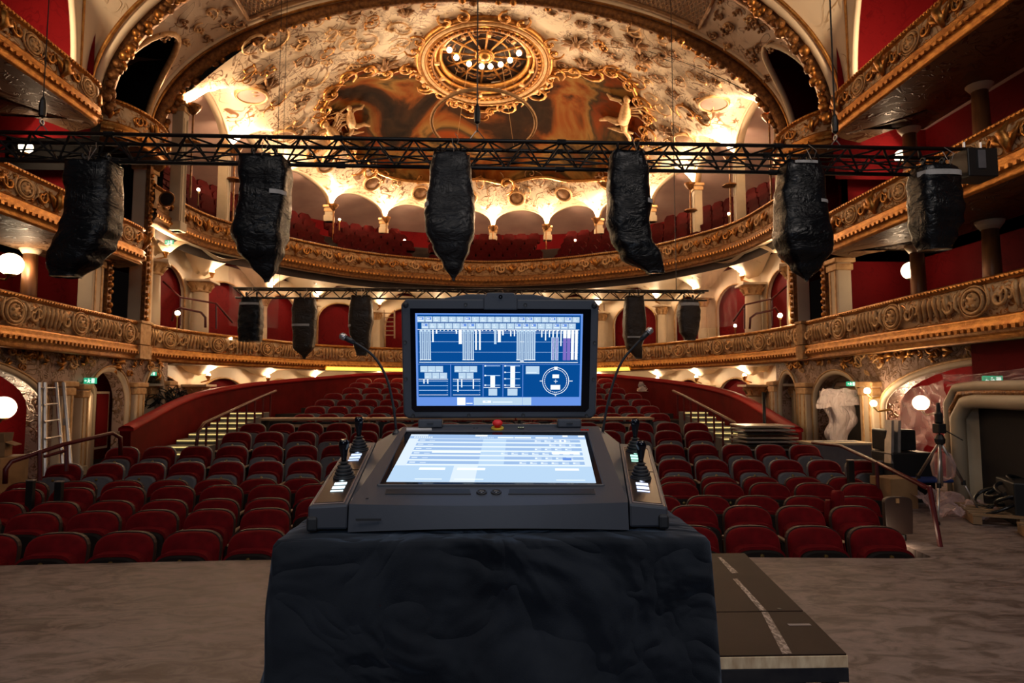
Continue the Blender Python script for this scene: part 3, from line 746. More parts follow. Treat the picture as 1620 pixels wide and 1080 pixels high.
# side boxes
def side_box(sx, zr, h, y0, y1, label, x=7.1, tip=0.9, soff=1.5, dense=True):
    if sx < 0: path = catmull([(-x, y0), (-x-.02, (y0+y1)/2), (-x-.06, y1-tip*.9), (-x-.18, y1-.3), (-x-.75, y1)], 60)
    else: path = catmull([(x+.75, y1), (x+.18, y1-.3), (x+.06, y1-tip*.9), (x+.02, (y0+y1)/2), (x, y0)], 60)
    t, zm, L = balcony('box_balcony', label, path, zr, h, 'balcony_front', 0, soff=soff, cornice='gold')
    s = .25; c = 0
    while s < L-.2:
        q = c % 4
        if q == 0: place_on(path, s, zm, m_cart, t, .09, .8)
        elif q == 2: place_on(path, s, zm, m_leaf, t, .09, 1.3)
        else: place_on(path, s, zm+R.uniform(-.03, .03), m_scroll_g, t, .09, 1.0, q == 3)
        place_on(path, s+.15, zm+R.uniform(-.14, .14), m_boss, t, .1, R.uniform(.5, 1.1))
        s += .36; c += 1
    # ceiling of the storey below, and floor slab
    a = sx*(x+soff-.1)
    o = MB().quad((a, y0, zr-h+.34), (sx*10, y0, zr-h+.34), (sx*10, y1+1.2, zr-h+.34), (a, y1+1.2, zr-h+.34)); o.build('ceiling_slab', M['pink_plaster'], t)
    return t, path
BX = {}
BX['L2'] = side_box(-1, 5.05, .80, 5.5, 14.0, 'gilded box balcony on the left, middle tier above the globe lamp')
BX['R2'] = side_box(1, 5.10, .80, 5.5, 12.6, 'gilded box balcony on the right, middle tier behind the truss end')
BX['L3'] = side_box(-1, 7.42, .80, 5.5, 12.3, 'gilded box balcony on the left, topmost tier under the vault')
BX['R3'] = side_box(1, 7.38, .80, 5.5, 12.2, 'gilded box balcony on the right, topmost tier under the vault')
# little convex corner boxes in front of the band openings
for sx in (-1, 1):
    pts = [(-7.85, 12.9), (-7.45, 13.2), (-7.25, 13.9), (-7.35, 14.7), (-7.8, 15.3)]
    if sx > 0: pts = [(-x, y) for x, y in pts[::-1]]
    path = catmull(pts, 30)
    t, zm, L = balcony('corner_box', 'small bowed gilded box at the foot of the dark arch opening, left' if sx < 0 else 'small bowed gilded box at the foot of the red arch opening, right', path, 7.62, .8, 'balcony_front', 0, soff=.5)
    for k in range(5): place_on(path, .3+.5*k, zm, m_scroll_g if k % 2 else m_leaf, t, .09, 1.1, k > 2)

# ------------------------------------------------------------------ storey walls: ring of piers and arched red panels behind tiers 0 and 1
W1P = [(-7.95, 15.6), (-8.05, 18.5), (-7.3, 21.4), (-6.3, 23.6), (-4.25, 25.6), (-1.9, 26.5), (0.35, 26.8), (2.7, 26.5), (4.9, 25.6), (6.8, 23.4), (7.6, 21.2), (8.2, 18.5), (8.1, 15.6)]
I0 = min(range(110), key=lambda i: abs(P1[i][1]-15.4)); I1 = min(range(110, 221), key=lambda i: abs(P1[i][1]-15.2))
def P1at(u): return P1[int(round(I0+(I1-I0)*u))]
def ring_storey(tag_, z0, zs, zc, drop, inner_off, wallmat, names):
    W = catmull(W1P, 144); L = len(W)
    struct(MB().sweep([(p[0], p[1]) for p in W], [(-.35, z0), (-.35, zc+.1)]).build(names[0], M[wallmat]))
    # fanned ceiling from each pier
    piers = [Vector((*p, 0)) for p in W1P]
    def fn(u, v):
        k = min(int(round(u*144)), 144); p = Vector(W[k]); c = Vector((*P1at(u)[:2], 0)) if tag_ == 0 else Vector((*P2[int(round(u*130))][:2], 0))
        i_off = (p-c); l = i_off.length; q = p+i_off.normalized()*.36 if v == 0 else p.lerp(c, v) if l > .2 else p; zt = 0.16*v**3 if tag_ else 0
        d = min((q-s_).length for s_ in piers); f = max(0, 1-d/1.35)
        return (q.x, q.y, zc-zt-drop*f**1.7)
    struct(MB().grid(fn, 144, 14).build(names[1], M['vault_pale' if tag_ else 'cream'], smooth=True))
    return W
W1 = ring_storey(1, 2.3, 4.75, 5.62, 0.85, .4, 'red_wall', ('wall_first_tier', 'ceiling_first_tier'))
ring_storey(0, -1.2, 1.75, 2.5, 0.6, .4, 'red_wall', ('wall_stalls', 'ceiling_stalls'))
# floor of tier 1 behind the rail
b = MB()
for k in range(145):
    p, c = W1[k], P1at(k/144); b.v += [(c[0], c[1], 2.42), (p[0], p[1], 2.55)]
for k in range(144): b.f.append((k*2, k*2+1, k*2+3, k*2+2)); b.mi.append(0); b.uv.append(None)
for sx in (-1, 1): b.quad((sx*7.1, 4.5, 2.4), (sx*10, 4.5, 2.4), (sx*10, 16, 2.4), (sx*7.5, 16, 2.4))
struct(b.build('floor_first_tier', M['floor_dark']))
# piers with capitals, between them cream arch surrounds with gold fillets
def column(x, y, a, z0, z1, r, label, group, flutes=True, mat='cream'):
    t = thing('column', label, 'column', (x, y, z0), group)
    MB().lathe((0, 0, 0), [(r*1.35, 0), (r*1.35, .08), (r*1.1, .13), (r, .2)], 16).build('base', M['cream_dark'], t, loc=(0, 0, 0))
    H = z1-z0
    MB().lathe((0, 0, 0), [(r, .18), (r*1.02, H*.4), (r*.88, H-.3)], 16).build('shaft', M[mat], t, smooth=True, loc=(0, 0, 0))
    bb = MB().lathe((0, 0, 0), [(r*.9, H-.34), (r*1.15, H-.30), (r*1.0, H-.26), (r*1.5, H-.06), (r*1.6, H-.05)], 16)
    for k in range(8):
        q = 2*PI*k/8; bb.tube([(math.cos(q)*r, math.sin(q)*r, H-.28), (math.cos(q)*r*1.3, math.sin(q)*r*1.3, H-.16), (math.cos(q)*r*1.6, math.sin(q)*r*1.6, H-.12)], [.03, .04, .015], 4)
    bb.build('capital', M['gold_pale'], t, smooth=True, loc=(0, 0, 0))
    MB().box((0, 0, H-.02), (r*3.3, r*3.3, .06), a).build('abacus', M['cream'], t, loc=(0, 0, 0))
    return t
for storey, (z0, z1, zs, apex) in enumerate(((-0.2, 1.72, 1.3, 1.95), (2.45, 4.72, 4.2, 4.95))):
    for i, (x, y) in enumerate(W1P):
        where = ['by the left pier', 'second from the left pier', 'third along on the left', 'fourth along on the left', 'left of centre rear', 'just left of the centre', 'at the centre rear', 'just right of the centre', 'right of centre rear', 'fourth along on the right', 'third along on the right', 'second from the right pier', 'by the right pier'][i]
        c = Vector((x-0.2, y-19, 0)).normalized()*.0
        column(x, y, math.atan2(y-19, x-.2), z0, z1, .16 if 1 < i < 11 else .24, 'cream column with gilt capital %s, %s' % ('under the lowest balcony' if storey == 0 else 'behind the lowest balcony rail', where), 'cream columns carrying the tiers')
    for i in range(NB):
        a, c = Vector((*W1P[i], 0)), Vector((*W1P[i+1], 0)); d = (c-a); l = d.length; d.normalize(); n = Vector((d.y, -d.x, 0)); mid = (a+c)/2-n*.30
        hw = l/2-.42; zs2 = zs
        arc = [(-hw, z0+.3)]+[(-hw*math.cos(PI*k/14), zs2+(apex-zs2)*math.sin(PI*k/14)) for k in range(15)]+[(hw, z0+.3)]
        # cream surround with the arch cut out, and gilt fillet
        bb = MB(); out = [(-l/2-.05, z0)]+[(-l/2-.05+(l+.1)*k/14, z1+.75) for k in range(15)]+[(l/2+.05, z0)]
        m = len(arc)
        vs = [(mid+d*x+n*.02+Vector((0, 0, z))) for x, z in arc]+[(mid+d*x+n*.02+Vector((0, 0, z))) for x, z in out]+[(mid+d*x-n*.06+Vector((0, 0, z))) for x, z in arc]
        bb.add(vs, [(k, k+1, m+k+1, m+k) for k in range(m-1)]+[(k, k+1, 2*m+k+1, 2*m+k) for k in range(m-1)])
        o = bb.build('wall_panel_surround', M['cream']); struct(o)
        MB().tube([mid+d*x+n*.04+Vector((0, 0, z)) for x, z in arc], .03, 5).build('gilt_fillet', M['gold_pale'], o, smooth=True)
# ------------------------------------------------------------------ side arcades, doors and piers beside the stalls
def arcade(sx, X, spans, y0, y1, z0, ztop, name, mat='ornate_pink'):
    """wall in the plane x = sx*X with arched openings (ya, yb, spring z, apex z)"""
    bb = MB(); cuts = []; y = y0; th = .3
    def face(pts):
        bb.add([(sx*X, p[0], p[1]) for p in pts], [tuple(range(len(pts)))]); 
    for ya, yb, zs, za in spans:
        if ya > y: bb.box((sx*(X+th/2), (y+ya)/2, (z0+ztop)/2), (th, ya-y, ztop-z0))
        n = 18; arc = [(ya+(yb-ya)*(1-math.cos(PI*k/n))/2, zs+(za-zs)*math.sin(PI*k/n)) for k in range(n+1)]
        for k in range(n):
            (a, b_), (c, d) = arc[k], arc[k+1]
            bb.add([(sx*X, a, b_), (sx*X, c, d), (sx*X, c, ztop), (sx*X, a, ztop), (sx*(X+th), a, b_), (sx*(X+th), c, d)], [(0, 1, 2, 3), (0, 1, 5, 4)])
        y = yb
    if y < y1: bb.box((sx*(X+th/2), (y+y1)/2, (z0+ztop)/2), (th, y1-y, ztop-z0))
    o = struct(bb.build(name, M[mat]))
    for ya, yb, zs, za in spans:
        n = 24; arc = [(sx*(X-.02), ya, z0)]+[(sx*(X-.02), ya+(yb-ya)*(1-math.cos(PI*k/n))/2, zs+(za-zs)*math.sin(PI*k/n)) for k in range(n+1)]+[(sx*(X-.02), yb, z0)]
        MB().tube(arc, .06, 6).build('arch_moulding', M['cream'], o, smooth=True)
        MB().tube([(sx*(X-.07), a, b_+(.05 if 0 < i < len(arc)-1 else 0)) for i, (_, a, b_) in enumerate(arc)], .02, 5).build('gilt_fillet', M['gold_pale'], o, smooth=True)
    return o
wl = arcade(-1, 7.55, [(6.2, 11.55, 1.25, 2.12), (12.65, 14.1, 1.3, 2.02), (14.65, 15.6, 1.35, 2.05)], 5.0, 15.8, -.2, 2.35, 'wall_left')
wr = arcade(1, 7.6, [(6.0, 11.45, 1.25, 2.02), (12.05, 13.9, 1.3, 1.95), (14.6, 15.6, 1.35, 2.0)], 5.0, 15.8, -.2, 2.35, 'wall_right')
# stucco leaves in the spandrels
for sx, o, X in ((-1, wl, 7.55), (1, wr, 7.6)):
    for k in range(46):
        y = R.uniform(8.5, 15.4); z = 2.3-abs(R.gauss(0, .14))
        me = R.choice([m_scroll, m_leaf, m_scroll_g, m_leaf]); q = put(me.name.split('.')[0], me, o); q.location = (sx*(X-.03), y, z); q.rotation_euler = (R.uniform(-.5, .5), R.uniform(0, 6.28), PI/2*sx*-1 if sx < 0 else PI/2); q.rotation_euler[2] = (-PI/2 if sx > 0 else PI/2)
        q.scale = [R.uniform(.5, 1.0)]*3
# slender gilt-capped pilasters at the arcade piers
def pilaster(x, y, z0, z1, wd, dp, label, mat='cream', gilt=True, group='pilasters along the side walls'):
    t = thing('pilaster', label, 'pilaster', (x, y, z0), group)
    H = z1-z0; bb = MB().box((0, 0, H/2), (dp, wd, H)); bb.build('shaft', M[mat], t, bevel=.02, loc=(0, 0, 0))
    s = -1 if x > 0 else 1
    for k in (-1, 1): MB().box((s*dp*.5, k*wd*.28, H*.47), (.03, wd*.14, H*.8)).build('fillet', M['gold_pale' if gilt else 'cream_dark'], t, loc=(0, 0, 0), bevel=.008)
    bb = MB().box((0, 0, H-.06), (dp*1.5, wd*1.35, .1)).box((0, 0, H-.2), (dp*1.25, wd*1.15, .14)); bb.build('capital', M['gold_pale'], t, loc=(0, 0, 0), bevel=.02)
    MB().box((0, 0, .12), (dp*1.3, wd*1.2, .24)).build('base', M['cream_dark'], t, loc=(0, 0, 0), bevel=.02); return t
for x, y, z0, z1, wd, nm in ((-7.5, 11.95, -.1, 1.75, .34, 'between the red boxed area and the arched door, left'), (-7.5, 12.45, -.1, 1.7, .2, 'beside the dark left doorway'), (-7.5, 14.38, -.1, 1.75, .34, 'between the two left arches'), (-7.5, 15.75, -.1, 1.8, .3, 'at the rear end of the left arcade'),
                             (7.55, 11.75, -.1, 1.75, .4, 'glowing beside the twin bulbs on the right'), (7.55, 14.2, -.1, 1.75, .34, 'between the two right arches'), (7.55, 15.75, -.1, 1.8, .3, 'at the rear end of the right arcade')):
    pilaster(x, y, z0, z1, wd, .2, 'cream pilaster with gilt fillets '+nm)
# tall piers between the box tiers (first tier up)
for sx in (-1, 1):
    sd = 'left' if sx < 0 else 'right'
    pilaster(sx*7.75, 13.0, 2.4, 4.35, .36, .3, 'tall pale pier behind the lowest balcony, nearer one on the '+sd, 'cream')
    pilaster(sx*7.85, 15.0, 2.4, 7.0, .5, .3, 'tall pale pier behind the lowest balcony, farther one on the '+sd, 'cream')
    for y in (13.3, 14.72):
        bb = MB().box((sx*7.6, y, 3.35 if y < 14 else 4.7), (.1, .14, 1.9 if y < 14 else 4.5)); o = bb.build('gilt_strip', M['gold_dark'], bevel=.01)
        tag(o, 'narrow gilded ornamental strip on the %s proscenium wall, %s' % (sd, 'nearer' if y < 14 else 'farther'), 'moulding')
        for k in range(14 if y < 14 else 30):
            q = put('leaf_bud', bud, o); q.location = (sx*7.54, y+R.uniform(-.03, .03), 2.5+.14*k); q.scale = [R.uniform(.5, .8)]*3
    MB_ = MB().quad((sx*8.4, 13.2, 2.3), (sx*8.4, 14.9, 2.3), (sx*8.4, 14.9, 4.4), (sx*8.4, 13.2, 4.4)); struct(MB_.build('door_1' if sx < 0 else 'door_2', M['doorway_dark'] if sx < 0 else M['red_wall']))
    # back walls of the side boxes, storeys 0-2
    bb = MB()
    for z0, z1, xx in ((2.4, 4.65, 9.3), (4.3, 7.0, 9.3)):
        bb.quad((sx*xx, 3, z0), (sx*xx, 15.5, z0), (sx*xx, 15.5, z1), (sx*xx, 3, z1)); bb.quad((sx*8.0, 13.0, z0), (sx*xx, 13.0, z0), (sx*xx, 13.0, z1), (sx*8.0, 13.0, z1))
    struct(bb.build('wall_box_left' if sx < 0 else 'wall_box_right', M['red_wall']))
    # deep wall behind the ground arcade with its dark doorways
    bb = MB().quad((sx*8.7, 3, -.2), (sx*8.7, 16, -.2), (sx*8.7, 16, 2.4), (sx*8.7, 3, 2.4)); struct(bb.build('wall_side_left' if sx < 0 else 'wall_side_right', M['red_wall']))
    bb = MB().quad((sx*7.5, 3, 2.34), (sx*9.4, 3, 2.34), (sx*9.4, 16, 2.34), (sx*7.5, 16, 2.34)); struct(bb.build('ceiling_side_left' if sx < 0 else 'ceiling_side_right', M['ornate_pink']))
# rear doors (framed) under arches
def framed_door(n, sx, x, ya, yb, z1, mat):
    bb = MB().quad((sx*x, ya, -.15), (sx*x, yb, -.15), (sx*x, yb, z1), (sx*x, ya, z1)); o = struct(bb.build('door_%d' % n, M[mat]))
    xo = sx*(x-.04)
    for off, r, m in ((0, .07, 'cream'), (-.13, .06, 'cream_dark'), (.1, .025, 'gold_pale')):
        pts = [(xo, ya+off, -.15), (xo, ya+off, z1-.15-off), (xo, ya+off+.15, z1-off), (xo, yb-off-.15, z1-off), (xo, yb-off, z1-.15-off), (xo, yb-off, -.15)]
        MB().tube(pts, r, 6).build('door_frame', M[m], o)
    return o
framed_door(3, -1, 7.9, 12.75, 13.3, 1.62, 'dark_void')
framed_door(4, -1, 7.9, 15.2, 15.65, 1.7, 'doorway_dark')
framed_door(5, 1, 8.0, 12.3, 13.7, 1.7, 'doorway_dark')
framed_door(6, 1, 7.95, 14.9, 15.4, 1.7, 'doorway_dark')
bb = MB().box((-7.85, 13.72, .95), (.06, .42, 1.1)); o = bb.build('red_panel', M['red_wall'], bevel=.02); tag(o, 'tall red wall panel in a cream arch beside the dark left door', 'panel'); MB().box((-7.87, 13.72, .95), (.05, .5, 1.2)).build('frame', M['cream'], o)

# big pale doorway at the right edge, with its reveal
t = thing('doorway', 'large pale rounded doorway to the dark backstage passage at right edge', 'doorway', (6.95, 8.9, 0))
def dwy(off, z):
    z -= .16
    return [(6.95+off*.3, 8.75+off, -.05), (6.95+off*.3, 8.75+off, z-.25), (6.93+off*.3, 8.55+off, z-.03), (6.9, 8.3, z), (6.7, 6.0, z), (6.6, 4.4, z)]
MB().tube(dwy(0, 1.60), .10, 8).build('door_frame', M['cream_dark'], t, smooth=True)
MB().tube(dwy(.16, 1.72), .05, 8).build('outer_moulding', M['gold_dark'], t, smooth=True)
MB().tube(dwy(.28, 1.80), .07, 8).build('outer_frame', M['cream_dark'], t, smooth=True)
MB().quad((7.0, 8.7, -.05), (7.1, 8.55, -.05), (7.1, 8.55, 1.42), (7.0, 8.7, 1.42)).quad((7.0, 8.7, 1.42), (7.1, 8.55, 1.42), (7.0, 4, 1.42), (6.7, 4, 1.42)).build('reveal', M['cream_dark'], t)
MB().quad((7.1, 8.56, -.05), (6.88, 3.5, -.05), (6.88, 3.5, 1.5), (7.1, 8.56, 1.5)).build('dark_opening', M['doorway_dark'], t)
struct(MB().quad((7.15, 9.05, 0), (7.2, 3, 0), (7.2, 3, 2.3), (7.15, 9.05, 2.3)).build('wall_right_front', M['red_wall'])).location = (.28, 0, 0)
# square columns carrying the side boxes
def box_column(x, y, z0, z1, label, mat='gold_dark'):
    t = thing('box_column', label, 'column', (x, y, z0), 'round columns carrying the box balconies')
    H = z1-z0
    MB().lathe((0, 0, 0), [(.13, 0), (.135, H*.3), (.12, H-.12)], 14).build('shaft', M['box_col'], t, smooth=True, loc=(0, 0, 0))
    MB().lathe((0, 0, 0), [(.13, H-.14), (.2, H-.04), (.21, H)], 14).build('capital', M['cream'], t, smooth=True, loc=(0, 0, 0))
    return t
M['box_col'] = mk('box_column_brown', (0.30, 0.13, 0.05), (0.17, 0.07, 0.03), 3, 0.4, 0.2, 0.1, 8, stretch=(3, 3, .4))
for x, y, z0, z1, lb in ((8.4, 9.8, 5.0, 6.62, 'brown round column under topmost right box, nearer the camera'), (8.4, 11.55, 5.0, 6.62, 'brown round column under topmost right box, farther one'), (8.4, 9.75, 3.0, 4.3, 'brown round column under middle right box, nearer the camera'), (8.4, 11.5, 3.0, 4.3, 'brown round column under middle right box, beside the globe lamp'),
                         (-8.5, 9.9, 5.0, 6.62, 'brown round column under topmost left box at frame edge'), (-8.4, 12.2, 3.0, 4.3, 'brown round column under middle left box')):
    box_column(x, y, z0, z1, lb)

# ------------------------------------------------------------------ stalls barrier (red curved wall)
BP = catmull([(-6.75, 12.7, .84), (-6.85, 15.4, 1.40), (-6.6, 17.8, 1.68), (-6.0, 19.6, 1.84), (-5.0, 21.0, 1.98), (-3.4, 21.9, 2.12), (0.2, 22.3, 2.16), (3.9, 21.8, 2.10), (5.2, 20.8, 1.97), (6.0, 19.4, 1.82), (6.5, 17.6, 1.64), (6.65, 15.6, 1.38), (6.5, 12.6, .80)], 110)
t = thing('stalls_barrier', 'curved dark red wall rising round the rear stalls, with a padded top', 'barrier', (-6.75, 12.7, -.2))
MB().sweep([(p[0], p[1], p[2]) for p in BP], [(.10, -1.6), (.09, -.06), (-.12, -.06), (-.12, -1.6)], True).build('wall_face', M['red_paint'], t)
MB().sweep([(p[0], p[1], p[2]) for p in BP], [(.14, -.06), (.14, 0), (.06, .045), (-.08, .045), (-.15, 0), (-.15, -.06)], True).build('padded_top', M['red_top'], t, smooth=True)

# LED-lit stairs on both sides
for sx in (-1, 1):
    t = thing('stairs', 'stairs with glowing yellow step edges, %s of the rear stalls' % ('left' if sx < 0 else 'right'), 'stairs', (sx*5.7, 13.2, .1))
    for k in range(8):
        y = 13.2+.46*k; z = .30+.10*k; xo, xi = (6.55 if sx < 0 else 6.34)-.04*k, 5.62-.03*k
        cx = sx*(xo+xi)/2
        MB().box((cx, y+.23, z-.3), (xo-xi, .46, .6)).build('step', M['seat_grey'], t, bevel=.01)
        MB().box((cx, y-.012, z-.02), (xo-xi-.05, .02, .022)).build('led_edge', E_LED2, t)
    light('AREA', (sx*5.9, 14.6, 1.6), 5, (1, .7, .22), .6, (0, 0, 0), 2.5, name='step_light')
    # handrail with balusters
    t = thing('handrail', 'dark red handrail with balusters on the stairs, %s side' % ('left' if sx < 0 else 'right'), 'handrail', (sx*4.75, 13.0, .2))
    top = [(sx*5.50, 12.9, .25), (sx*5.50, 13.0, .75), (sx*5.48, 13.2, .90), (sx*5.3, 16.0, 1.42), (sx*5.25, 16.8, 1.55)]
    MB().tube(top, .035, 8).build('rail', M['red_rail'], t, smooth=True)
    for k in range(8):
        y = 13.3+.45*k; MB().tube([(sx*(5.47-.03*k), y, .2+.10*k), (sx*(5.47-.03*k), y, .92+.183*(k*.45+.1))], .022, 6).build('baluster', M['red_rail'], t)
# ------------------------------------------------------------------ seats
def seat_profile(w, z0, z1, n=14, rtop=.17, drop=.03):
    """outline of the back: straight sides, generously rounded top"""
    hw = w/2; pts = [(-hw*.94, z0), (-hw, (z0+z1)/2)]
    for k in range(n+1):
        a = PI-PI*k/n; pts.append((hw*math.copysign(abs(math.cos(a))**.62, math.cos(a)), z1-rtop+rtop*abs(math.sin(a))**.8))
    pts += [(hw, (z0+z1)/2), (hw*.94, z0)]; return pts
def slab(bb, pts, y0, y1, tilt=0.0, zt=0.45, dome=0.0, shrink=1.0):
    m = len(pts); cx = 0; cz = sum(p[1] for p in pts)/m
    def P(x, y, z): return (x, y+(z-zt)*tilt, z)
    fr = [P(x, y0, z) for x, z in pts]; bk = [P(x, y1, z) for x, z in pts]
    inn = [P(cx+(x-cx)*.86, y0-dome, cz+(z-cz)*.86) for x, z in pts]
    bb.add(fr+bk+inn, [(i, (i+1) % m, m+(i+1) % m, m+i) for i in range(m)]+[(2*m+i, 2*m+(i+1) % m, (i+1) % m, i) for i in range(m)]+[tuple(range(3*m-1, 2*m-1, -1)), tuple(range(m, 2*m))])
def seat_proto(kind, low=False):
    t = bpy.data.objects.new('theatre_seat', None); COL.objects.link(t); n = 12 if not low else 7
    bb = MB(); slab(bb, seat_profile(.50, .42, .935, n), -.03, .03, .20, dome=.035); bb.build('backrest', M['red_velvet'], t, smooth=True, fix=True)
    bb = MB(); slab(bb, seat_profile(.516, .40, .945, n), .0, .05, .20); bb.build('back_frame', M[{'front': 'piping', 'mid': 'seat_grey', 'far': 'seat_grey_pale', 'rear': 'seat_grey_pale'}[kind]], t, fix=True)
    zt = .79 if kind == 'front' else .80
    bb = MB(); slab(bb, seat_profile(.46, .36, zt, n, .12), -.17, -.05, .12); bb.build('cushion', M['red_velvet'], t, smooth=False, fix=True)
    bb = MB(); slab(bb, seat_profile(.44, .34, zt-.028, n, .115), -.20, -.165, .12, dome=.01); bb.build('seat_underside', M['seat_dark' if kind == 'front' else 'seat_grey'], t, fix=True)
    if not low:
        MB().lathe((0, -.172, zt-.075), [(.019, 0), (.017, .02), (.001, .024)], 8, Matrix.Rotation(PI/2, 3, 'X')).build('number_disc', M['brass'], t)
    bb = MB()
    for s in (-1, 1): bb.box((s*.272, -.04, .30), (.03, .30, .60))
    bb.box((0, -.04, .10), (.544, .05, .04)); bb.build('stand', M['seat_dark'], t)
    if not low:
        for s in (-1,): MB().box((s*.272, -.09, .615), (.042, .26, .03)).build('armrest', M['wood_pale'], t, bevel=.008)
    return t
protos = {k: seat_proto(k) for k in ('front', 'mid', 'far')}; protos['rear'] = seat_proto('rear', True)
used = set(); cnt_seat = 0
ORD = ['first', 'second', 'third', 'fourth', 'fifth', 'sixth', 'seventh', 'eighth', 'ninth', 'tenth', 'eleventh', 'twelfth', 'thirteenth', 'fourteenth', 'fifteenth', 'sixteenth', 'seventeenth', 'eighteenth', 'nineteenth', 'twentieth', 'twenty-first', 'twenty-second', 'twenty-third', 'twenty-fourth']
ROWN = ['front row at the stage edge']+['%s row from the stage' % q for q in ('second', 'third', 'fourth', 'fifth', 'sixth', 'seventh', 'eighth')]+['last row before the long desk']
def put_seat(kind, x, y, z, rz, label, group, sxs=0):
    global cnt_seat
    if kind not in used: o = protos[kind]; used.add(kind)
    else: o = copy_tree(protos[kind])
    o.location = (x, y, z); o.rotation_euler = (R.uniform(-.012, .012), 0, rz+R.uniform(-.02, .02)); tag(o, label, 'seat', group); cnt_seat += 1
    if sxs: o.scale = (sxs, 1, 1)
    return o
LIM = [(-5.1, 4.25), (-5.4, 4.49), (-5.7, 4.93), (-6.3, 5.4), (-6.5, 6.19), (-6.6, 6.26), (-6.1, 5.81), (-4.5, 4.33), (-4.6, 4.57)]
for i, (y, zt) in enumerate(ROWS):
    pitch = (.62, .603, .609, .615, .612, .588, .578, .577, .559)[i]; x0 = LIM[i][1]; xs = []
    x = x0
    while x+pitch <= LIM[i][1]+.05: x += pitch
    while x > LIM[i][1]+.05: x -= pitch
    while x >= LIM[i][0]: xs.append(x); x -= pitch
    vis = []
    for x in xs:
        yy = y-BK*(x-.3)**2
        # wholly behind the draped desk: left out
        if i < 2 and abs((x-.35)*1.36/yy+.35-.36) < .38: continue
        vis.append((x, yy))
    for j, (x, yy) in enumerate(vis):
        rz = -2*BK*(x-.3)*.8
        kind = 'front' if i < 5 else 'mid' if i < 7 else 'far'
        put_seat(kind, x, yy, zt-.95, rz, 'red velvet seat, %s from the right end, %s' % (ORD[j], ROWN[i]), 'red tip-up seats of the front stalls', pitch/.5725)
RN = ['first row behind the long desk']+['%s row behind the long desk' % q for q in ('second', 'third', 'fourth', 'fifth', 'sixth', 'seventh')]
HID = []
for i, (y, zt) in enumerate(RR):
    lim = 4.75-.08*i if i else 4.6; n = int(2*lim/.56); 
    for j in range(n):
        x = .2+(j-(n-1)/2)*.56
        if cnt_seat >= 300: HID.append((x, y-.006*x*x, zt)); continue
        px = 775+(x-.35)*1000/y
        if i >= 1 and 668 < px < 910: HID.append((x, y-.006*x*x, zt)); continue      # hidden behind the raised screen: joined below
        put_seat('rear', x, y-.006*x*x, zt-.95, -.01*x, 'red velvet seat, %s from the left end, %s' % (ORD[min(j, 23)], RN[i]), 'red seats of the rear stalls')
# the rest of the seats (upper gallery and the balcony rows) as one mass
def lowseat(bb, x, y, z, rz, w=.5, h=.45):
    c, s = math.cos(rz), math.sin(rz)
    pr = [(-w/2, 0), (-w/2, h*.75), (-w*.3, h), (w*.3, h), (w/2, h*.75), (w/2, 0)]
    def P(a, b_, cc): return (x+a*c-b_*s, y+a*s+b_*c, z+cc)
    m = 6; bb.add([P(a, -.06+q*.15, q) for a, q in pr]+[P(a, .06+q*.15, q) for a, q in pr], [tuple(range(m-1, -1, -1)), tuple(range(m, 2*m))]+[(i, (i+1) % m, m+(i+1) % m, m+i) for i in range(m)])
    bb.hexa([P(-w/2*.9, -.40, -.05), P(w/2*.9, -.40, -.05), P(w/2*.9, -.05, -.05), P(-w/2*.9, -.05, -.05), P(-w/2*.9, -.40, .06), P(w/2*.9, -.40, .06), P(w/2*.9, -.05, .08), P(-w/2*.9, -.05, .08)])
bb = MB()
for x, y, zt in HID: lowseat(bb, x, y, zt-.45, 0)
if HID: o = bb.build('rear_stalls_seats', M['red_velvet'], fix=True); tag(o, 'red seats of the rear stalls block standing hidden behind the raised screen', 'seats', None, 'stuff')
bb = MB(); ng = 0; SPT = [S2(i) for i in range(NB+1)]
for v, zt in GROWS:
    path = [GF(k, v) for k in range(131)]; L = plen(path); s = .6
    while s < L-.5:
        p, a = along([(q[0], q[1]) for q in path], s)
        f = s/L
        if not any(abs(f-g) < .012 for g in (.30, .42, .585, .70)) and all((q-Vector((p.x, p.y, 0))).length > .42 for q in SPT[:3]+SPT[10:]): lowseat(bb, p.x, p.y, zt-.45, a); ng += 1
        s += .56
o = bb.build('gallery_seats', M['red_velvet_dimmed'], fix=True); tag(o, 'red seat rows climbing the upper gallery under the painted ceiling', 'seats', None, 'stuff')
bb = MB()
for off, z in ((.65, 2.95), (1.35, 3.1)):
    pa = [(P1at(k/140)[0], P1at(k/140)[1]) for k in range(141)]; L = plen(pa); s = .3
    while s < L:
        p, a = along(pa, s); x, y = p.x-math.sin(a)*off, p.y+math.cos(a)*off
        if off < 1 or .30 < s/L < .70: lowseat(bb, x, y, z-.4, a, .46, .42)
        s += .55
o = bb.build('balcony_seats', M['red_velvet_dimmed'], fix=True); tag(o, 'red seat backs in rows behind the lowest balcony rail', 'seats', None, 'stuff')

# long control desk across the stalls
t = thing('long_desk', 'long narrow pale wooden desk across the stalls behind the last front row', 'desk', (-.3, 14.2, 0.0))
for i, (a, c) in enumerate(((-4.66, -2.35), (-2.30, 0.9), (.95, 4.0))):
    MB().box(((a+c)/2, 14.25, .94), (c-a, .5, .05)).build('desk_top', M['wood_pale'], t, bevel=.008)
    MB().box(((a+c)/2+.1, 13.98, .80), (c-a-.5, .03, .06)).build('front_strip', M['wood_pale'], t, bevel=.005)
    MB().box(((a+c)/2+.1, 14.1, .45), (c-a-.2, .03, .86)).build('front_panel', M['black'], t)
    for x in (a+.06, c-.06): MB().box((x, 14.25, .48), (.05, .42, .92)).build('side_panel', M['black'], t)

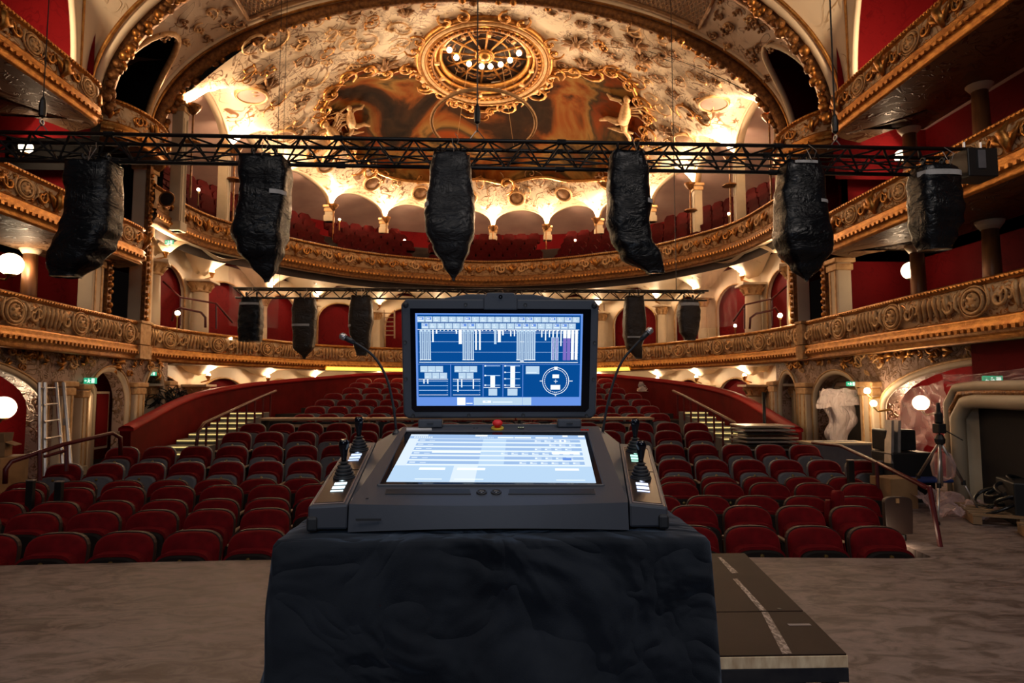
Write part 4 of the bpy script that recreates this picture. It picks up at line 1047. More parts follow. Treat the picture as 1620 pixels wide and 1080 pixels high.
# ------------------------------------------------------------------ lamps of the hall
for i in range(NB+1):
    p = S2(i); inn = Vector((DC[0]-p.x, DC[1]-p.y, 0)).normalized(); q = p+inn*.16
    where = ['first on the left by the arch', 'second on the left', 'third on the left', 'fourth on the left', 'fifth on the left', 'just left of centre', 'at the centre', 'just right of centre', 'fifth on the right', 'fourth on the right', 'third on the right', 'second on the right', 'first on the right by the arch'][i]
    t = thing('torchere', 'dark bowl uplighter under a lunette foot, '+where, 'lamp', (q.x, q.y, 8.55), 'uplighters round the gallery')
    MB().lathe((0, 0, 0), [(.05, 0), (.09, .06), (.17, .17), (.20, .24), (.17, .22)], 12).build('bowl', M['gold_dark'], t, smooth=True, loc=(0, 0, 0))
    MB().lathe((0, 0, 0), [(.15, .2), (.12, .23), (.01, .24)], 10).build('bulb', E_TORCH, t, loc=(0, 0, 0))
    zb = 6.4 if i in (0, 1, 2, 10, 11, 12) else 7.4
    MB().tube([(0, 0, 0), (0, 0, zb-8.55)], .025, 6).build('pole', M['gold_dark'], t, loc=(0, 0, 0))
    if i in (0, 1, 2, 10, 11, 12): MB().lathe((0, 0, -.8), [(.05, 0), (.24, .05), (.2, .1), (.03, .14)], 10).build('collar', M['gold_dark'], t, loc=(0, 0, 0))
    light('POINT', (q.x+inn.x*.05, q.y+inn.y*.05, 8.94), 200 if 0 < i < NB else 210, WARM, .06)
    dq = Vector((inn.x*1.0, inn.y*1.0, 1.05)).to_track_quat('-Z', 'Y').to_euler(); light('SPOT', (q.x+inn.x*.08, q.y+inn.y*.08, 8.95), 560, WARM2, .06, dq, spot=math.radians(95), blend=1.0, name='torchere_uplight')
    # column under the lunette foot
    z0 = 5.5 if i in (0, 1, 2, 10, 11, 12) else 8.15
    c = pilaster(p.x-inn.x*.12, p.y-inn.y*.12, z0, 8.8, .28, .28, 'cream gallery pier under a lunette foot, '+where, 'cream_dark', False, 'gallery piers')
TZ = 4.93
for i, (x, y) in enumerate(W1P):
    inn = Vector((.2-x, 19-y, 0)).normalized()
    where = ['first on the left', 'second on the left', 'third on the left', 'fourth on the left', 'fifth on the left', 'left of the centre', 'at the centre', 'right of the centre', 'fifth on the right', 'fourth on the right', 'third on the right', 'second on the right', 'first on the right'][i]
    for st, zz, e, dd in ((1, 4.95, 85, 'above a column behind the lowest balcony'), (0, 1.95, 52, 'above a column under the lowest balcony')):
        q = Vector((x, y, zz))+inn*.30
        t = thing('torch_lamp', 'small gilt torch lamp %s, %s' % (dd, where), 'lamp', tuple(q), 'small torch lamps on the columns')
        MB().lathe((0, 0, 0), [(.03, -.12), (.05, -.05), (.09, .03), (.08, .04)], 8).build('cup', M['gold'], t, smooth=True, loc=(0, 0, 0))
        MB().sphere((0, 0, .05), .06, 8, 6).build('bulb', E_TORCH, t, smooth=True, loc=(0, 0, 0))
        MB().tube([(0, 0, -.1), (-inn.x*.2, -inn.y*.2, -.16)], .02, 5).build('arm', M['gold'], t, loc=(0, 0, 0))
        light('POINT', (q.x+inn.x*.06, q.y+inn.y*.06, zz+.12), e*(1.0 if i in (1, 2, 10, 11, 0, 12) else .55), WARM2, .05)
# globe lamps on the box walls
def globe(name, p, r, label, e, post=True, wall=None):
    t = thing('globe_lamp', label, 'lamp', tuple(p), 'round globe wall lamps')
    MB().sphere((0, 0, 0), r, 16, 10).build('globe', E_GLOBE, t, smooth=True, loc=(0, 0, 0))
    s = 1 if p.x > 0 else -1
    MB().tube([(0, 0, -r*.95), (s*.08, 0, -r-.08), (s*.30, 0, -r-.05)], .022, 6).build('arm', M['brass'], t, loc=(0, 0, 0))
    MB().lathe((0, 0, 0), [(r*.3, -r*1.08), (r*.45, -r*.95), (r*.45, -r*.85)], 10).build('holder', M['brass'], t, loc=(0, 0, 0))
    light('POINT', (p.x-s*(r+.03), p.y-.02, p.z), e, WARM2, .1)
globe('a', atX(17, 418, -8.6), .21, 'large glowing globe lamp on the red left wall above the lowest balcony', 18)
globe('b', atX(1441, 428, 8.6), .17, 'glowing globe lamp on the red right wall, half behind the column', 18)
globe('c', atX(5, 645, -8.3), .20, 'glowing globe lamp at the left edge beside the aluminium ladder', 28)
globe('d', atX(1457, 637, 8.3), .14, 'globe lamp glowing behind the plastic sheet on the right red wall', 44)
globe('e', atX(41, 233, -8.6), .12, 'small globe lamp behind the truss on the upper left box wall', 16)
globe('f', atX(1425, 247, 8.6), .12, 'small globe lamp behind the truss on the upper right box wall', 16)
globe('g', atX(127, 637, -7.8), .05, 'small bare bulb in the dark left doorway', 8)
globe('h', atX(1372, 618, 7.3), .06, 'upper bulb of the twin lamps on the right pier', 12)
globe('i', atX(1382, 638, 7.3), .06, 'lower bulb of the twin lamps on the right pier', 18)
for i, (px, py, Y) in enumerate(((281, 495, 15.2), (365, 535, 18.0), (1163, 515, 17.8), (1234, 499, 15.3), (314, 300, 16.6), (640, 380, 26), (910, 380, 26), (537, 347, 24), (1073, 468, 24), (470, 468, 24), (1153, 338, 19))):
    p = atY(px, py, Y); t = thing('glow_bulb', 'tiny bare glowing bulb, %s' % ['by the left rail of the lowest balcony', 'behind the left handrail of the lowest balcony', 'behind the right handrail of the lowest balcony', 'by the right rail of the lowest balcony', 'above the second balcony at left', 'in the gallery aisle left of centre', 'in the gallery aisle right of centre', 'at the gallery back wall, left', 'behind the rear truss, right', 'behind the rear truss, left', 'on the second balcony rail, right'][i], 'lamp', tuple(p), 'tiny bulbs about the hall')
    MB().sphere((0, 0, 0), .06 if i in (0, 3, 8, 9) else .045, 8, 6).build('bulb', E_BULB, t, loc=(0, 0, 0)); MB().lathe((0, 0, 0), [(.03, -.1), (.035, -.04)], 8).build('socket', M['brass'], t, loc=(0, 0, 0)); MB().tube([(0, 0, -.08), (0, 0, -.42)], .014, 5).build('stem', M['brass'], t, loc=(0, 0, 0))
    if i in (0, 3, 8, 9): light('POINT', (p.x, p.y-.1, p.z), 4, WARM2, .05)
light('AREA', (0.2, 21.0, 2.12), 60, (1, .62, .2), 8, (0, 0, 0), 1.0, name='cove_light')
for sx in (-1, 1): light('POINT', (sx*7.8, 10.2, 7.9), 260, WARM2, .15, name='upper_box_fill'); light('POINT', (sx*8.5, 7.0, 7.7), 120, WARM2, .15, name='upper_box_fill')  # unseen lights added in the top boxes to brighten the front vault
light('AREA', (0.2, 18.0, 7.6), 30, (1, .62, .36), 8, (0, 0, 0), 6.0, name='hall_bounce_light') if False else None

# ceiling chandelier ring
t = thing('ceiling_chandelier', 'great round gilded ceiling rosette with glowing bulbs round its rim', 'chandelier', tuple(CH), None)
TI = Matrix.Rotation(math.radians(-8), 3, 'X')
def cring(nm, r, rt, dz, m, seg=56, par=t): return MB().ring(TI @ Vector((0, 0, dz)), r, rt, seg, 8, TI).build(nm, M[m], par, smooth=True, loc=(0, 0, 0))
cring('outer_ring', 2.08, .10, 0, 'gold'); cring('outer_fillet', 1.94, .05, -.06, 'gold_pale'); cring('step_ring', 1.82, .09, .0, 'gold'); cring('bead_ring', 1.68, .05, -.04, 'gold_dark'); cring('step_ring', 1.60, .08, .10, 'gold'); cring('inner_ring', 1.44, .10, .22, 'gold'); cring('grille_ring', .80, .03, .34, 'gold'); cring('grille_ring', 1.05, .03, .34, 'gold_dark'); cring('hub_ring', .26, .06, .32, 'gold')
MB().lathe(TI @ Vector((0, 0, .42)), [(1.5, 0), (1.49, .02)], 40, TI).build('backplate', mk('grille_brown', (.045, .018, .008), (.02, .008, .004), 20, .7), t, loc=(0, 0, 0))
MB().lathe(TI @ Vector((0, 0, .10)), [(2.5, .1), (2.1, .0), (1.6, .02)], 56, TI, caps=False).build('moulded_surround', M['gold_pale'], t, smooth=True, loc=(0, 0, 0))
MB().lathe(TI @ Vector((0, 0, .20)), [(.02, 0), (.16, .03), (.2, .1), (.24, .2)], 16, TI).build('hub', M['gold'], t, smooth=True, loc=(0, 0, 0))
for k in range(12):
    a = 2*PI*k/12+.1; d = Vector((math.cos(a), math.sin(a), 0)); e = Vector((-d.y, d.x, 0))
    u3 = Vector((0, 0, .33)); MB().tube([TI @ (d*.2+u3), TI @ (d*.5+u3), TI @ (d*.9+u3), TI @ (d*1.42+u3)], [.05, .03, .045, .03], 6).build('spoke', M['gold'], t, smooth=True, loc=(0, 0, 0))
    sp = spiral2(s=.42, turns=1.2, n=12)
    MB().tube([TI @ (d*(1.02+x)+e*(y+.22)+u3) for x, y in sp], .022, 5).build('grille_scroll', M['gold_dark'], t, smooth=True, loc=(0, 0, 0))
    MB().box(tuple(TI @ (d*1.5+Vector((0, 0, -.1)))), (.16, .1, .08), a).build('rim_clasp', M['gold_pale'], t, loc=(0, 0, 0), bevel=.015)
nb = MB().sphere((0, 0, 0), .05, 6, 4).mesh('bead', M['gold'], True)
for k in range(60):
    a = 2*PI*k/60; o = put('bead', nb, t); o.location = TI @ Vector((1.74*math.cos(a), 1.74*math.sin(a), -.1))
BPX = [(712, 41), (708, 52), (711, 79), (722, 91), (742, 101), (762, 105), (776, 105), (792, 102), (807, 95), (821, 84), (815, 42)]
for px, py in BPX:
    # bulbs stand on a circle a little inside the rim
    dr = Vector(_ray(px, py)); nn_ = TI @ Vector((0, 0, 1)); o_ = Vector((CX, 0, CZ)); q = o_+dr*((CH+nn_*.20-o_).dot(nn_)/dr.dot(nn_))-CH
    MB().sphere(q, .085, 10, 8).build('bulb', E_BULB, t, smooth=True, loc=(0, 0, 0)).data
for k in range(8):
    a = 2*PI*k/8; q = CH+(TI @ Vector((1.45*math.cos(a), 1.45*math.sin(a), -.42))); light('POINT', tuple(q), 13, WARM2, .08, name='chandelier_light')
# scroll brackets round the rosette
for k in range(8):
    a = 2*PI*(k+.5)/8; p = TI @ Vector((2.25*math.cos(a), 2.25*math.sin(a), -.06)); bb = MB(); sp = spiral2(s=.55, turns=1.2, n=12)
    for sg in (-1, 1):
        bb.tube([p+TI @ Vector((math.cos(a)*y-math.sin(a)*(sg*(x+.25)), math.sin(a)*y+math.cos(a)*(sg*(x+.25)), 0)) for x, y in sp], [.04*(.4+math.sin(PI*(i+1)/14)) for i in range(13)], 5)
    bb.build('scroll_bracket', M['gold'], t, smooth=True, loc=(0, 0, 0))
# hanging hoop below it
hc = Vector((.15, 18.0, 9.33)); t = thing('hanging_hoop', 'thin golden hoop hung on wires below the ceiling rosette', 'hoop', tuple(hc))
TH = Matrix.Rotation(math.radians(-13), 3, 'X')
MB().ring((0, 0, 0), 1.52, .05, 60, 6, TH).build('hoop', M['gold_pale'], t, smooth=True, loc=(0, 0, 0))
for a in (.9, 2.2, 4.0, 5.4):
    p = TH @ Vector((1.5*math.cos(a), 1.5*math.sin(a), 0)); q = CH-hc+Vector((math.cos(a)*.9, .3+math.sin(a)*.7-.9, -.1)); MB().tube([p, q], .006, 4).build('suspension_wire', M['gold_pale'], t, loc=(0, 0, 0))
# ================================================================== THINGS
def truss(name, label, a, b_, w_, h, cell, mat, r=.024, rb=.012, n_seg=None):
    """triangular truss from a to b: two top chords, one bottom chord, braces as individual parts"""
    a, b_ = Vector(a), Vector(b_); d = (b_-a); L = d.length; d.normalize(); nrm = Vector((-d.y, d.x, 0))
    t = thing(name, label, 'truss', tuple((a+b_)/2))
    ch = [lambda s: a+d*s, lambda s: a+d*s+nrm*w_, lambda s: a+d*s+nrm*(w_*.5)+Vector((0, 0, -h))]
    for f in ch: MB().tube([f(0), f(L)], r, 8).build('chord', M[mat], t, smooth=True)
    n = int(L/cell)
    for k in range(n):
        s0, s1, s2 = k*cell, (k+.5)*cell, (k+1)*cell
        bb = MB()
        bb.tube([ch[0](s0), ch[2](s1)], rb, 5).tube([ch[2](s1), ch[0](s2)], rb, 5); bb.build('front_brace', M[mat], t)
        bb = MB(); bb.tube([ch[1](s0), ch[2](s1)], rb, 5).tube([ch[2](s1), ch[1](s2)], rb, 5); bb.build('rear_brace', M[mat], t)
        bb = MB(); bb.tube([ch[0](s0), ch[1](s1)], rb, 5).tube([ch[1](s1), ch[0](s2)], rb, 5); bb.build('top_brace', M[mat], t)
        if k and k % 6 == 0:
            for f in ch: MB().tube([f(s0)-d*.05, f(s0)+d*.05], r*1.4, 8).build('coupler', M[mat], t)
    return t
M['truss_rear'] = mk('truss_rear', (0.045, 0.035, 0.03), None, 10, .4, .5)
tr = truss('lighting_truss', 'long black lighting truss across the hall in front, carrying six bagged lamps', (-6.4, 6.95, 4.42), (6.05, 7.05, 4.41), .29, .265, .42, 'black_metal')
truss('rear_truss', 'smaller dark truss farther back over the stalls with five bagged lamps', (-5.3, 14.0, 3.82), (5.3, 14.05, 3.82), .27, .20, .42, 'truss_rear', .022, .011)
# cables slung in the front truss
t = thing('truss_cable', 'black power cables lying loosely in the front truss', 'cable', (0, 7.1, 4.3))
for k in range(3):
    MB().tube([(x, 7.1+.06*k+.03*math.sin(x*3+k), 4.22+.05*math.sin(x*2.3+k*2)+.02*k) for x in [-6+.3*i for i in range(40)]], .011, 5).build('cable', M['black'], t, smooth=True)
def bag(px, pyt, pyb, wpx, Y, seed, label, group, prof, tapes=(), lean=0.0, tip=0.0, topc='black', col='bag_black', dep=.8):
    rr = random.Random(seed); top = atY(px, pyt, Y); bot = atY(px+tip, pyb, Y); H = top.z-bot.z; s_ = Y/1000
    t = thing('bagged_spotlight', label, 'spotlight', tuple(top), group)
    nz, na = 44, 40; bb = MB(); off = Vector((seed*3.1, seed*1.7, 0))
    for j in range(nz+1):
        v = j/nz; q = v*(len(prof)-1); i = min(int(q), len(prof)-2); f = q-i; f = f*f*(3-2*f); wd, cx = [prof[i][c]*(1-f)+prof[i+1][c]*f for c in (0, 1)]
        wd *= wpx*s_*.5; cxx = cx*s_; z = -H*v
        for k in range(na):
            a = 2*PI*k/na; ca, sa = math.cos(a), math.sin(a); e = .5
            x = math.copysign(abs(ca)**e, ca); y = math.copysign(abs(sa)**e, sa)
            p3 = Vector((x*1.2, y*1.2, z*2.4))+off; p4 = Vector((x*.8, y*.8, z*7.5+x*1.2))+off
            dg = v*15+x*1.6*math.sin(seed)+noise.noise(p3*.9)*3.2; ns = -.05*abs(math.sin(dg))**.6*(.4+noise.noise(p3)+.5)+noise.noise(p3*.8)*.09+noise.noise(p4*.8)*.02
            kx = 1+ns*(1.0 if v > .06 else .4)
            bb.v.append((cxx+x*wd*kx, y*wd*dep*kx, z+noise.noise(p3*3)*.015+(noise.noise(Vector((x*2, y*2, seed)))*.05 if j in (0,) else 0)))
    for j in range(nz):
        for k in range(na): bb.f.append((j*na+k, (j+1)*na+k, (j+1)*na+(k+1) % na, j*na+(k+1) % na)); bb.mi.append(0); bb.uv.append(None)
    bb.f.append(tuple(nz*na+k for k in range(na))); bb.mi.append(0); bb.uv.append(None); bb.f.append(tuple(range(na-1, -1, -1))); bb.mi.append(0); bb.uv.append(None)
    me = bb.mesh('plastic_bag', M[col], True); put('plastic_bag', me, t, loc=(0, 0, 0))
    for v, x0, x1, hh in tapes:
        q = v*(len(prof)-1); i = min(int(q), len(prof)-2); f = q-i; wd, cx = [prof[i][c]*(1-f)+prof[i+1][c]*f for c in (0, 1)]; wd *= wpx*s_*.5*1.0
        pts = []
        for k in range(13):
            x = x0+(x1-x0)*k/12; y = -(max(0, 1-abs(x)**3.2))**(1/3.2); pts.append(Vector((cx*s_+x*wd*1.03, y*wd*dep*1.03-.012, -H*v)))
        b2 = MB()
        for p in pts: b2.v += [(p.x, p.y, p.z+hh/2), (p.x, p.y, p.z-hh/2)]
        for k in range(12): b2.f.append((2*k, 2*k+1, 2*k+3, 2*k+2)); b2.mi.append(0); b2.uv.append(None)
        o = b2.build('tape_band', M['white_tape'], t, loc=(0, 0, 0)); sm = o.modifiers.new('s', 'SOLIDIFY'); sm.thickness = .006
    # clamp and yoke between truss and bag
    w0 = wpx*s_*.2
    for sg in (-1, 1):
        MB().tube([(sg*w0, 0, -.04), (sg*w0, 0, .10)], .018, 6).build('clamp', M['black_metal'], t, loc=(0, 0, 0)); MB().ring((sg*w0, 0, .10), .035, .012, 12, 6, Matrix.Rotation(PI/2, 3, 'Y')).build('hook', M['black_metal'], t, loc=(0, 0, 0))
    MB().box((0, 0, 0), (wpx*s_*.62, .16, .07)).build('lamp_base', M['black'], t, loc=(0, 0, 0), bevel=.01)
    MB().tube([(w0*.5, -.12, .22), (w0*.9, -.2, .12), (w0*.4, -.22, -.02), (w0*.2, -.14, .16)], .004, 5).build('safety_wire', M['silver'], t, loc=(0, 0, 0))
    return t
def bagmat(name, c, c2, r=.24):
    t = NT(name); v = t.coord(scale=(1, 1, 1.7)); n1 = t.noise(v, 3.2, 5, 1.3, .55); n2 = t.noise(v, 9, 3, 1.0)
    t.l(t.mix(t.ramp(t.noise(v, 2.5, 2), [(.4, 0.0), (.7, 1.0)]), c, c2), t.b.inputs['Base Color']); t.set(r, 0, .28)
    rg = t.math('ADD', t.math('ABSOLUTE', t.math('SUBTRACT', n1, .5)), t.math('MULTIPLY', n2, .12)); t.bump(rg, .8, .06); return t.m
M['bag_black'] = bagmat('bag_black', (.006, .007, .009), (.011, .013, .016), .26)
M['bag_grey'] = bagmat('bag_grey', (.022, .024, .028), (.013, .014, .017), .3)
M['bag_brown'] = bagmat('bag_brown', (.05, .038, .03), (.03, .022, .018), .3)
G1 = 'black bagged lamps on the front truss'
bag(152, 262, 438, 92, 7.0, 1, 'black bagged lamp, leftmost on the front truss, kinked to the left at its foot', G1, [(.80, -2), (.84, -4), (.80, -1), (.82, -1), (.86, -4), (.88, -12), (.80, -26), (.45, -38)], (), 0, 0)
bag(418, 254, 446, 90, 7.0, 2, 'black bagged lamp, second from left on the front truss, torn flap low down', G1, [(.82, 2), (.92, 2), (.84, 3), (.86, 3), (.88, 0), (.92, -2), (.78, 0), (.44, 6), (.08, 10)], ((.30, .45, .98, .045),), 0, 0)
bag(713, 248, 444, 82, 6.95, 3, 'greyish black bagged lamp on the front truss, directly above the raised screen', G1, [(.72, 2), (.82, 0), (.86, 0), (.94, 0), (.98, -1), (.98, 0), (.74, 2), (.42, 5), (.04, 6)], ((.42, -.99, -.80, .045),), 0, 0, col='bag_grey')
bag(993, 246, 432, 84, 6.95, 4, 'black bagged lamp, fourth from left on the front truss, twisted to the right', G1, [(.66, -2), (.78, 0), (.82, -1), (.84, 1), (.84, -1), (.78, 4), (.76, 18), (.34, 42)], ((.42, .68, .99, .05),), 0, 0)
bag(1264, 264, 445, 84, 7.05, 5, 'black bagged lamp, fifth from left on the front truss, pointed at the bottom', G1, [(.72, 0), (.86, 2), (.88, -2), (.92, -1), (.96, 0), (1.04, 2), (.92, 6), (.52, 6), (.05, 6)], ((.0, -.6, .6, .03), (.34, .5, .9, .035)), 0, 0)
bag(1476, 268, 396, 82, 7.05, 6, 'shorter black bagged lamp with wide white tape near the right truss end', G1, [(.78, 0), (.90, 0), (.92, 1), (.94, 2), (.90, 1), (.74, -2), (.55, -3)], ((.10, -.99, .99, .06),), 0, 0)
G2 = 'bagged lamps on the rear truss'
bag(398, 472, 540, 40, 14.05, 7, 'bagged lamp on the rear truss, leftmost, squat with a white tape line', G2, [(.7, 0), (.9, 0), (.92, 0), (.9, 0), (.85, 0)], ((.14, -.9, .9, .05),))
bag(483, 473, 567, 40, 14.05, 8, 'brownish bagged lamp, second from left on the rear truss, pointed foot', G2, [(.8, 0), (.95, 0), (.92, 0), (.86, 0), (.8, -1), (.1, 1)], ((.45, -.9, .6, .05),), col='bag_brown')
bag(572, 470, 562, 42, 14.05, 9, 'bagged lamp on the rear truss, third from the left, behind the left microphone', G2, [(.75, 0), (.9, 0), (.92, 0), (.8, -1), (.62, 2), (.4, 2)], ((.5, -.98, -.7, .05),), col='bag_brown')
bag(1003, 470, 567, 38, 14.05, 10, 'bagged lamp on the rear truss behind the right microphone', G2, [(.8, 0), (.9, 0), (.95, 0), (.95, 0), (.7, -1), (.3, 6)], ((.66, -.8, .6, .035),), col='bag_brown')
bag(1089, 476, 538, 36, 14.05, 11, 'short bagged lamp on the rear truss, rightmost, with white tape on top', G2, [(.8, 0), (.95, 0), (.95, 0), (.85, 0), (.5, 1)], ((.10, -.95, .95, .07),), col='bag_brown')
# black power box at the truss end
c = atY(1540, 263, 7.1); t = thing('truss_end_box', 'black square distribution box hung at the right end of the front truss', 'box', (c.x, c.y, c.z-.17))
MB().box((0, 0, .17), (.36, .30, .34)).build('housing', M['black'], t, loc=(0, 0, 0), bevel=.012)
MB().box((-.02, -.155, .20), (.09, .02, .22)).build('socket_strip', M['seat_grey'], t, loc=(0, 0, 0), bevel=.006)
for s in (-1, 1): MB().tube([(s*.1, 0, .33), (s*.1, 0, .46)], .016, 6).build('hook', M['silver'], t, loc=(0, 0, 0))
# hoist chains and wires
def chain(px, Y, z0, z1, label, hook=True, r=.006):
    p = atY(px, 200, Y); t = thing('hoist_chain', label, 'chain', (p.x, p.y, z0))
    MB().tube([(0, 0, 0), (0, 0, z1-z0)], r, 5).build('chain', M['black_metal'], t, loc=(0, 0, 0))
    if hook:
        MB().lathe((0, 0, .10), [(.012, 0), (.035, .02), (.04, .12), (.028, .2), (.012, .24)], 8).build('hook_block', M['black'], t, loc=(0, 0, 0)); MB().ring((0, 0, .05), .03, .010, 12, 6, Matrix.Rotation(PI/2, 3, 'Y')).build('hook', M['silver'], t, loc=(0, 0, 0))
        MB().tube([(0, 0, .03), (.10, 0, -.10)], .006, 5).build('sling', M['silver'], t, loc=(0, 0, 0)); MB().tube([(0, 0, .03), (-.10, 0, -.10)], .006, 5).build('sling', M['silver'], t, loc=(0, 0, 0))
chain(755, 7.1, 4.55, 12.5, 'black hoist chain and hook over the middle of the front truss', r=.009); chain(66, 7.1, 4.55, 11, 'black hoist chain and hook over the left end of the truss'); chain(1321, 7.15, 4.52, 11, 'black hoist chain and hook over the right half of the truss', r=.010)
chain(440, 14.1, 3.85, 13, 'thin hoist wire left of centre running up from the rear truss', False, .007); chain(1065, 14.1, 3.85, 13, 'thin hoist wire right of centre running up from the rear truss', False, .010); chain(449, 14.15, 3.85, 13, 'second thin wire beside the left hoist wire', False, .006)

# ------------------------------------------------------------------ draped desk stand
def velvet():
    t = NT('black_drape'); v = t.coord(); n = t.noise(v, 2.2, 5, .8, .6)
    t.l(t.ramp(n, [(.3, (.004, .006, .010)), (.55, (.010, .014, .021)), (.75, (.020, .025, .033))]), t.b.inputs['Base Color']); t.set(.85, 0, .2)  # lighter ramp tones put fold highlights into the cloth colour
    t.b.inputs['Sheen Weight'].default_value = .35; t.b.inputs['Sheen Roughness'].default_value = .5; t.b.inputs['Sheen Tint'].default_value = (.25, .32, .42, 1)
    t.bump(t.math('ADD', t.math('ADD', t.noise(v, 2.6, 2.5, .5, .5), t.math('MULTIPLY', t.math('ABSOLUTE', t.math('SUBTRACT', t.noise(v, 4.5, 2.5, .8, .5), .5)), .5)), t.math('MULTIPLY', t.noise(v, 380, 2), .003)), 1.0, .17); return t.m
t = thing('draped_stand', 'tall desk stand covered to the floor with a black cloth, under the console', 'stand', (.36, 1.67, 0))
X0, X1, Y0, Y1, ZT = -.105, .825, 1.35, 2.0, 1.284
MB().box((.36, 1.68, .64), (X1-X0-.05, Y1-Y0-.04, 1.265)).build('stand_body', M['black'], t)
bb = MB(); npm = 168; per = []
rc = .035
def rrect(x0, x1, y0, y1, rc, n):
    pts = []
    seg = [((x0+rc, y0), (x1-rc, y0)), ((x1, y0+rc), (x1, y1-rc)), ((x1-rc, y1), (x0+rc, y1)), ((x0, y1-rc), (x0, y0+rc))]
    cc = [(x1-rc, y0+rc, -PI/2), (x1-rc, y1-rc, 0), (x0+rc, y1-rc, PI/2), (x0+rc, y0+rc, PI)]
    for (a, c), (cx, cy, s0) in zip(seg, cc):
        for i in range(n): pts.append((a[0]+(c[0]-a[0])*i/n, a[1]+(c[1]-a[1])*i/n))
        for i in range(5): q = s0+PI/2*i/5; pts.append((cx+rc*math.cos(q), cy+rc*math.sin(q)))
    return pts
base = rrect(X0, X1, Y0, Y1, rc, 40); npm = len(base); cx, cy = (X0+X1)/2, (Y0+Y1)/2
rows = [(0.0, 0.0, 0.0), (.5, 0, 0), (.93, 0, 0), (.985, -.002, 0), (1.0, -.012, 0), (1.004, -.03, 0)]+[(1.004+.085*(k/40)**1.0, -.03-1.245*k/40, k/40) for k in range(1, 41)]
for sc_, dz, f in rows:
    for i, (x, y) in enumerate(base):
        dx, dy = x-cx, y-cy; l = math.hypot(dx, dy) or 1
        p = Vector((x*3, y*3, dz*2.2)); nz = (noise.noise(p*1.4)+.6*noise.ridged_multi_fractal(Vector((x*1.8+dz, y*2, dz*1.6)), 1, 2, 3, 1, 2)*.5-.4)*min(f*5, 1)*.055+(noise.noise(p*3.2)*.014*min(f*6, 1))
        ed = math.sin(i*.9)*.0015
        fl = sc_
        bb.v.append((cx+dx*fl+dx/l*(nz+ed), cy+dy*(fl if dy < 0 else min(fl, 1.01))+dy/l*nz, ZT+dz+(noise.noise(Vector((x*6, y*6, 1)))*.0015 if sc_ < 1 else 0)))
for j in range(len(rows)-1):
    for i in range(npm): bb.f.append((j*npm+i, (j+1)*npm+i, (j+1)*npm+(i+1) % npm, j*npm+(i+1) % npm)[::-1]); bb.mi.append(0); bb.uv.append(None)
cloth = bb.build('drape_cloth', velvet(), t, smooth=True, fix=True)

# ------------------------------------------------------------------ the console
M['case'] = mk('console_case', (.062, .068, .084), (.052, .057, .070), 4, .42, .1, .12, 260, .0006)
M['case_dark'] = mk('console_case_dark', (.022, .023, .026), None, 4, .45)
M['panel_dark'] = mk('panel_dark', (.030, .022, .020), None, 5, .30)
M['rubber'] = mk('rubber', (.012, .013, .016), (.018, .019, .022), 30, .55)
M['glass_black'] = mk('glass_black', (.004, .005, .009), None, 2, .08)
def S(n, c, e):
    m = emit(n, c, e, (.0, .0, .0)); m.node_tree.nodes['Principled BSDF'].inputs['Specular IOR Level'].default_value = 0.0; return m
M['s_blue'] = S('screen_blue', (.002, .070, .30), 1.0); M['s_deep'] = S('screen_deep', (.004, .030, .20), 1.0); M['s_band'] = S('screen_band', (.14, .30, .80), 1.0); M['s_line'] = S('screen_line', (.45, .68, 1.0), 1.1)
M['s_white'] = S('screen_white', (.88, .96, 1.0), 1.15); M['s_tile'] = S('screen_tile', (.52, .70, .88), 1.0); M['s_purple'] = S('screen_purple', (.22, .16, .55), 1.0); M['s_pale'] = S('screen_pale', (.52, .72, .95), 1.0); M['s_row'] = S('screen_row', (.36, .54, .84), 1.0); M['s_pale2'] = S('screen_pale_white', (.74, .86, 1.0), 1.05)
SM = [M[k] for k in ('s_blue', 's_deep', 's_band', 's_line', 's_white', 's_tile', 's_purple', 's_pale', 's_row', 's_pale2')]
BLUE, DEEP, BAND, LINE, WHITE, TILE, PURP, PALE, ROW, PALE2 = range(10)
t = thing('control_console', 'grey control console with a raised screen, flat touch screen and four joysticks', 'console', (.36, 1.66, 1.286))
ZB = 1.2875
FL, FR, RL, RRt = Vector((.040, 1.43, 1.347)), Vector((.660, 1.43, 1.347)), Vector((.090, 1.925, 1.487)), Vector((.680, 1.925, 1.487))
def T(u, v, h=0.0):
    p = FL.lerp(FR, u).lerp(RL.lerp(RRt, u), v); n = (FR-FL).cross(RL-FL).normalized(); return p+n*h
bb = MB(); nx = 16
# body: curved front, sloping flanks
tops = []
for k in range(nx+1):
    u = k/nx; bow = -.012*math.sin(PI*u); tops.append((T(u, bow/.495), Vector((T(u, 0).x, 1.424+bow, ZB+.008*math.sin(PI*u)))))
WL, WR = Vector((.012, 1.925, 1.442)), Vector((.742, 1.925, 1.437))
vs = []
for p, q in tops: vs += [p, q]
bb.add(vs, [(2*k, 2*k+1, 2*k+3, 2*k+2) for k in range(nx)])
bb.add([p for p, q in tops]+[RRt, RL], [tuple(range(nx+3))])
bb.add([FL, RL, WL], [(0, 1, 2)]); bb.add([FR, WR, RRt], [(0, 1, 2)])
z0 = lambda p: Vector((p.x, p.y, ZB))
bb.add([RL, RRt, WR, z0(WR), z0(WL), WL], [(0, 1, 2, 3, 4, 5)])
bb.add([FL, WL, z0(WL), z0(FL)], [(0, 1, 2, 3)]); bb.add([FR, z0(FR), z0(WR), WR], [(0, 1, 2, 3)])
bb.build('body', M['case'], t, fix=False, bevel=.004)
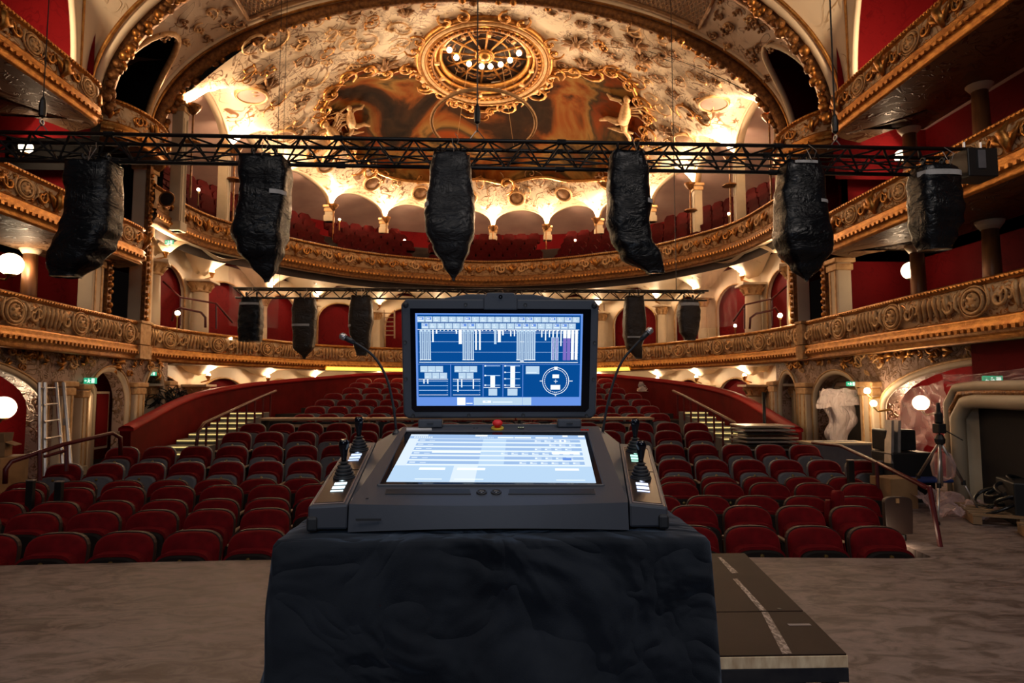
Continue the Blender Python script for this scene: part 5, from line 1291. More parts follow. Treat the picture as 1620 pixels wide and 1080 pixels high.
def box_on(u0, u1, v0, v1, h0, h1, name, mat, par=t, bev=.0015, Tf=T):
    q = [Tf(u0, v0, h0), Tf(u1, v0, h0), Tf(u1, v1, h0), Tf(u0, v1, h0), Tf(u0, v0, h1), Tf(u1, v0, h1), Tf(u1, v1, h1), Tf(u0, v1, h1)]
    return MB().hexa(q).build(name, mat, par, bevel=bev)
def inv_uv(px, py):   # where a pixel's ray meets the sloping top
    d = Vector(_ray(px, py)); n = (FR-FL).cross(RL-FL).normalized(); o = Vector((CX, 0, CZ)); k = (FL-o).dot(n)/d.dot(n); P = o+d*k
    v = (P.y-FL.y)/(RL.y-FL.y); a = FL.lerp(RL, v); c = FR.lerp(RRt, v); return (P.x-a.x)/(c.x-a.x), v
# glass plate and lit touch screen
g = [inv_uv(*p) for p in ((598, 768), (955, 768), (930, 683), (641, 683))]
s4 = [inv_uv(*p) for p in ((611, 763), (943, 765), (925, 690), (651, 688))]
gl = MB().hexa([T(*p, -.002) for p in g]+[T(*p, .0015) for p in g]).build('touch_screen_glass', M['glass_black'], t)
rim = MB()
gg = g+[g[0]]
for a, c in zip(gg[:-1], gg[1:]): rim.tube([T(*a, .001), T(*c, .001)], .003, 6)
rim.build('screen_surround', M['case'], t)
def SQ(x, y):  # screen coords 0..1 across, 0..1 up
    a = T(*s4[0], .0022).lerp(T(*s4[1], .0022), x); c = T(*s4[3], .0022).lerp(T(*s4[2], .0022), x); return a.lerp(c, y)
def rect(bb, fn, x0, y0, x1, y1, m, n, lift=.0003, up=Vector((0, 0, 1))):
    bb.cur = m; bb.add([fn(x0, y0)+up*lift*n, fn(x1, y0)+up*lift*n, fn(x1, y1)+up*lift*n, fn(x0, y1)+up*lift*n], [(0, 1, 2, 3)])
bb = MB(); nrm = (FR-FL).cross(RL-FL).normalized(); rq = lambda x0, y0, x1, y1, m, n=1: rect(bb, SQ, x0, y0, x1, y1, m, n, .0003, nrm)
rq(0, 0, 1, 1, PALE2, 0); rq(0, 0, 1, .30, PALE); rq(0, .90, 1, 1, ROW); rq(.30, .0, .42, .30, PALE2, 1.5)
rq(0, .955, .1, .995, PALE2, 2); rq(.37, .955, .44, .995, WHITE, 2); rq(.87, .955, .90, .995, WHITE, 2); rq(.96, .955, .995, .995, WHITE, 2)
for x0, x1 in ((.50, .59), (.595, .69), (.715, .79), (.795, .815)): rq(x0, .915, x1, .945, WHITE, 2)
for k in range(9): rq(.025+.012*k, .915, .033+.012*k, .94, WHITE, 2)
for k in range(8): rq(.40+.010*k, .918, .406+.010*k, .935, PALE2, 2)
Rr = random.Random(3)
for i in range(6):
    y1 = .885-.098*i; y0 = y1-.062; rq(.055, y0, .965, y1, ROW, 1.6); rq(.055, y0-.018, .965, y0-.010, WHITE, 1.6)
    rq(.065, y0+.02, .095, y1-.02, PALE2, 2.2); rq(.12, y0+.02, .15, y1-.03, PALE2, 2.2); rq(.42, y0, .55, y1, PALE, 1.9)
    x = .93-(.22, .14, .22, .40, .22, .30)[i]
    while x < .93: 
        rq(x, y0+.01, x+.035, y0+.02, WHITE, 2.3); rq(x, y1-.02, x+.035, y1-.012, PALE2, 2.3); rq(x, y0+.025, x+.012, y1-.024, WHITE, 2.3); x += .055
rq(.85, .825, .885, .885, WHITE, 2.6); rq(.86, .84, .875, .87, BAND, 2.9); rq(.855, .42, .90, .47, BAND, 2.6)
rq(.16, .565, .42, .60, WHITE, 2.6); rq(.80, .55, .95, .60, WHITE, 2.6)
for x0, x1, y in ((.13, .26, .215), (.32, .46, .215), (.81, .93, .215)): rq(x0, y, x1, y+.045, WHITE, 2.6)
for x0, x1, y in ((.13, .26, .04), (.32, .46, .04), (.81, .95, .035)): rq(x0, y, x1, y+.012, WHITE, 2.6)
bb.build('touch_screen_display', SM, t)
# grille strips and two push buttons in front of the screen
for x0, x1, nm in ((609, 745, 'l'), (804, 942, 'r')):
    a = [inv_uv(*p) for p in ((x0, 782), (x1, 782), (x1-2, 774), (x0+2, 774))]
    MB().hexa([T(*p, -.001) for p in a]+[T(*p, .0022) for p in a]).build('recess_strip', M['case_dark'], t, bevel=.001)
axT = nrm.to_track_quat('Z', 'Y').to_matrix()
for px in (762, 785):
    u, v = inv_uv(px, 779); bb = MB().lathe(T(u, v, 0), [(.0125, 0), (.0125, .002), (.0105, .0035), (.009, .002), (.001, .0015)], 20, axT)
    o = bb.build('push_button', M['case_dark'], t, smooth=True); MB().ring(T(u, v, .0035), .0045, .0007, 14, 5, axT).build('button_mark', M['silver'], o)
u, v = inv_uv(581, 788); MB().box(tuple(T(u, v, .0)), (.006, .006, .001)).build('scuff_mark', M['seat_dark'], t)
# slot on the front lip
MB().box((.085, 1.4185, 1.3155), (.055, .003, .0035)).build('card_slot', M['case_dark'], t)
# rear strip: labels, emergency stop, key switch, indicator holes, red badge
def bar(px0, px1, py0, py1, h, name, mat, par=t):
    a = [inv_uv(*p) for p in ((px0, py1), (px1, py1), (px1, py0), (px0, py0))]
    return MB().hexa([T(*p, -.001) for p in a]+[T(*p, h) for p in a]).build(name, mat, par)
lb = bar(643, 683, 677, 681, .0012, 'name_plate', M['white_tape'])
for k in range(9): bar(646+4*k, 648.6+4*k, 678.2, 679.8, .0018, 'plate_letter', M['black'], lb) if False else None
u, v = inv_uv(787, 678)
P = T(u, v, 0)
es = MB().lathe(P, [(.019, 0), (.019, .004), (.013, .006), (.001, .006)], 24, axT).build('emergency_stop_collar', mk('yellow', (.65, .45, .03), None, 5, .5), t, smooth=False)
MB().lathe(P+nrm*.006, [(.009, 0), (.008, .006), (.0145, .008), (.0155, .014), (.010, .020), (.001, .021)], 24, axT).build('emergency_stop_button', emit('estop_red', (.9, .02, .01), .06, (.6, .01, .01)), es, smooth=True)
u, v = inv_uv(824, 677); k_ = MB().lathe(T(u, v, 0), [(.010, 0), (.010, .002), (.001, .0025)], 16, axT).build('key_switch', M['case_dark'], t)
for q in (-1, 0, 1): MB().box(tuple(T(u+.011*q, v, .003)), (.0035, .004, .001)).build('switch_mark', emit('switch_white', (.9, .95, .5), .7), k_)
for px in (750, 755): u, v = inv_uv(px, 677); MB().lathe(T(u, v, 0), [(.002, 0), (.002, .001), (.0002, .001)], 10, axT).build('indicator_hole', M['black'], t)
u, v = inv_uv(925, 680); GL = {'S': ('###', '#..', '###', '..#', '###'), 'B': ('##.', '#.#', '##.', '#.#', '##.')}
rd = mk('badge_red', (.5, .01, .01), None, 5, .4); du = (FR-FL).normalized(); dv = (RL-FL).normalized()
for ci, ch in enumerate('SBS'):
    bb = MB()
    for r_ in range(5):
        for c_ in range(3):
            if GL[ch][r_][c_] == '#':
                o_ = T(u, v, .0)+du*((ci-1)*.0085+(c_-1.5)*.0024)+dv*(.006-(r_+1)*.0026)
                q = [o_, o_+du*.0024, o_+du*.0024+dv*.0026, o_+dv*.0026]; bb.hexa(q+[p+nrm*.0012 for p in q])
    bb.build('badge_letter', rd, t)
# raised screen lid, leaning slightly toward the operator
HY, HZ = 1.935, 1.492
def Lp(x, z, off=0.0): return Vector((x, HY-(z-HZ)*.115-off, z+off*.115))
lid = thing('x', 'x', 'x'); bpy.data.objects.remove(lid)
def polyprism(pts, o0, o1):
    m = len(pts); b_ = MB(); b_.add([Lp(x, z, o0) for x, z in pts]+[Lp(x, z, o1) for x, z in pts], [tuple(range(m)), tuple(range(2*m-1, m-1, -1))]+[(i, m+i, m+(i+1) % m, (i+1) % m) for i in range(m)]); return b_
lx0, lx1, lz0, lz1 = .083, .680, 1.513, 1.868
mx = (lx0+lx1)/2
out = [(lx0+.018, lz0), (lx1-.018, lz0), (lx1-.006, lz0+.012), (lx1, lz1-.014), (lx1-.014, lz1+.002)]
top = [(mx+.27, 1.868), (mx+.06, 1.880), (mx+.042, 1.896), (mx-.042, 1.896), (mx-.06, 1.880), (mx-.27, 1.868)]
lidpts = out+[(lx0+.014, lz1+.002), (lx0, lz1-.014), (lx0+.006, lz0+.012)]
L0 = polyprism(lidpts, .0, -.022).build('lid', M['case'], t, fix=True, bevel=.004)
polyprism([(mx+.285, lz1-.012), (mx+.10, 1.889), (mx-.10, 1.889), (mx-.285, lz1-.012)], -.012, -.055).build('lid_back', M['case'], t, fix=True, bevel=.004)
polyprism([(mx+.052, lz1-.03), (mx+.052, 1.872), (mx+.040, 1.890), (mx-.040, 1.890), (mx-.052, 1.872), (mx-.052, lz1-.03)], .003, -.03).build('camera_housing', M['case'], t, fix=True, bevel=.004)
MB().lathe(Lp(mx, 1.876, .004), [(.006, 0), (.006, .002), (.001, .001)], 14, Matrix.Rotation(PI/2, 3, 'X')).build('camera_lens', M['glass_black'], t)
for q in (-2, -1, 1, 2): MB().lathe(Lp(mx+q*.007+(.008 if q > 0 else -.008), 1.876, .004), [(.0012, 0), (.0011, .001), (.0002, .001)], 8, Matrix.Rotation(PI/2, 3, 'X')).build('microphone_hole', M['black'], t)
gx0, gx1, gz0, gz1 = .110, .656, 1.531, 1.841
polyprism([(gx0+.014, gz0), (gx1-.014, gz0), (gx1-.004, gz0+.010), (gx1, gz1), (gx0, gz1), (gx0+.004, gz0+.010)], .0012, -.004).build('screen_glass', M['glass_black'], t, fix=True)
for x, z in ((mx-.105, 1.853), (mx+.075, 1.853), (lx0+.012, 1.74), (lx0+.014, 1.63), (lx1-.012, 1.74), (lx1-.014, 1.63), (lx0+.035, 1.520), (mx-.095, 1.521), (mx+.07, 1.521), (lx1-.035, 1.519)):
    MB().lathe(Lp(x, z, .0005), [(.0055, 0), (.005, .0015), (.003, .0008), (.0005, .0008)], 12, Matrix.Rotation(PI/2, 3, 'X')).build('screw', M['case_dark'], t)
for x in (lx0+.014, lx1-.014):
    MB().lathe(Lp(x, 1.852, .001), [(.009, 0), (.009, .004), (.006, .010), (.004, .012), (.0005, .012)], 14, Matrix.Rotation(PI/2, 3, 'X')).build('rubber_stop', M['rubber'], t, smooth=True)
sx0, sx1, sz0, sz1 = .1255, .6315, 1.5495, 1.8265
def SU(x, y): 
    ins = .004*(1-y); return Lp(sx0+ins+(sx1-sx0-2*ins)*x, sz0+(sz1-sz0)*y, .0022)
bb = MB(); upn = Vector((0, -1, .115)).normalized(); rq = lambda x0, y0, x1, y1, m, n=1: rect(bb, SU, x0, y0, x1, y1, m, n, .0003, upn)
rq(0, 0, 1, 1, BAND, 0); rq(.012, .095, .988, .985, BLUE); rq(.02, .46, .98, .82, DEEP, 1.3) if False else rq(.02, .46, .98, .84, BLUE, 1.3)
special = {0, 1, 6, 13, 14, 17, 19}; special2 = {0, 5, 6, 12, 13, 14, 17, 18}
for k in range(21):
    x = .012+.0462*k; rq(x, .905, x+.0432, .965, TILE, 2)
    rq(x+.008, .92, x+.03, .925, WHITE, 3); rq(x+.012, .935, x+.02, .95, PALE2, 3)
    if k in special: rq(x+.01, .93, x+.036, .958, BAND, 3); rq(x+.003, .918, x+.038, .923, WHITE, 3.6); rq(x+.013, .936, x+.017, .952, WHITE, 3.6); rq(x+.022, .936, x+.026, .952, WHITE, 3.6)
for k in range(20):
    x = .036+.0462*k; rq(x, .835, x+.0432, .895, TILE, 2); rq(x+.008, .85, x+.03, .855, WHITE, 3); rq(x+.012, .865, x+.02, .88, PALE2, 3)
    if k in special2: rq(x+.01, .86, x+.036, .888, BAND, 3); rq(x+.003, .848, x+.038, .853, WHITE, 3.6); rq(x+.013, .866, x+.017, .882, WHITE, 3.6)
rq(.012, .822, .98, .828, WHITE, 3)
for y in (.785, .80, .692, .58): rq(.02, y, .975, y+.003, LINE, 2)
rq(.02, .468, .975, .474, WHITE, 3)
for k in range(12):
    for x in (.024, .968): rq(x, .49+.027*k, x+.006, .493+.027*k, LINE, 3)
for k in range(41): rq(.03+.0228*k, .812, .037+.0228*k, .824, WHITE, 3)
def vbar(x, w_, y0, y1, m=WHITE): rq(x-w_/2, y0, x+w_/2, y1, m, 3)
def pair(x, y0=.495, c=BLUE): vbar(x, .019, y0, .825, TILE if c == BLUE else c); rq(x-.0018, y0+.01, x+.0018, .80, BLUE, 4); rq(x-.011, y0, x+.011, y0+.008, WHITE, 5)
for x in (.034, .057, .080): pair(x)
vbar(.103, .009, .69, .825); vbar(.125, .009, .78, .825); vbar(.243, .008, .78, .825); vbar(.266, .019, .67, .825)
for x in (.289, .313, .337): pair(x)
vbar(.360, .010, .605, .825); vbar(.383, .010, .605, .825); vbar(.475, .014, .67, .825, TILE); vbar(.499, .018, .69, .825); vbar(.521, .009, .765, .825)
for x, y in ((.568, .755), (.590, .755)): vbar(x, .007, y, .825)
pair(.613); pair(.636, .48); vbar(.636, .02, .69, .70); pair(.660); pair(.683); pair(.706)
for x, y in ((.754, .745), (.777, .71), (.80, .745), (.87, .65)): vbar(x, .007, y, .825)
for x in (.822, .846): vbar(x, .008, .745, .825); vbar(x, .019, .495, .745, TILE); vbar(x, .011, .50, .74, PURP)
for x in (.893, .917): vbar(x, .020, .735, .825); vbar(x, .020, .495, .735, PURP)
for x in (.940, .963): vbar(x, .017, .50, .825)
rq(.012, .448, .988, .452, BAND, 2)
for x in (.205, .40, .52, .64): rq(x, .10, x+.004, .45, BAND, 2)
def mini(x0, x1, n1, n2, bars):
    for k in range(n1): rq(x0+.005+.046*k, .365, x0+.049+.046*k, .43, TILE, 3); rq(x0+.01+.046*k, .38, x0+.03+.046*k, .384, WHITE, 4)
    for k in range(n2): rq(x0+.03+.046*k, .295, x0+.073+.046*k, .358, TILE, 3); rq(x0+.036+.046*k, .31, x0+.056+.046*k, .314, WHITE, 4)
    for y, m in ((.285, WHITE), (.265, LINE), (.215, LINE), (.165, LINE), (.115, WHITE)): rq(x0-.005, y, x1, y+.005, m, 3)
    for x, y in bars: vbar(x, .007, y, .287)
    for k in range(8): rq(x1-.006, .12+.02*k, x1-.002, .123+.02*k, LINE, 3)
mini(.02, .19, 3, 3, ((.046, .24), (.069, .24))); mini(.225, .385, 3, 2, ((.25, .15), (.273, .20), (.343, .185)))
for y in (.43, .325, .22): rq(.415, y, .505, y+.006, LINE, 3); rq(.41, y-.004, .42, y+.010, WHITE, 3)
rq(.405, .195, .505, .202, WHITE, 3); vbar(.46, .028, .20, .33); rq(.435, .11, .487, .185, TILE, 3)
for y in (.43, .36, .29, .22): rq(.535, y, .625, y+.006, LINE, 3); rq(.53, y-.004, .54, y+.010, WHITE, 3)
rq(.53, .195, .63, .202, WHITE, 3); vbar(.581, .028, .20, .432); rq(.55, .11, .61, .185, TILE, 3)
rq(.66, .345, .742, .43, TILE, 3); rq(.665, .36, .725, .365, WHITE, 4)
cxx, cyy = .842, .27; ar = (sx1-sx0)/(sz1-sz0)
for r_, th in ((.078, .0035), (.066, .0035)):
    for k in range(36):
        a0, a1 = 2*PI*k/36, 2*PI*(k+(1.0 if r_ > .07 else .7))/36; bb.cur = WHITE
        bb.add([SU(cxx+math.cos(q)*rr_, cyy+math.sin(q)*rr_*ar)+upn*.001 for q, rr_ in ((a0, r_), (a0, r_+th), (a1, r_+th), (a1, r_))], [(0, 3, 2, 1)])
rq(.822, .30, .862, .34, WHITE, 4); rq(.812, .175, .870, .225, WHITE, 4); rq(.830, .263, .854, .268, WHITE, 4); rq(.8405, .245, .8435, .286, WHITE, 4)
rq(.832, .395, .852, .425, WHITE, 4); rq(.745, .265, .76, .272, WHITE, 4); rq(.925, .265, .945, .272, WHITE, 4); rq(.838, .105, .846, .115, WHITE, 4)
rq(.245, .005, .295, .09, WHITE, 2); rq(.295, .005, .343, .09, BAND, 2); rq(.30, .02, .338, .03, WHITE, 3); rq(.345, .005, .64, .09, TILE, 2); rq(.642, .005, .695, .09, TILE, 2)
rq(.46, .035, .58, .042, WHITE, 3); rq(.40, .03, .45, .055, WHITE, 3); rq(.415, .04, .43, .05, TILE, 4)
bb.build('screen_display', SM, t)
# hinges
for x in (.172, .590):
    MB().box((x, 1.925, 1.497), (.072, .035, .026)).build('hinge', M['case'], t, bevel=.004)
    MB().box((x, 1.9055, 1.497), (.018, .003, .003)).build('hinge_slot', M['case_dark'], t)
MB().box((.385, 1.935, 1.488), (.36, .02, .012)).build('rear_strip', M['case'], t, bevel=.003)
# side wings with joysticks
def wing(sx, fo, fi, ro, ri):
    """outer/inner front and rear corners of the wing's top"""
    nm = 'left_wing' if sx < 0 else 'right_wing'
    q = [fo, fi, ri, ro] if sx < 0 else [fi, fo, ro, ri]
    ax_ = (q[1]-q[0]).cross(q[3]-q[0]).normalized()
    o = MB().hexa([Vector((p.x, p.y, ZB+.004)) for p in q]+q).build('side_wing', M['case'], t, bevel=.005, fix=True)
    def W(u, v, h=0): return q[0].lerp(q[1], u).lerp(q[3].lerp(q[2], u), v)+ax_*h
    for v0, v1 in ((.03, .47), (.48, .90)): box_on(.12, .86, v0, v1, -.001, .0018, 'joystick_panel', M['panel_dark'], o, .001, W)
    edge_ = MB(); e4 = [W(.1, .02, .001), W(.88, .02, .001), W(.88, .91, .001), W(.1, .91, .001)]
    for a, c in zip(e4, e4[1:]+e4[:1]): edge_.tube([a, c], .0012, 5)
    edge_.build('panel_edge', mk('edge_pink_%s' % nm, (.30, .20, .17), None, 5, .4), o)
    # dark rubber foot at the outer front corner
    x = fo.x+sx*.004; MB().box((x-sx*.014, 1.436, 1.304), (.024, .024, .033)).build('corner_foot', M['rubber'], t, bevel=.006)
    return W, ax_, o
W1_, a1, wo1 = wing(-1, Vector((-.050, 1.43, 1.342)), Vector((.037, 1.43, 1.346)), Vector((-.072, 1.925, 1.439)), Vector((.010, 1.925, 1.442)))
W2_, a2, wo2 = wing(1, Vector((.750, 1.43, 1.335)), Vector((.663, 1.43, 1.344)), Vector((.838, 1.925, 1.430)), Vector((.744, 1.925, 1.436)))
def joystick(Wf, n, u, v, par, col):
    b0 = Wf(u, v, .001); ax_ = Vector((0, -.12, 1)).normalized().to_track_quat('Z', 'Y').to_matrix(); A = Vector((0, -.12, 1)).normalized()
    prof = [(.027, 0), (.027, .004)]
    for k, r_ in enumerate((.0255, .023, .020, .0165)): prof += [(r_, .005+.0075*k), (r_*.99, .0085+.0075*k), (r_*.80, .0105+.0075*k)]
    prof += [(.0075, .036), (.0075, .042)]
    bl = MB().lathe(b0, prof, 24, ax_).build('joystick_bellows', M['rubber'], par, smooth=False)
    MB().lathe(b0+A*.038, [(.0125, 0), (.013, .002), (.006, .004)], 18, ax_).build('collar', M['rubber'], bl)
    MB().lathe(b0+A*.040, [(.0062, 0), (.0068, .010), (.0100, .028), (.0128, .042), (.0125, .050), (.009, .056), (.0055, .057), (.0005, .0565)], 20, ax_).build('joystick_grip', M['glass_black'], bl, smooth=True)
    # lit keys in front of the stick
    km = emit('key_%s_%d' % (col[0], int(v*100)), col[1], 1.25)
    for dv, w_, hh in ((-.092, .17, .028), (-.145, .17, .030), (-.192, .17, .010)):
        c = v+dv*1.0; q = [Wf(u-w_, c-hh/2, .0015), Wf(u+w_, c-hh/2, .0015), Wf(u+w_, c+hh/2, .0015), Wf(u-w_, c+hh/2, .0015)]
        MB().hexa(q+[p+n*.002 for p in q]).build('lit_key', km, par, bevel=.0004)
    c = v-.055; pts = [Wf(u+k*.05, c+abs(k)*.007, .003) for k in (-2, -1, 0, 1, 2)]; MB().tube(pts, .0012, 5).build('lit_arrow', km, par)
for Wf, n, par, us, c0, c1 in ((W1_, a1, wo1, .54, ('blue', (.45, .62, 1.0)), ('white', (.70, .92, 1.0))), (W2_, a2, wo2, .44, ('green', (.35, .95, .72)), ('violet', (.62, .72, 1.0)))):
    joystick(Wf, n, us, .83, par, c0); joystick(Wf, n, us, .36, par, c1)
# gooseneck microphones
def mic(pix, Y, label, head_back):
    pts = catmull([tuple(atY(px, py, Y)) for px, py in pix], 28); t2_ = thing('gooseneck_microphone', label, 'microphone', pts[0])
    pts = [(p[0], p[1]-.02*(i/28)**2, p[2]) for i, p in enumerate(pts)]
    MB().tube(pts[:27], .0038, 8).build('gooseneck', M['rubber'], t2_, smooth=True)
    d = (Vector(pts[-1])-Vector(pts[-4])).normalized(); e = Vector(pts[-1])
    MB().tube([e-d*.030, e-d*.018, e], [.006, .0085, .0085], 10).build('microphone_body', M['case_dark'], t2_, smooth=True)
    MB().tube([e, e+d*.004, e+d*.014, e+d*.019], [.0092, .0105, .0105, .004], 12).build('microphone_grille', M['silver'], t2_, smooth=True)
    MB().lathe(Vector(pts[0])+Vector((0, 0, -.03)), [(.012, 0), (.012, .025), (.007, .032), (.005, .036)], 12).build('base_socket', M['case_dark'], t2_)
mic([(627, 682), (622, 640), (612, 598), (594, 566), (572, 548), (549, 535)], 1.90, 'black gooseneck microphone curving out from the left rear of the console', 0)
mic([(953, 686), (961, 640), (972, 598), (984, 570), (1002, 548), (1022, 527)], 1.90, 'black gooseneck microphone curving out from the right rear of the console', 0)

# ------------------------------------------------------------------ low platform beside the stand
def deck_mat():
    t = NT('deck_top'); v = t.coord(); n = t.noise(v, 3, 6, .5); n2 = t.noise(v, 60, 2)
    c = t.ramp(n, [(.3, (.018, .010, .008)), (.7, (.030, .018, .015))]); t.l(c, t.b.inputs['Base Color']); t.set(.65, 0, .12); t.bump(n2, .1, .002); return t.m
def tapemat():
    t = NT('worn_tape'); v = t.coord(scale=(30, 12, 1)); n = t.noise(v, 3, 3); t.l(t.ramp(n, [(.45, (.10, .07, .06)), (.6, (.36, .30, .27))]), t.b.inputs['Base Color']); t.set(.6); return t.m
dm = deck_mat(); tm = tapemat(); M['ply'] = mk('ply_edge', (.80, .66, .44), (.46, .31, .18), 9, .6, 0, .1, 40, stretch=(3, 1, 1))
pz = .55
for i, (yf, yr, xr0, xr1, lb) in enumerate(((2.55, 3.035, 1.775, 1.845, 'dark brown stage platform with pale plywood edge, nearer section beside the draped stand'), (3.04, 4.10, 1.846, 1.99, 'dark brown stage platform, longer section running back to the stage edge'))):
    t = thing('stage_platform', lb, 'platform', ((.8+xr0)/2, (yf+yr)/2, 0), 'stage platforms'); xl = .80
    def slabq(z0, z1, ins=0.0): return [Vector((xl+ins, yf+ins, z0)), Vector((xr0-ins, yf+ins, z0)), Vector((xr1-ins, yr-ins, z0)), Vector((xl+ins, yr-ins, z0)), Vector((xl+ins, yf+ins, z1)), Vector((xr0-ins, yf+ins, z1)), Vector((xr1-ins, yr-ins, z1)), Vector((xl+ins, yr-ins, z1))]
    MB().hexa(slabq(pz-.052, pz-.006)).build('plywood_board', M['ply'], t, bevel=.002); MB().hexa(slabq(pz-.006, pz, .004)).build('deck_surface', dm, t)
    for a, c in (((xl, yf+.02), (xr0, yf+.02)), ((xl, yr-.02), (xr1, yr-.02)), ((xr0-.02, yf), (xr1-.02, yr)), ((xl+.02, yf), (xl+.02, yr))):
        d = Vector((c[0]-a[0], c[1]-a[1], 0)); L_ = d.length; MB().box(((a[0]+c[0])/2, (a[1]+c[1])/2, pz-.08), (L_, .04, .055), math.atan2(d.y, d.x)).build('frame_bar', mk('frame_blue_black', (.012, .016, .025), (.03, .033, .04), 14, .4, .3) if 'fbb' not in M else M['fbb'], t, bevel=.002)
    M['fbb'] = bpy.data.materials['frame_blue_black']
    for x, y in ((xl+.08, yf+.05), (xr0-.05, yf+.05), (xl+.08, yr-.08), (xr1-.08, yr-.08)): MB().box((x, y, (pz-.1)/2), (.05, .05, pz-.1)).build('leg', M['fbb'], t, bevel=.003)
    if i == 0:
        # strip of worn tape along the right side, one across
        MB().hexa([Vector((1.515, 2.56, pz)), Vector((1.555, 2.56, pz)), Vector((1.665, 3.03, pz)), Vector((1.635, 3.03, pz)), Vector((1.515, 2.56, pz+.001)), Vector((1.555, 2.56, pz+.001)), Vector((1.665, 3.03, pz+.001)), Vector((1.635, 3.03, pz+.001))]).build('tape_strip', tm, t)
        MB().box((1.735, 2.865, pz+.0008), (.10, .022, .0015)).build('tape_piece', M['seat_grey_pale'], t)
    else:
        MB().hexa([Vector((1.637, 3.05, pz)), Vector((1.667, 3.05, pz)), Vector((1.725, 3.55, pz)), Vector((1.70, 3.55, pz)), Vector((1.637, 3.05, pz+.001)), Vector((1.667, 3.05, pz+.001)), Vector((1.725, 3.55, pz+.001)), Vector((1.70, 3.55, pz+.001))]).build('tape_strip', tm, t)
        MB().hexa([Vector((1.735, 3.66, pz)), Vector((1.775, 3.66, pz)), Vector((1.80, 4.0, pz)), Vector((1.78, 4.0, pz)), Vector((1.735, 3.66, pz+.001)), Vector((1.775, 3.66, pz+.001)), Vector((1.80, 4.0, pz+.001)), Vector((1.78, 4.0, pz+.001))]).build('tape_strip', tm, t)
        for x in (1.30, 1.74): MB().lathe((x, 3.07, pz), [(.012, 0), (.01, .002), (.001, .002)], 10).build('bolt_head', M['black'], t)
# ------------------------------------------------------------------ left side: ladder, cartons, handrail
t = thing('ladder', 'aluminium extension ladder leaning against the pilaster on the left', 'ladder', (-6.5, 10, 0))
a0, a1_ = atY(66, 605, 10), atY(76, 800, 9.8); a1_.z = 0.0
for dx in (-.13, -.05): MB().tube([a1_+Vector((dx, 0, 0)), a0+Vector((dx+.03, .1, 0))], .028, 6).build('rail', M['silver'], t)
c0, c1_ = atY(86, 605, 10.6), atY(104, 800, 10.2); c1_.z = 0.0
for dx in (-.02, .10): MB().tube([c1_+Vector((dx, 0, 0)), c0+Vector((dx-.02, .1, 0))], .028, 6).build('rail', M['silver'], t)
for k in range(7):
    f = k/6*.9+.05; p = a1_.lerp(a0, f); q = c1_.lerp(c0, f); MB().tube([p, q], .016, 6).build('rung', M['silver'], t)
def carton(c, d, rz, label, flaps=True, z=None):
    t = thing('cardboard_box', label, 'box', c, 'cardboard boxes at the left wall', rz, world=False)
    w_, l, h = d; th = .012
    MB().box((0, -l/2, h/2), (w_, th, h)).box((0, l/2, h/2), (w_, th, h)).box((-w_/2, 0, h/2), (th, l, h)).box((w_/2, 0, h/2), (th, l, h)).box((0, 0, th/2), (w_, l, th)).build('carton_body', M['cardboard'], t, loc=(0, 0, 0))
    if flaps:
        for s in (-1, 1):
            MB().hexa([Vector((s*w_/2, -l/2, h)), Vector((s*(w_/2+.12), -l/2, h-.05)), Vector((s*(w_/2+.12), l/2, h-.05)), Vector((s*w_/2, l/2, h)), Vector((s*w_/2, -l/2, h+.008)), Vector((s*(w_/2+.12), -l/2, h-.042)), Vector((s*(w_/2+.12), l/2, h-.042)), Vector((s*w_/2, l/2, h+.008))]).build('flap', M['cardboard'], t, loc=(0, 0, 0))
            MB().hexa([Vector((-w_/2, s*l/2, h)), Vector((w_/2, s*l/2, h)), Vector((w_/2, s*(l/2+.05), h+.13)), Vector((-w_/2, s*(l/2+.05), h+.13)), Vector((-w_/2, s*(l/2-.01), h)), Vector((w_/2, s*(l/2-.01), h)), Vector((w_/2, s*(l/2+.04), h+.13)), Vector((-w_/2, s*(l/2+.04), h+.13))]).build('flap', M['cardboard'], t, loc=(0, 0, 0))
    else: MB().box((0, 0, h), (w_, l, .01)).box((0, 0, h+.006), (.05, l, .002)).build('closed_lid', M['cardboard'], t, loc=(0, 0, 0))
    return t
carton((-6.98, 9.45, -.0), (.9, .7, .62), .15, 'large closed cardboard box on the floor at the left edge', False)
carton((-6.80, 9.5, .632), (.30, .26, .20), .3, 'small open cardboard box on the big box at left edge')
carton((-7.12, 9.32, .632), (.28, .24, .09), -.4, 'flat open cardboard box on the big box, leftmost')
t = thing('side_handrail', 'dark red handrail sloping down beside the left front seats', 'handrail', (-5.8, 9.2, 0))
MB().tube([atY(8, 765, 8.9), atY(9, 742, 8.9), atY(18, 730, 8.95), atY(100, 703, 9.5), atY(178, 685, 10.0), atY(190, 692, 10.1), atY(191, 720, 10.1)], .032, 8).build('rail', M['red_rail'], t, smooth=True)
for px, py0, py1, Y in ((63, 715, 760, 9.2), (105, 705, 745, 9.5)): MB().tube([atY(px, py0, Y), atY(px, py1, Y)], .028, 6).build('post', M['red_rail'], t)
MB().tube([atY(70, 722, 9.25), atY(105, 712, 9.5)], .025, 6).build('lower_rail', M['red_rail'], t)
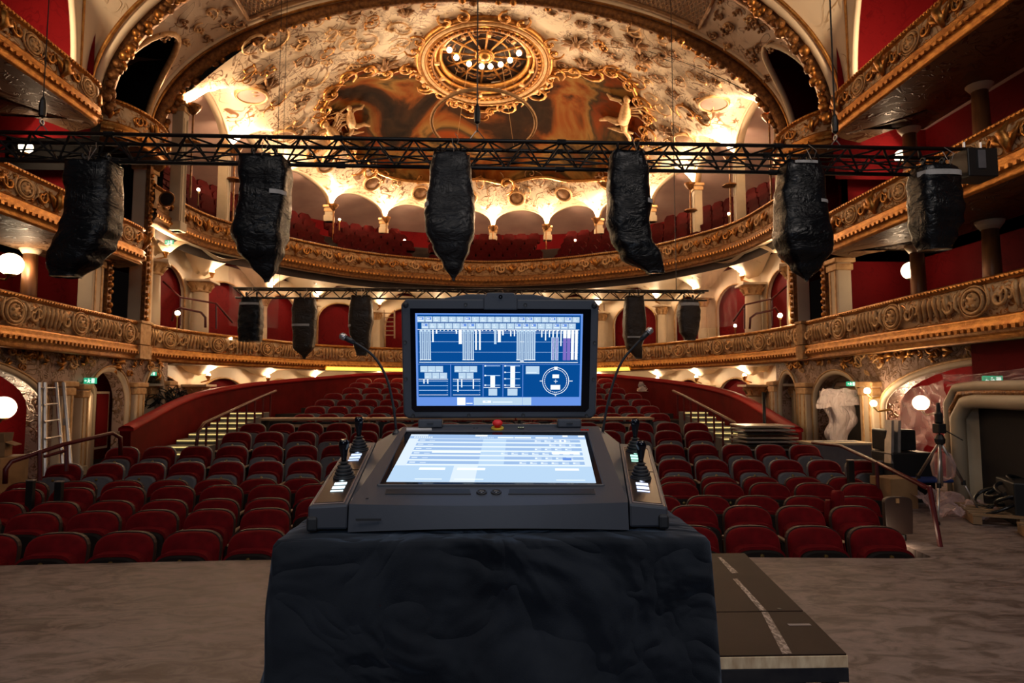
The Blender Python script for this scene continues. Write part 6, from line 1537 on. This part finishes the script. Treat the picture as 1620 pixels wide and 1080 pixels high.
for sx, l in ((-1, ((49, 760), (94, 762))), (1, ((1345, 728), (1392, 730)))):
    for i, (px, py) in enumerate(l):
        p = atY(px, py, 8.3 if sx < 0 else 9.1); MBt = thing('post', 'short black post among the seats, %s, %s of the pair' % ('left side' if sx < 0 else 'right side', 'left' if i == 0 else 'right'), 'post', (p.x, p.y, p.z-.5), 'short black posts among the seats')
        MB().box((0, 0, .25), (.085, .06, .5)).build('post_body', M['black_metal'], MBt, loc=(0, 0, 0), bevel=.004); MB().box((0, 0, .505), (.09, .065, .012)).build('cap', M['silver'], MBt, loc=(0, 0, 0))
# wreath of dark cables and plants behind the left barrier
t = thing('cable_tangle', 'dark tangle of cables and fittings behind the barrier on the left', 'cables', (-7.0, 14.5, .9))
rr = random.Random(5)
for k in range(30):
    c = atY(rr.uniform(236, 300), rr.uniform(622, 640), rr.uniform(15.2, 16.2)); c.x = min(c.x, -7.15); pts = [c+Vector((.16*math.cos(1.9*q+k), rr.uniform(-.1, .1), .14*math.sin(1.9*q+k*2)+rr.uniform(-.05, .05))) for q in range(6)]
    MB().tube(catmull([tuple(p) for p in pts], 24), .013, 5).build('cable', M['black'], t, smooth=True)
# exit signs
def exit_sign(px, py, Y, w_, label, flip=1, rz=0):
    c = atY(px, py, Y); t = thing('exit_sign', label, 'sign', tuple(c), 'green exit signs', rz, world=False); h = w_*.5
    MB().box((0, 0, 0), (w_, .04, h)).build('sign_box', E_GREEN, t, loc=(0, 0, 0), bevel=.004)
    y = -.022; bb = MB(); f = flip
    def q(*pts): bb.add([(f*x*w_, y, z*h) for x, z in pts], [tuple(range(len(pts)))])
    q((.14, -.38), (.40, -.38), (.40, .38), (.14, .38))            # door
    q((-.12, .36), (-.04, .36), (-.04, .2), (-.12, .2)); q((-.16, .16), (.02, .1), (-.02, -.12), (-.12, -.1)); q((-.12, -.1), (-.04, -.1), (.06, -.38), (0, -.38)); q((-.12, -.1), (-.06, -.14), (-.18, -.36), (-.24, -.3)); q((-.02, .1), (.02, .14), (.10, .0), (.06, -.03))
    q((-.44, 0), (-.34, .22), (-.34, .07), (-.24, .07), (-.24, -.07), (-.34, -.07), (-.34, -.22))
    bb.build('pictogram', E_WHITE, t, loc=(0, 0, 0), fix=True)
exit_sign(143, 602, 12.6, .23, 'green exit sign with white running figure over the arched left door')
exit_sign(241, 591, 15.0, .18, 'small green exit sign over the second left door, by the bright ceiling')
exit_sign(268, 383, 15.4, .2, 'small green exit sign up left at the lowest balcony ceiling')
exit_sign(1570, 602, 8.45, .27, 'large green exit sign above the pale doorway at right', 1, .0)
exit_sign(1346, 607, 12.2, .17, 'small green exit sign above the right arched passage')
# white switch box on the pier
t = thing('switch_box', 'small white switch box on the red wall by the ladder', 'switch', tuple(atY(105, 667, 11.8))); MB().box((0, 0, 0), (.10, .04, .13)).build('box_cover', M['white_tape'], t, loc=(0, 0, 0), bevel=.006); MB().box((0, -.025, .0), (.03, .01, .045)).build('rocker', M['seat_grey_pale'], t, loc=(0, 0, 0))

# ------------------------------------------------------------------ right side: plastic sheets, tripod, chair stack, pallets
def plastic():
    t = NT('plastic_sheet'); v = t.coord(); n = t.noise(v, 3.0, 3, 1.2, .5); t.set(.16, 0, .6)
    t.b.inputs['Base Color'].default_value = (.85, .62, .60, 1); t.b.inputs['Alpha'].default_value = 1
    tr_ = t.n('ShaderNodeBsdfTransparent'); mx_ = t.n('ShaderNodeMixShader'); tr_.inputs[0].default_value = (.93, .85, .84, 1)
    lw = t.n('ShaderNodeLayerWeight'); lw.inputs[0].default_value = .35; f = t.math('ADD', t.math('MULTIPLY', lw.outputs['Facing'], .75), t.math('MULTIPLY', n, .14), True)
    t.l(f, mx_.inputs[0]); t.l(tr_.outputs[0], mx_.inputs[1]); t.l(t.b.outputs[0], mx_.inputs[2]); t.l(mx_.outputs[0], t.o.inputs[0]); t.bump(n, .8, .05); return t.m
M['plastic'] = plastic()
def sheet(name, label, corners, nu=24, nv=24, amp=.06, seed=0, parent=None, fold=5, mat='plastic', sag=0.0):
    c = [Vector(p) for p in corners]; nrm_ = (c[1]-c[0]).cross(c[3]-c[0]).normalized(); sd = Vector((seed*2.3, seed, 0))
    def fn(u, v):
        p = c[0].lerp(c[1], u).lerp(c[3].lerp(c[2], u), v); d = noise.ridged_multi_fractal(Vector((u*fold+v*1.5, v*1.6, 0))+sd, 1, 2, 4, 1, 2)-1
        return p+nrm_*d*amp+Vector((0, 0, -sag*math.sin(PI*u)*(v)))+Vector((noise.noise(Vector((u*4, v*4, seed)))*amp*.7, 0, noise.noise(Vector((u*4, v*4, seed+9)))*amp*.7))
    o = MB().grid(fn, nu, nv).build(name, M[mat], parent, smooth=True)
    if label: tag(o, label, 'sheet')
    return o
X = 7.9
sheet('plastic_sheet', 'clear plastic dust sheet taped in folds over the glowing lamp, right wall', [atX(1400, 700, X), atX(1500, 705, X), atX(1500, 600, X), atX(1404, 608, X)], amp=.10, seed=2, fold=3, sag=.1)
sheet('plastic_sheet', 'clear plastic dust sheet hanging to the floor left of the tripod', [atX(1400, 745, 7.75), atX(1462, 770, 7.75), atX(1462, 690, 7.75), atX(1402, 652, 7.75)], amp=.07, seed=3, fold=4)
sheet('plastic_sheet', 'clear plastic film draped above the pale doorway at right edge', [atX(1498, 612, 7.0), atX(1640, 606, 7.0), atX(1640, 578, 7.0), atX(1490, 590, 7.0)], amp=.05, seed=4, fold=7, sag=.05)
t = thing('hanging_plastic', 'milky plastic sheeting twisted and hanging in the right arch like a ghost', 'sheet', tuple(atX(1330, 700, 7.7)))
M['milky'] = (lambda t_: (t_.set(.3), t_.b.inputs['Base Color'].__setattr__('default_value', (.72, .60, .56, 1)), t_.bump(t_.noise(t_.coord(scale=(3, 3, .8)), 5, 4, 1.5), .9, .05), t_.m)[-1])(NT('milky_plastic'))
bb = MB()
P_ = [atY(1318, 618, 12.4), atY(1322, 640, 12.4), atY(1330, 665, 12.4), atY(1322, 690, 12.4), atY(1330, 712, 12.4)]
for w_, off, sd in ((.22, 0, 1), (.14, .18, 2)):
    nz, na = 30, 22
    pp = catmull([tuple(p+Vector((off, .02*sd, 0))) for p in P_], nz); b_ = MB()
    for j, p in enumerate(pp):
        v = j/nz; w2 = w_*(1.3-1.1*v*.7) if sd == 1 else w_*(1.6-1.3*v)
        for k in range(na):
            a = 2*PI*k/na; n_ = noise.noise(Vector((math.cos(a)*1.5, math.sin(a)*1.5, v*3+sd*5))); b_.v.append((p[0]+math.cos(a)*w2*(1+.8*n_), p[1]+math.sin(a)*w2*.5*(1+.8*n_), p[2]))
    for j in range(nz):
        for k in range(na): b_.f.append((j*na+k, (j+1)*na+k, (j+1)*na+(k+1) % na, j*na+(k+1) % na)); b_.mi.append(0); b_.uv.append(None)
    b_.build('plastic_fold', M['milky'], t, smooth=True)
sheet('plastic_swag', None, [atY(1290, 645, 12.3), atY(1366, 640, 12.3), atY(1360, 616, 12.3), atY(1300, 614, 12.3)], 20, 12, .08, 7, t, 4, 'milky')
sheet('plastic_sheet', 'pink plastic sheet over the arched panel left of centre, lowest balcony', [atY(362, 515, 18.3), atY(440, 520, 19.2), atY(440, 425, 19.2), atY(362, 420, 18.3)], amp=.05, seed=6, fold=5)
sheet('plastic_sheet', 'pink plastic sheet over the arched panel right of centre, lowest balcony', [atY(1110, 520, 19.0), atY(1166, 515, 18.2), atY(1166, 424, 18.2), atY(1110, 430, 19.0)], amp=.05, seed=8, fold=5)
sheet('plastic_sheet', 'crumpled clear plastic lying on the top edge of right rear stalls', [atY(1008, 618, 20.5), atY(1045, 622, 20.2), atY(1042, 606, 20.4), atY(1012, 604, 20.5)], 14, 10, .12, 9, None, 3, 'milky')
# tripod work light
t = thing('tripod_stand', 'tripod work light stand with silver legs, standing in the right aisle', 'tripod', (5.85, 7.6, 0))
hub = atY(1487, 698, 7.75)
for i, (px, py, Y) in enumerate(((1484, 828, 7.45), (1428, 792, 7.9), (1554, 816, 7.75))):
    f = atZ(px, py, .012); m = hub.lerp(f, .55)
    l = MB().tube([hub, m], .018, 8).build('leg', M['silver'], t, smooth=True); MB().tube([m, f], .012, 8).build('leg_lower', M['silver'], l, smooth=True)
    l2 = MB().lathe(f, [(.022, -.01), (.022, .02), (.012, .03)], 8).build('rubber_foot', M['black'], l); MB().tube([m-Vector((0, 0, .03)), m+Vector((0, 0, .03))], .026, 8).build('leg_clamp', M['black'], l)
MB().tube([hub-Vector((0, 0, .55)), hub+Vector((0, 0, .2))], .014, 8).build('centre_column', M['silver'], t, smooth=True)
MB().lathe(hub-Vector((0, 0, .05)), [(.02, 0), (.055, .03), (.06, .08), (.03, .14)], 12).build('hub', M['black'], t)
MB().box(tuple(hub+Vector((0, 0, .16))), (.10, .12, .12)).build('pan_head', M['black'], t, bevel=.01)
MB().lathe(hub+Vector((0, 0, .2)), [(.03, 0), (.045, .04), (.045, .14), (.025, .17), (.02, .28)], 12).build('lamp_head', M['black'], t)
MB().tube([hub+Vector((.05, 0, .15)), hub+Vector((.22, -.1, .02))], .008, 6).build('pan_handle', M['black'], t)
bb = MB().lathe(hub+Vector((.10, .1, -.5)), [(.02, 0), (.12, .06), (.14, .2), (.09, .34), (.02, .38)], 12); o = bb.build('plastic_wrap', M['plastic'], t, smooth=True)
# stack of black stage parts and blue cloth behind the tripod
t = thing('equipment_stack', 'black cases and pale boards stacked behind the tripod by the right wall', 'equipment', (6.3, 8.9, 0))
MB().box((6.35, 9.1, .35), (.62, .5, .7)).build('black_case', M['black'], t, bevel=.02); MB().box((6.30, 9.2, .86), (.45, .35, .3)).build('black_case', M['black_metal'], t, bevel=.02)
for k in range(2): MB().hexa([Vector((6.02+.10*k, 8.85, .55)), Vector((6.06+.10*k, 8.85, .55)), Vector((6.06+.10*k, 9.0, .55)), Vector((6.02+.10*k, 9.0, .55)), Vector((6.12+.10*k, 8.95, 1.15)), Vector((6.16+.10*k, 8.95, 1.15)), Vector((6.16+.10*k, 9.1, 1.15)), Vector((6.12+.10*k, 9.1, 1.15))]).build('pale_board', M['silver'], t)
o = MB().box((6.35, 8.75, .34), (.75, .35, .05)).build('blue_cloth', M['blue_cloth'], bevel=.02); tag(o, 'folded blue cloth on a low ledge behind the tripod', 'cloth')
carton((5.85, 8.55, 0), (.42, .35, .40), .2, 'cardboard box on the floor behind the tripod legs', False)['group'] = 'cardboard boxes'
sheet('plastic_heap', 'crumpled clear plastic heap on the floor under the tripod', [(5.95, 7.7, .03), (6.6, 7.6, .03), (6.7, 8.6, .16), (6.0, 8.5, .16)], 20, 20, .16, 12, None, 3, 'plastic')
M['wood_dull'] = mk('wood_dull', (.26, .16, .08), (.18, .11, .055), 5, .6)
# pallets with cable piles
for i, (x, y, rz) in enumerate(((6.45, 6.35, -.5), (6.7, 7.6, -.45))):
    t = thing('pallet', 'wooden pallet under black cables at the right wall, %s one' % ('nearer' if i == 0 else 'farther'), 'pallet', (x, y, 0), 'wooden pallets', rz, world=False)
    for k in range(5): MB().box((0, -.4+.2*k, .115), (1.0, .11, .02)).build('deck_board', M['wood_dull'], t, loc=(0, 0, 0))
    for k in range(3): MB().box((-.45+.45*k, 0, .055), (.09, .9, .09)).build('bearer', M['wood_dull'], t, loc=(0, 0, 0))
    t = thing('cable_pile', 'black coiled cables heaped on the %s pallet at right' % ('nearer' if i == 0 else 'farther'), 'cables', (x+.1, y+.05, .125), 'cable piles', rz, world=False)
    for k in range(9): MB().ring((rr.uniform(-.25, .35), rr.uniform(-.25, .25), .04+.035*k), rr.uniform(.12, .24), .022, 20, 6, Matrix.Rotation(rr.uniform(-.5, .5), 3, 'X') @ Matrix.Rotation(rr.uniform(-.5, .5), 3, 'Y')).build('cable_coil', M['bag_black'], t, smooth=True, loc=(0, 0, 0))
t = thing('case_stack', 'black equipment cases standing along the right wall behind the pallets', 'case', (6.75, 6.9, 0))
for k, (x, y, w_, h) in enumerate(((6.72, 6.75, .26, .55), (6.74, 7.55, .26, .5), (6.70, 6.0, .26, .62))):
    c = MB().box((x, y, h/2), (w_, .6, h), -.4).build('flight_case', M['black'], t, bevel=.015); MB().box((x-.13, y-.05, h*.7), (.02, .16, .03), -.4).build('case_handle', M['silver'], c)
# right handrail and the folded end seat
t = thing('aisle_handrail', 'dark red handrail sloping down the right aisle beside the end seats', 'handrail', (4.85, 6.4, 0))
MB().tube([atY(1285, 700, 10.2), atY(1330, 705, 9.6), atY(1395, 735, 8.4), atY(1468, 772, 6.6)], .026, 8).build('rail', M['red_rail'], t, smooth=True)
b0 = atY(1470, 768, 6.5); MB().tube([b0, (b0.x+.03, 6.42, 0)], .024, 8).build('post', M['red_rail'], t); p = atY(1387, 730, 8.5); MB().tube([p, p-Vector((0, 0, .55))], .024, 6).build('post', M['red_rail'], t)
t = thing('seat_end_panel', 'dark brown rounded end panel of the seat row in the right aisle', 'panel', (4.4, 6.7, -.5))
p = atY(1420, 815, 6.7)
MB().tube([(p.x+.05, 6.7, p.z-.20), (p.x+.05, 6.7, -.45)], .03, 6).build('leg', M['black'], t)
bb = MB(); slab(bb, seat_profile(.30, -.19, .20, 8, .06), -.03, .03); o = bb.build('panel_board', mk('dark_brown', (.035, .018, .014), None, 4, .5), t, fix=True, bevel=.008); o.location += p
MB().box((p.x-.02, p.y-.04, p.z+.16), (.035, .01, .05)).build('number_tag', M['cardboard'], t)
light('POINT', (4.55, 6.45, .10), 2.2, (1, .75, .5), .05, name='floor_spot')
# turned-down seats with red covers in the second row right
for i, (px, py, Y) in enumerate(((1325, 800, 7.6),)):
    p = atY(px, py, Y); t = thing('folded_seat', 'red seat turned aside with its cushion raised in the right rows', 'seat', (p.x, p.y, p.z-.3))
    bb = MB(); slab(bb, seat_profile(.30, 0, .36, 10, .12), -.05, .05, .0); o = bb.build('cushion', M['red_velvet'], t, smooth=True, fix=True, loc=(0, 0, .12)); o.rotation_euler = (0, .15, .9)
    bb = MB(); slab(bb, seat_profile(.26, 0, .30, 10, .1), -.03, .03, .0); o = bb.build('cushion_back', M['red_paint'], t, smooth=True, fix=True, loc=(-.14, -.05, .08)); o.rotation_euler = (0, .25, .9)
    MB().box((0, 0, .1), (.3, .08, .04)).build('bracket', M['seat_dark'], t, loc=(0, 0, 0))
# stacked metal frames by the right stairs
t = thing('frame_stack', 'stack of metal frames and boards on the seats beside the right stairs', 'frames', (5.3, 11.9, .2))
c = atY(1210, 690, 12.0)
for k in range(7):
    z = c.z-.22+.07*k; MB().box((c.x+.02*math.sin(k*2), c.y+.02*k, z), (1.05-.02*k, .8, .03), .05*math.sin(k)).build('metal_frame', M[('silver', 'black_metal', 'seat_grey_pale')[k % 3]], t, bevel=.004)
MB().box((c.x, c.y, c.z-.6), (1.0, .7, .7)).build('support', M['black'], t)
t = thing('black_pole', 'black vertical pole standing behind the stack of metal frames', 'pole', (5.7, 13.0, .0)); p = atY(1208, 620, 13.0); MB().tube([p, (p.x, 13.0, 0.2)], .035, 8).build('tube', M['black_metal'], t, smooth=True); MB().lathe((p.x, 13.0, 0.15), [(.12, 0), (.10, .03), (.04, .05)], 10).build('base', M['black'], t)
# counter with papers beyond the right seats
t = thing('side_table', 'pale table with papers behind the last right seats', 'table', (6.0, 11.6, 0)); c = atY(1320, 700, 11.3)
MB().box((c.x, c.y, c.z), (1.1, .6, .04)).build('table_top', M['cream_dark'], t, bevel=.005); MB().box((c.x, c.y-.28, c.z-.25), (1.0, .03, .46)).build('modesty_panel', M['seat_grey'], t)
for dx, dy in ((-.5, -.25), (.5, -.25), (-.5, .25), (.5, .25)): MB().box((c.x+dx, c.y+dy, (c.z)/2), (.04, .04, c.z)).build('leg', M['silver'], t)
for k in range(4): o = MB().box((c.x-.3+.2*k, c.y, c.z+.028), (.15, .2, .006), rr.uniform(-.5, .5)).build('paper_sheet', M['white_tape'], t)
# rails in the lowest balcony aisles
for sx, pts in ((-1, [(272, 508), (276, 492), (286, 487), (318, 494), (325, 502), (325, 518)]), (1, [(1186, 520), (1187, 503), (1196, 496), (1220, 491), (1226, 486), (1236, 500)])):
    t = thing('balcony_rail', 'thin dark rail in the lowest balcony aisle, %s side' % ('left' if sx < 0 else 'right'), 'handrail', tuple(atY(pts[0][0], pts[0][1], 15.6)))
    MB().tube([atY(x, y, 15.8) for x, y in pts], .03, 6).build('rail', M['red_rail'], t, smooth=True)
    q = [(258, 445), (285, 470), (342, 480), (368, 510)] if sx < 0 else [(1254, 445), (1222, 472), (1178, 482), (1160, 508)]
    MB().tube([atY(x, y, 16.4) for x, y in q], .026, 6).build('upper_rail', M['red_rail'], t, smooth=True)
    x, y = q[1]; MB().tube([atY(x, y, 16.4), atY(x, 515, 16.4)], .022, 6).build('post', M['red_rail'], t); x, y = q[2]; MB().tube([atY(x, y, 16.4), atY(x, 520, 16.4)], .022, 6).build('post', M['red_rail'], t)
# wooden step ladder-like rack in rear balcony beside the screen
t = thing('step_rack', 'reddish wooden rack standing on the lowest balcony left of the raised screen', 'rack', tuple(atY(615, 535, 24.5)))
for px in (608, 624): MB().tube([atY(px, 535, 24.8), atY(px, 490, 24.8)], .03, 5).build('upright', M['wood_pale'], t)
for k in range(6): MB().tube([atY(608, 495+7*k, 24.8), atY(624, 495+7*k, 24.8)], .02, 5).build('rung', M['wood_pale'], t)
# porthole loudspeaker on the second balcony front, left
p = atY(264, 315, 14.9); t = thing('porthole_speaker', 'round black loudspeaker porthole in the second balcony front at left', 'speaker', tuple(p))
MB().ring((0, 0, 0), .17, .025, 20, 6, Matrix.Rotation(PI/2, 3, 'X')).build('rim', M['gold_dark'], t, smooth=True, loc=(0, 0, 0)); MB().lathe((0, 0, 0), [(.16, .0), (.15, .02), (.01, .03)], 18, Matrix.Rotation(PI/2, 3, 'X')).build('speaker_grille', M['black'], t, loc=(0, 0, 0))
print('seats', cnt_seat, 'gallery', ng, 'objects', len(bpy.data.objects))
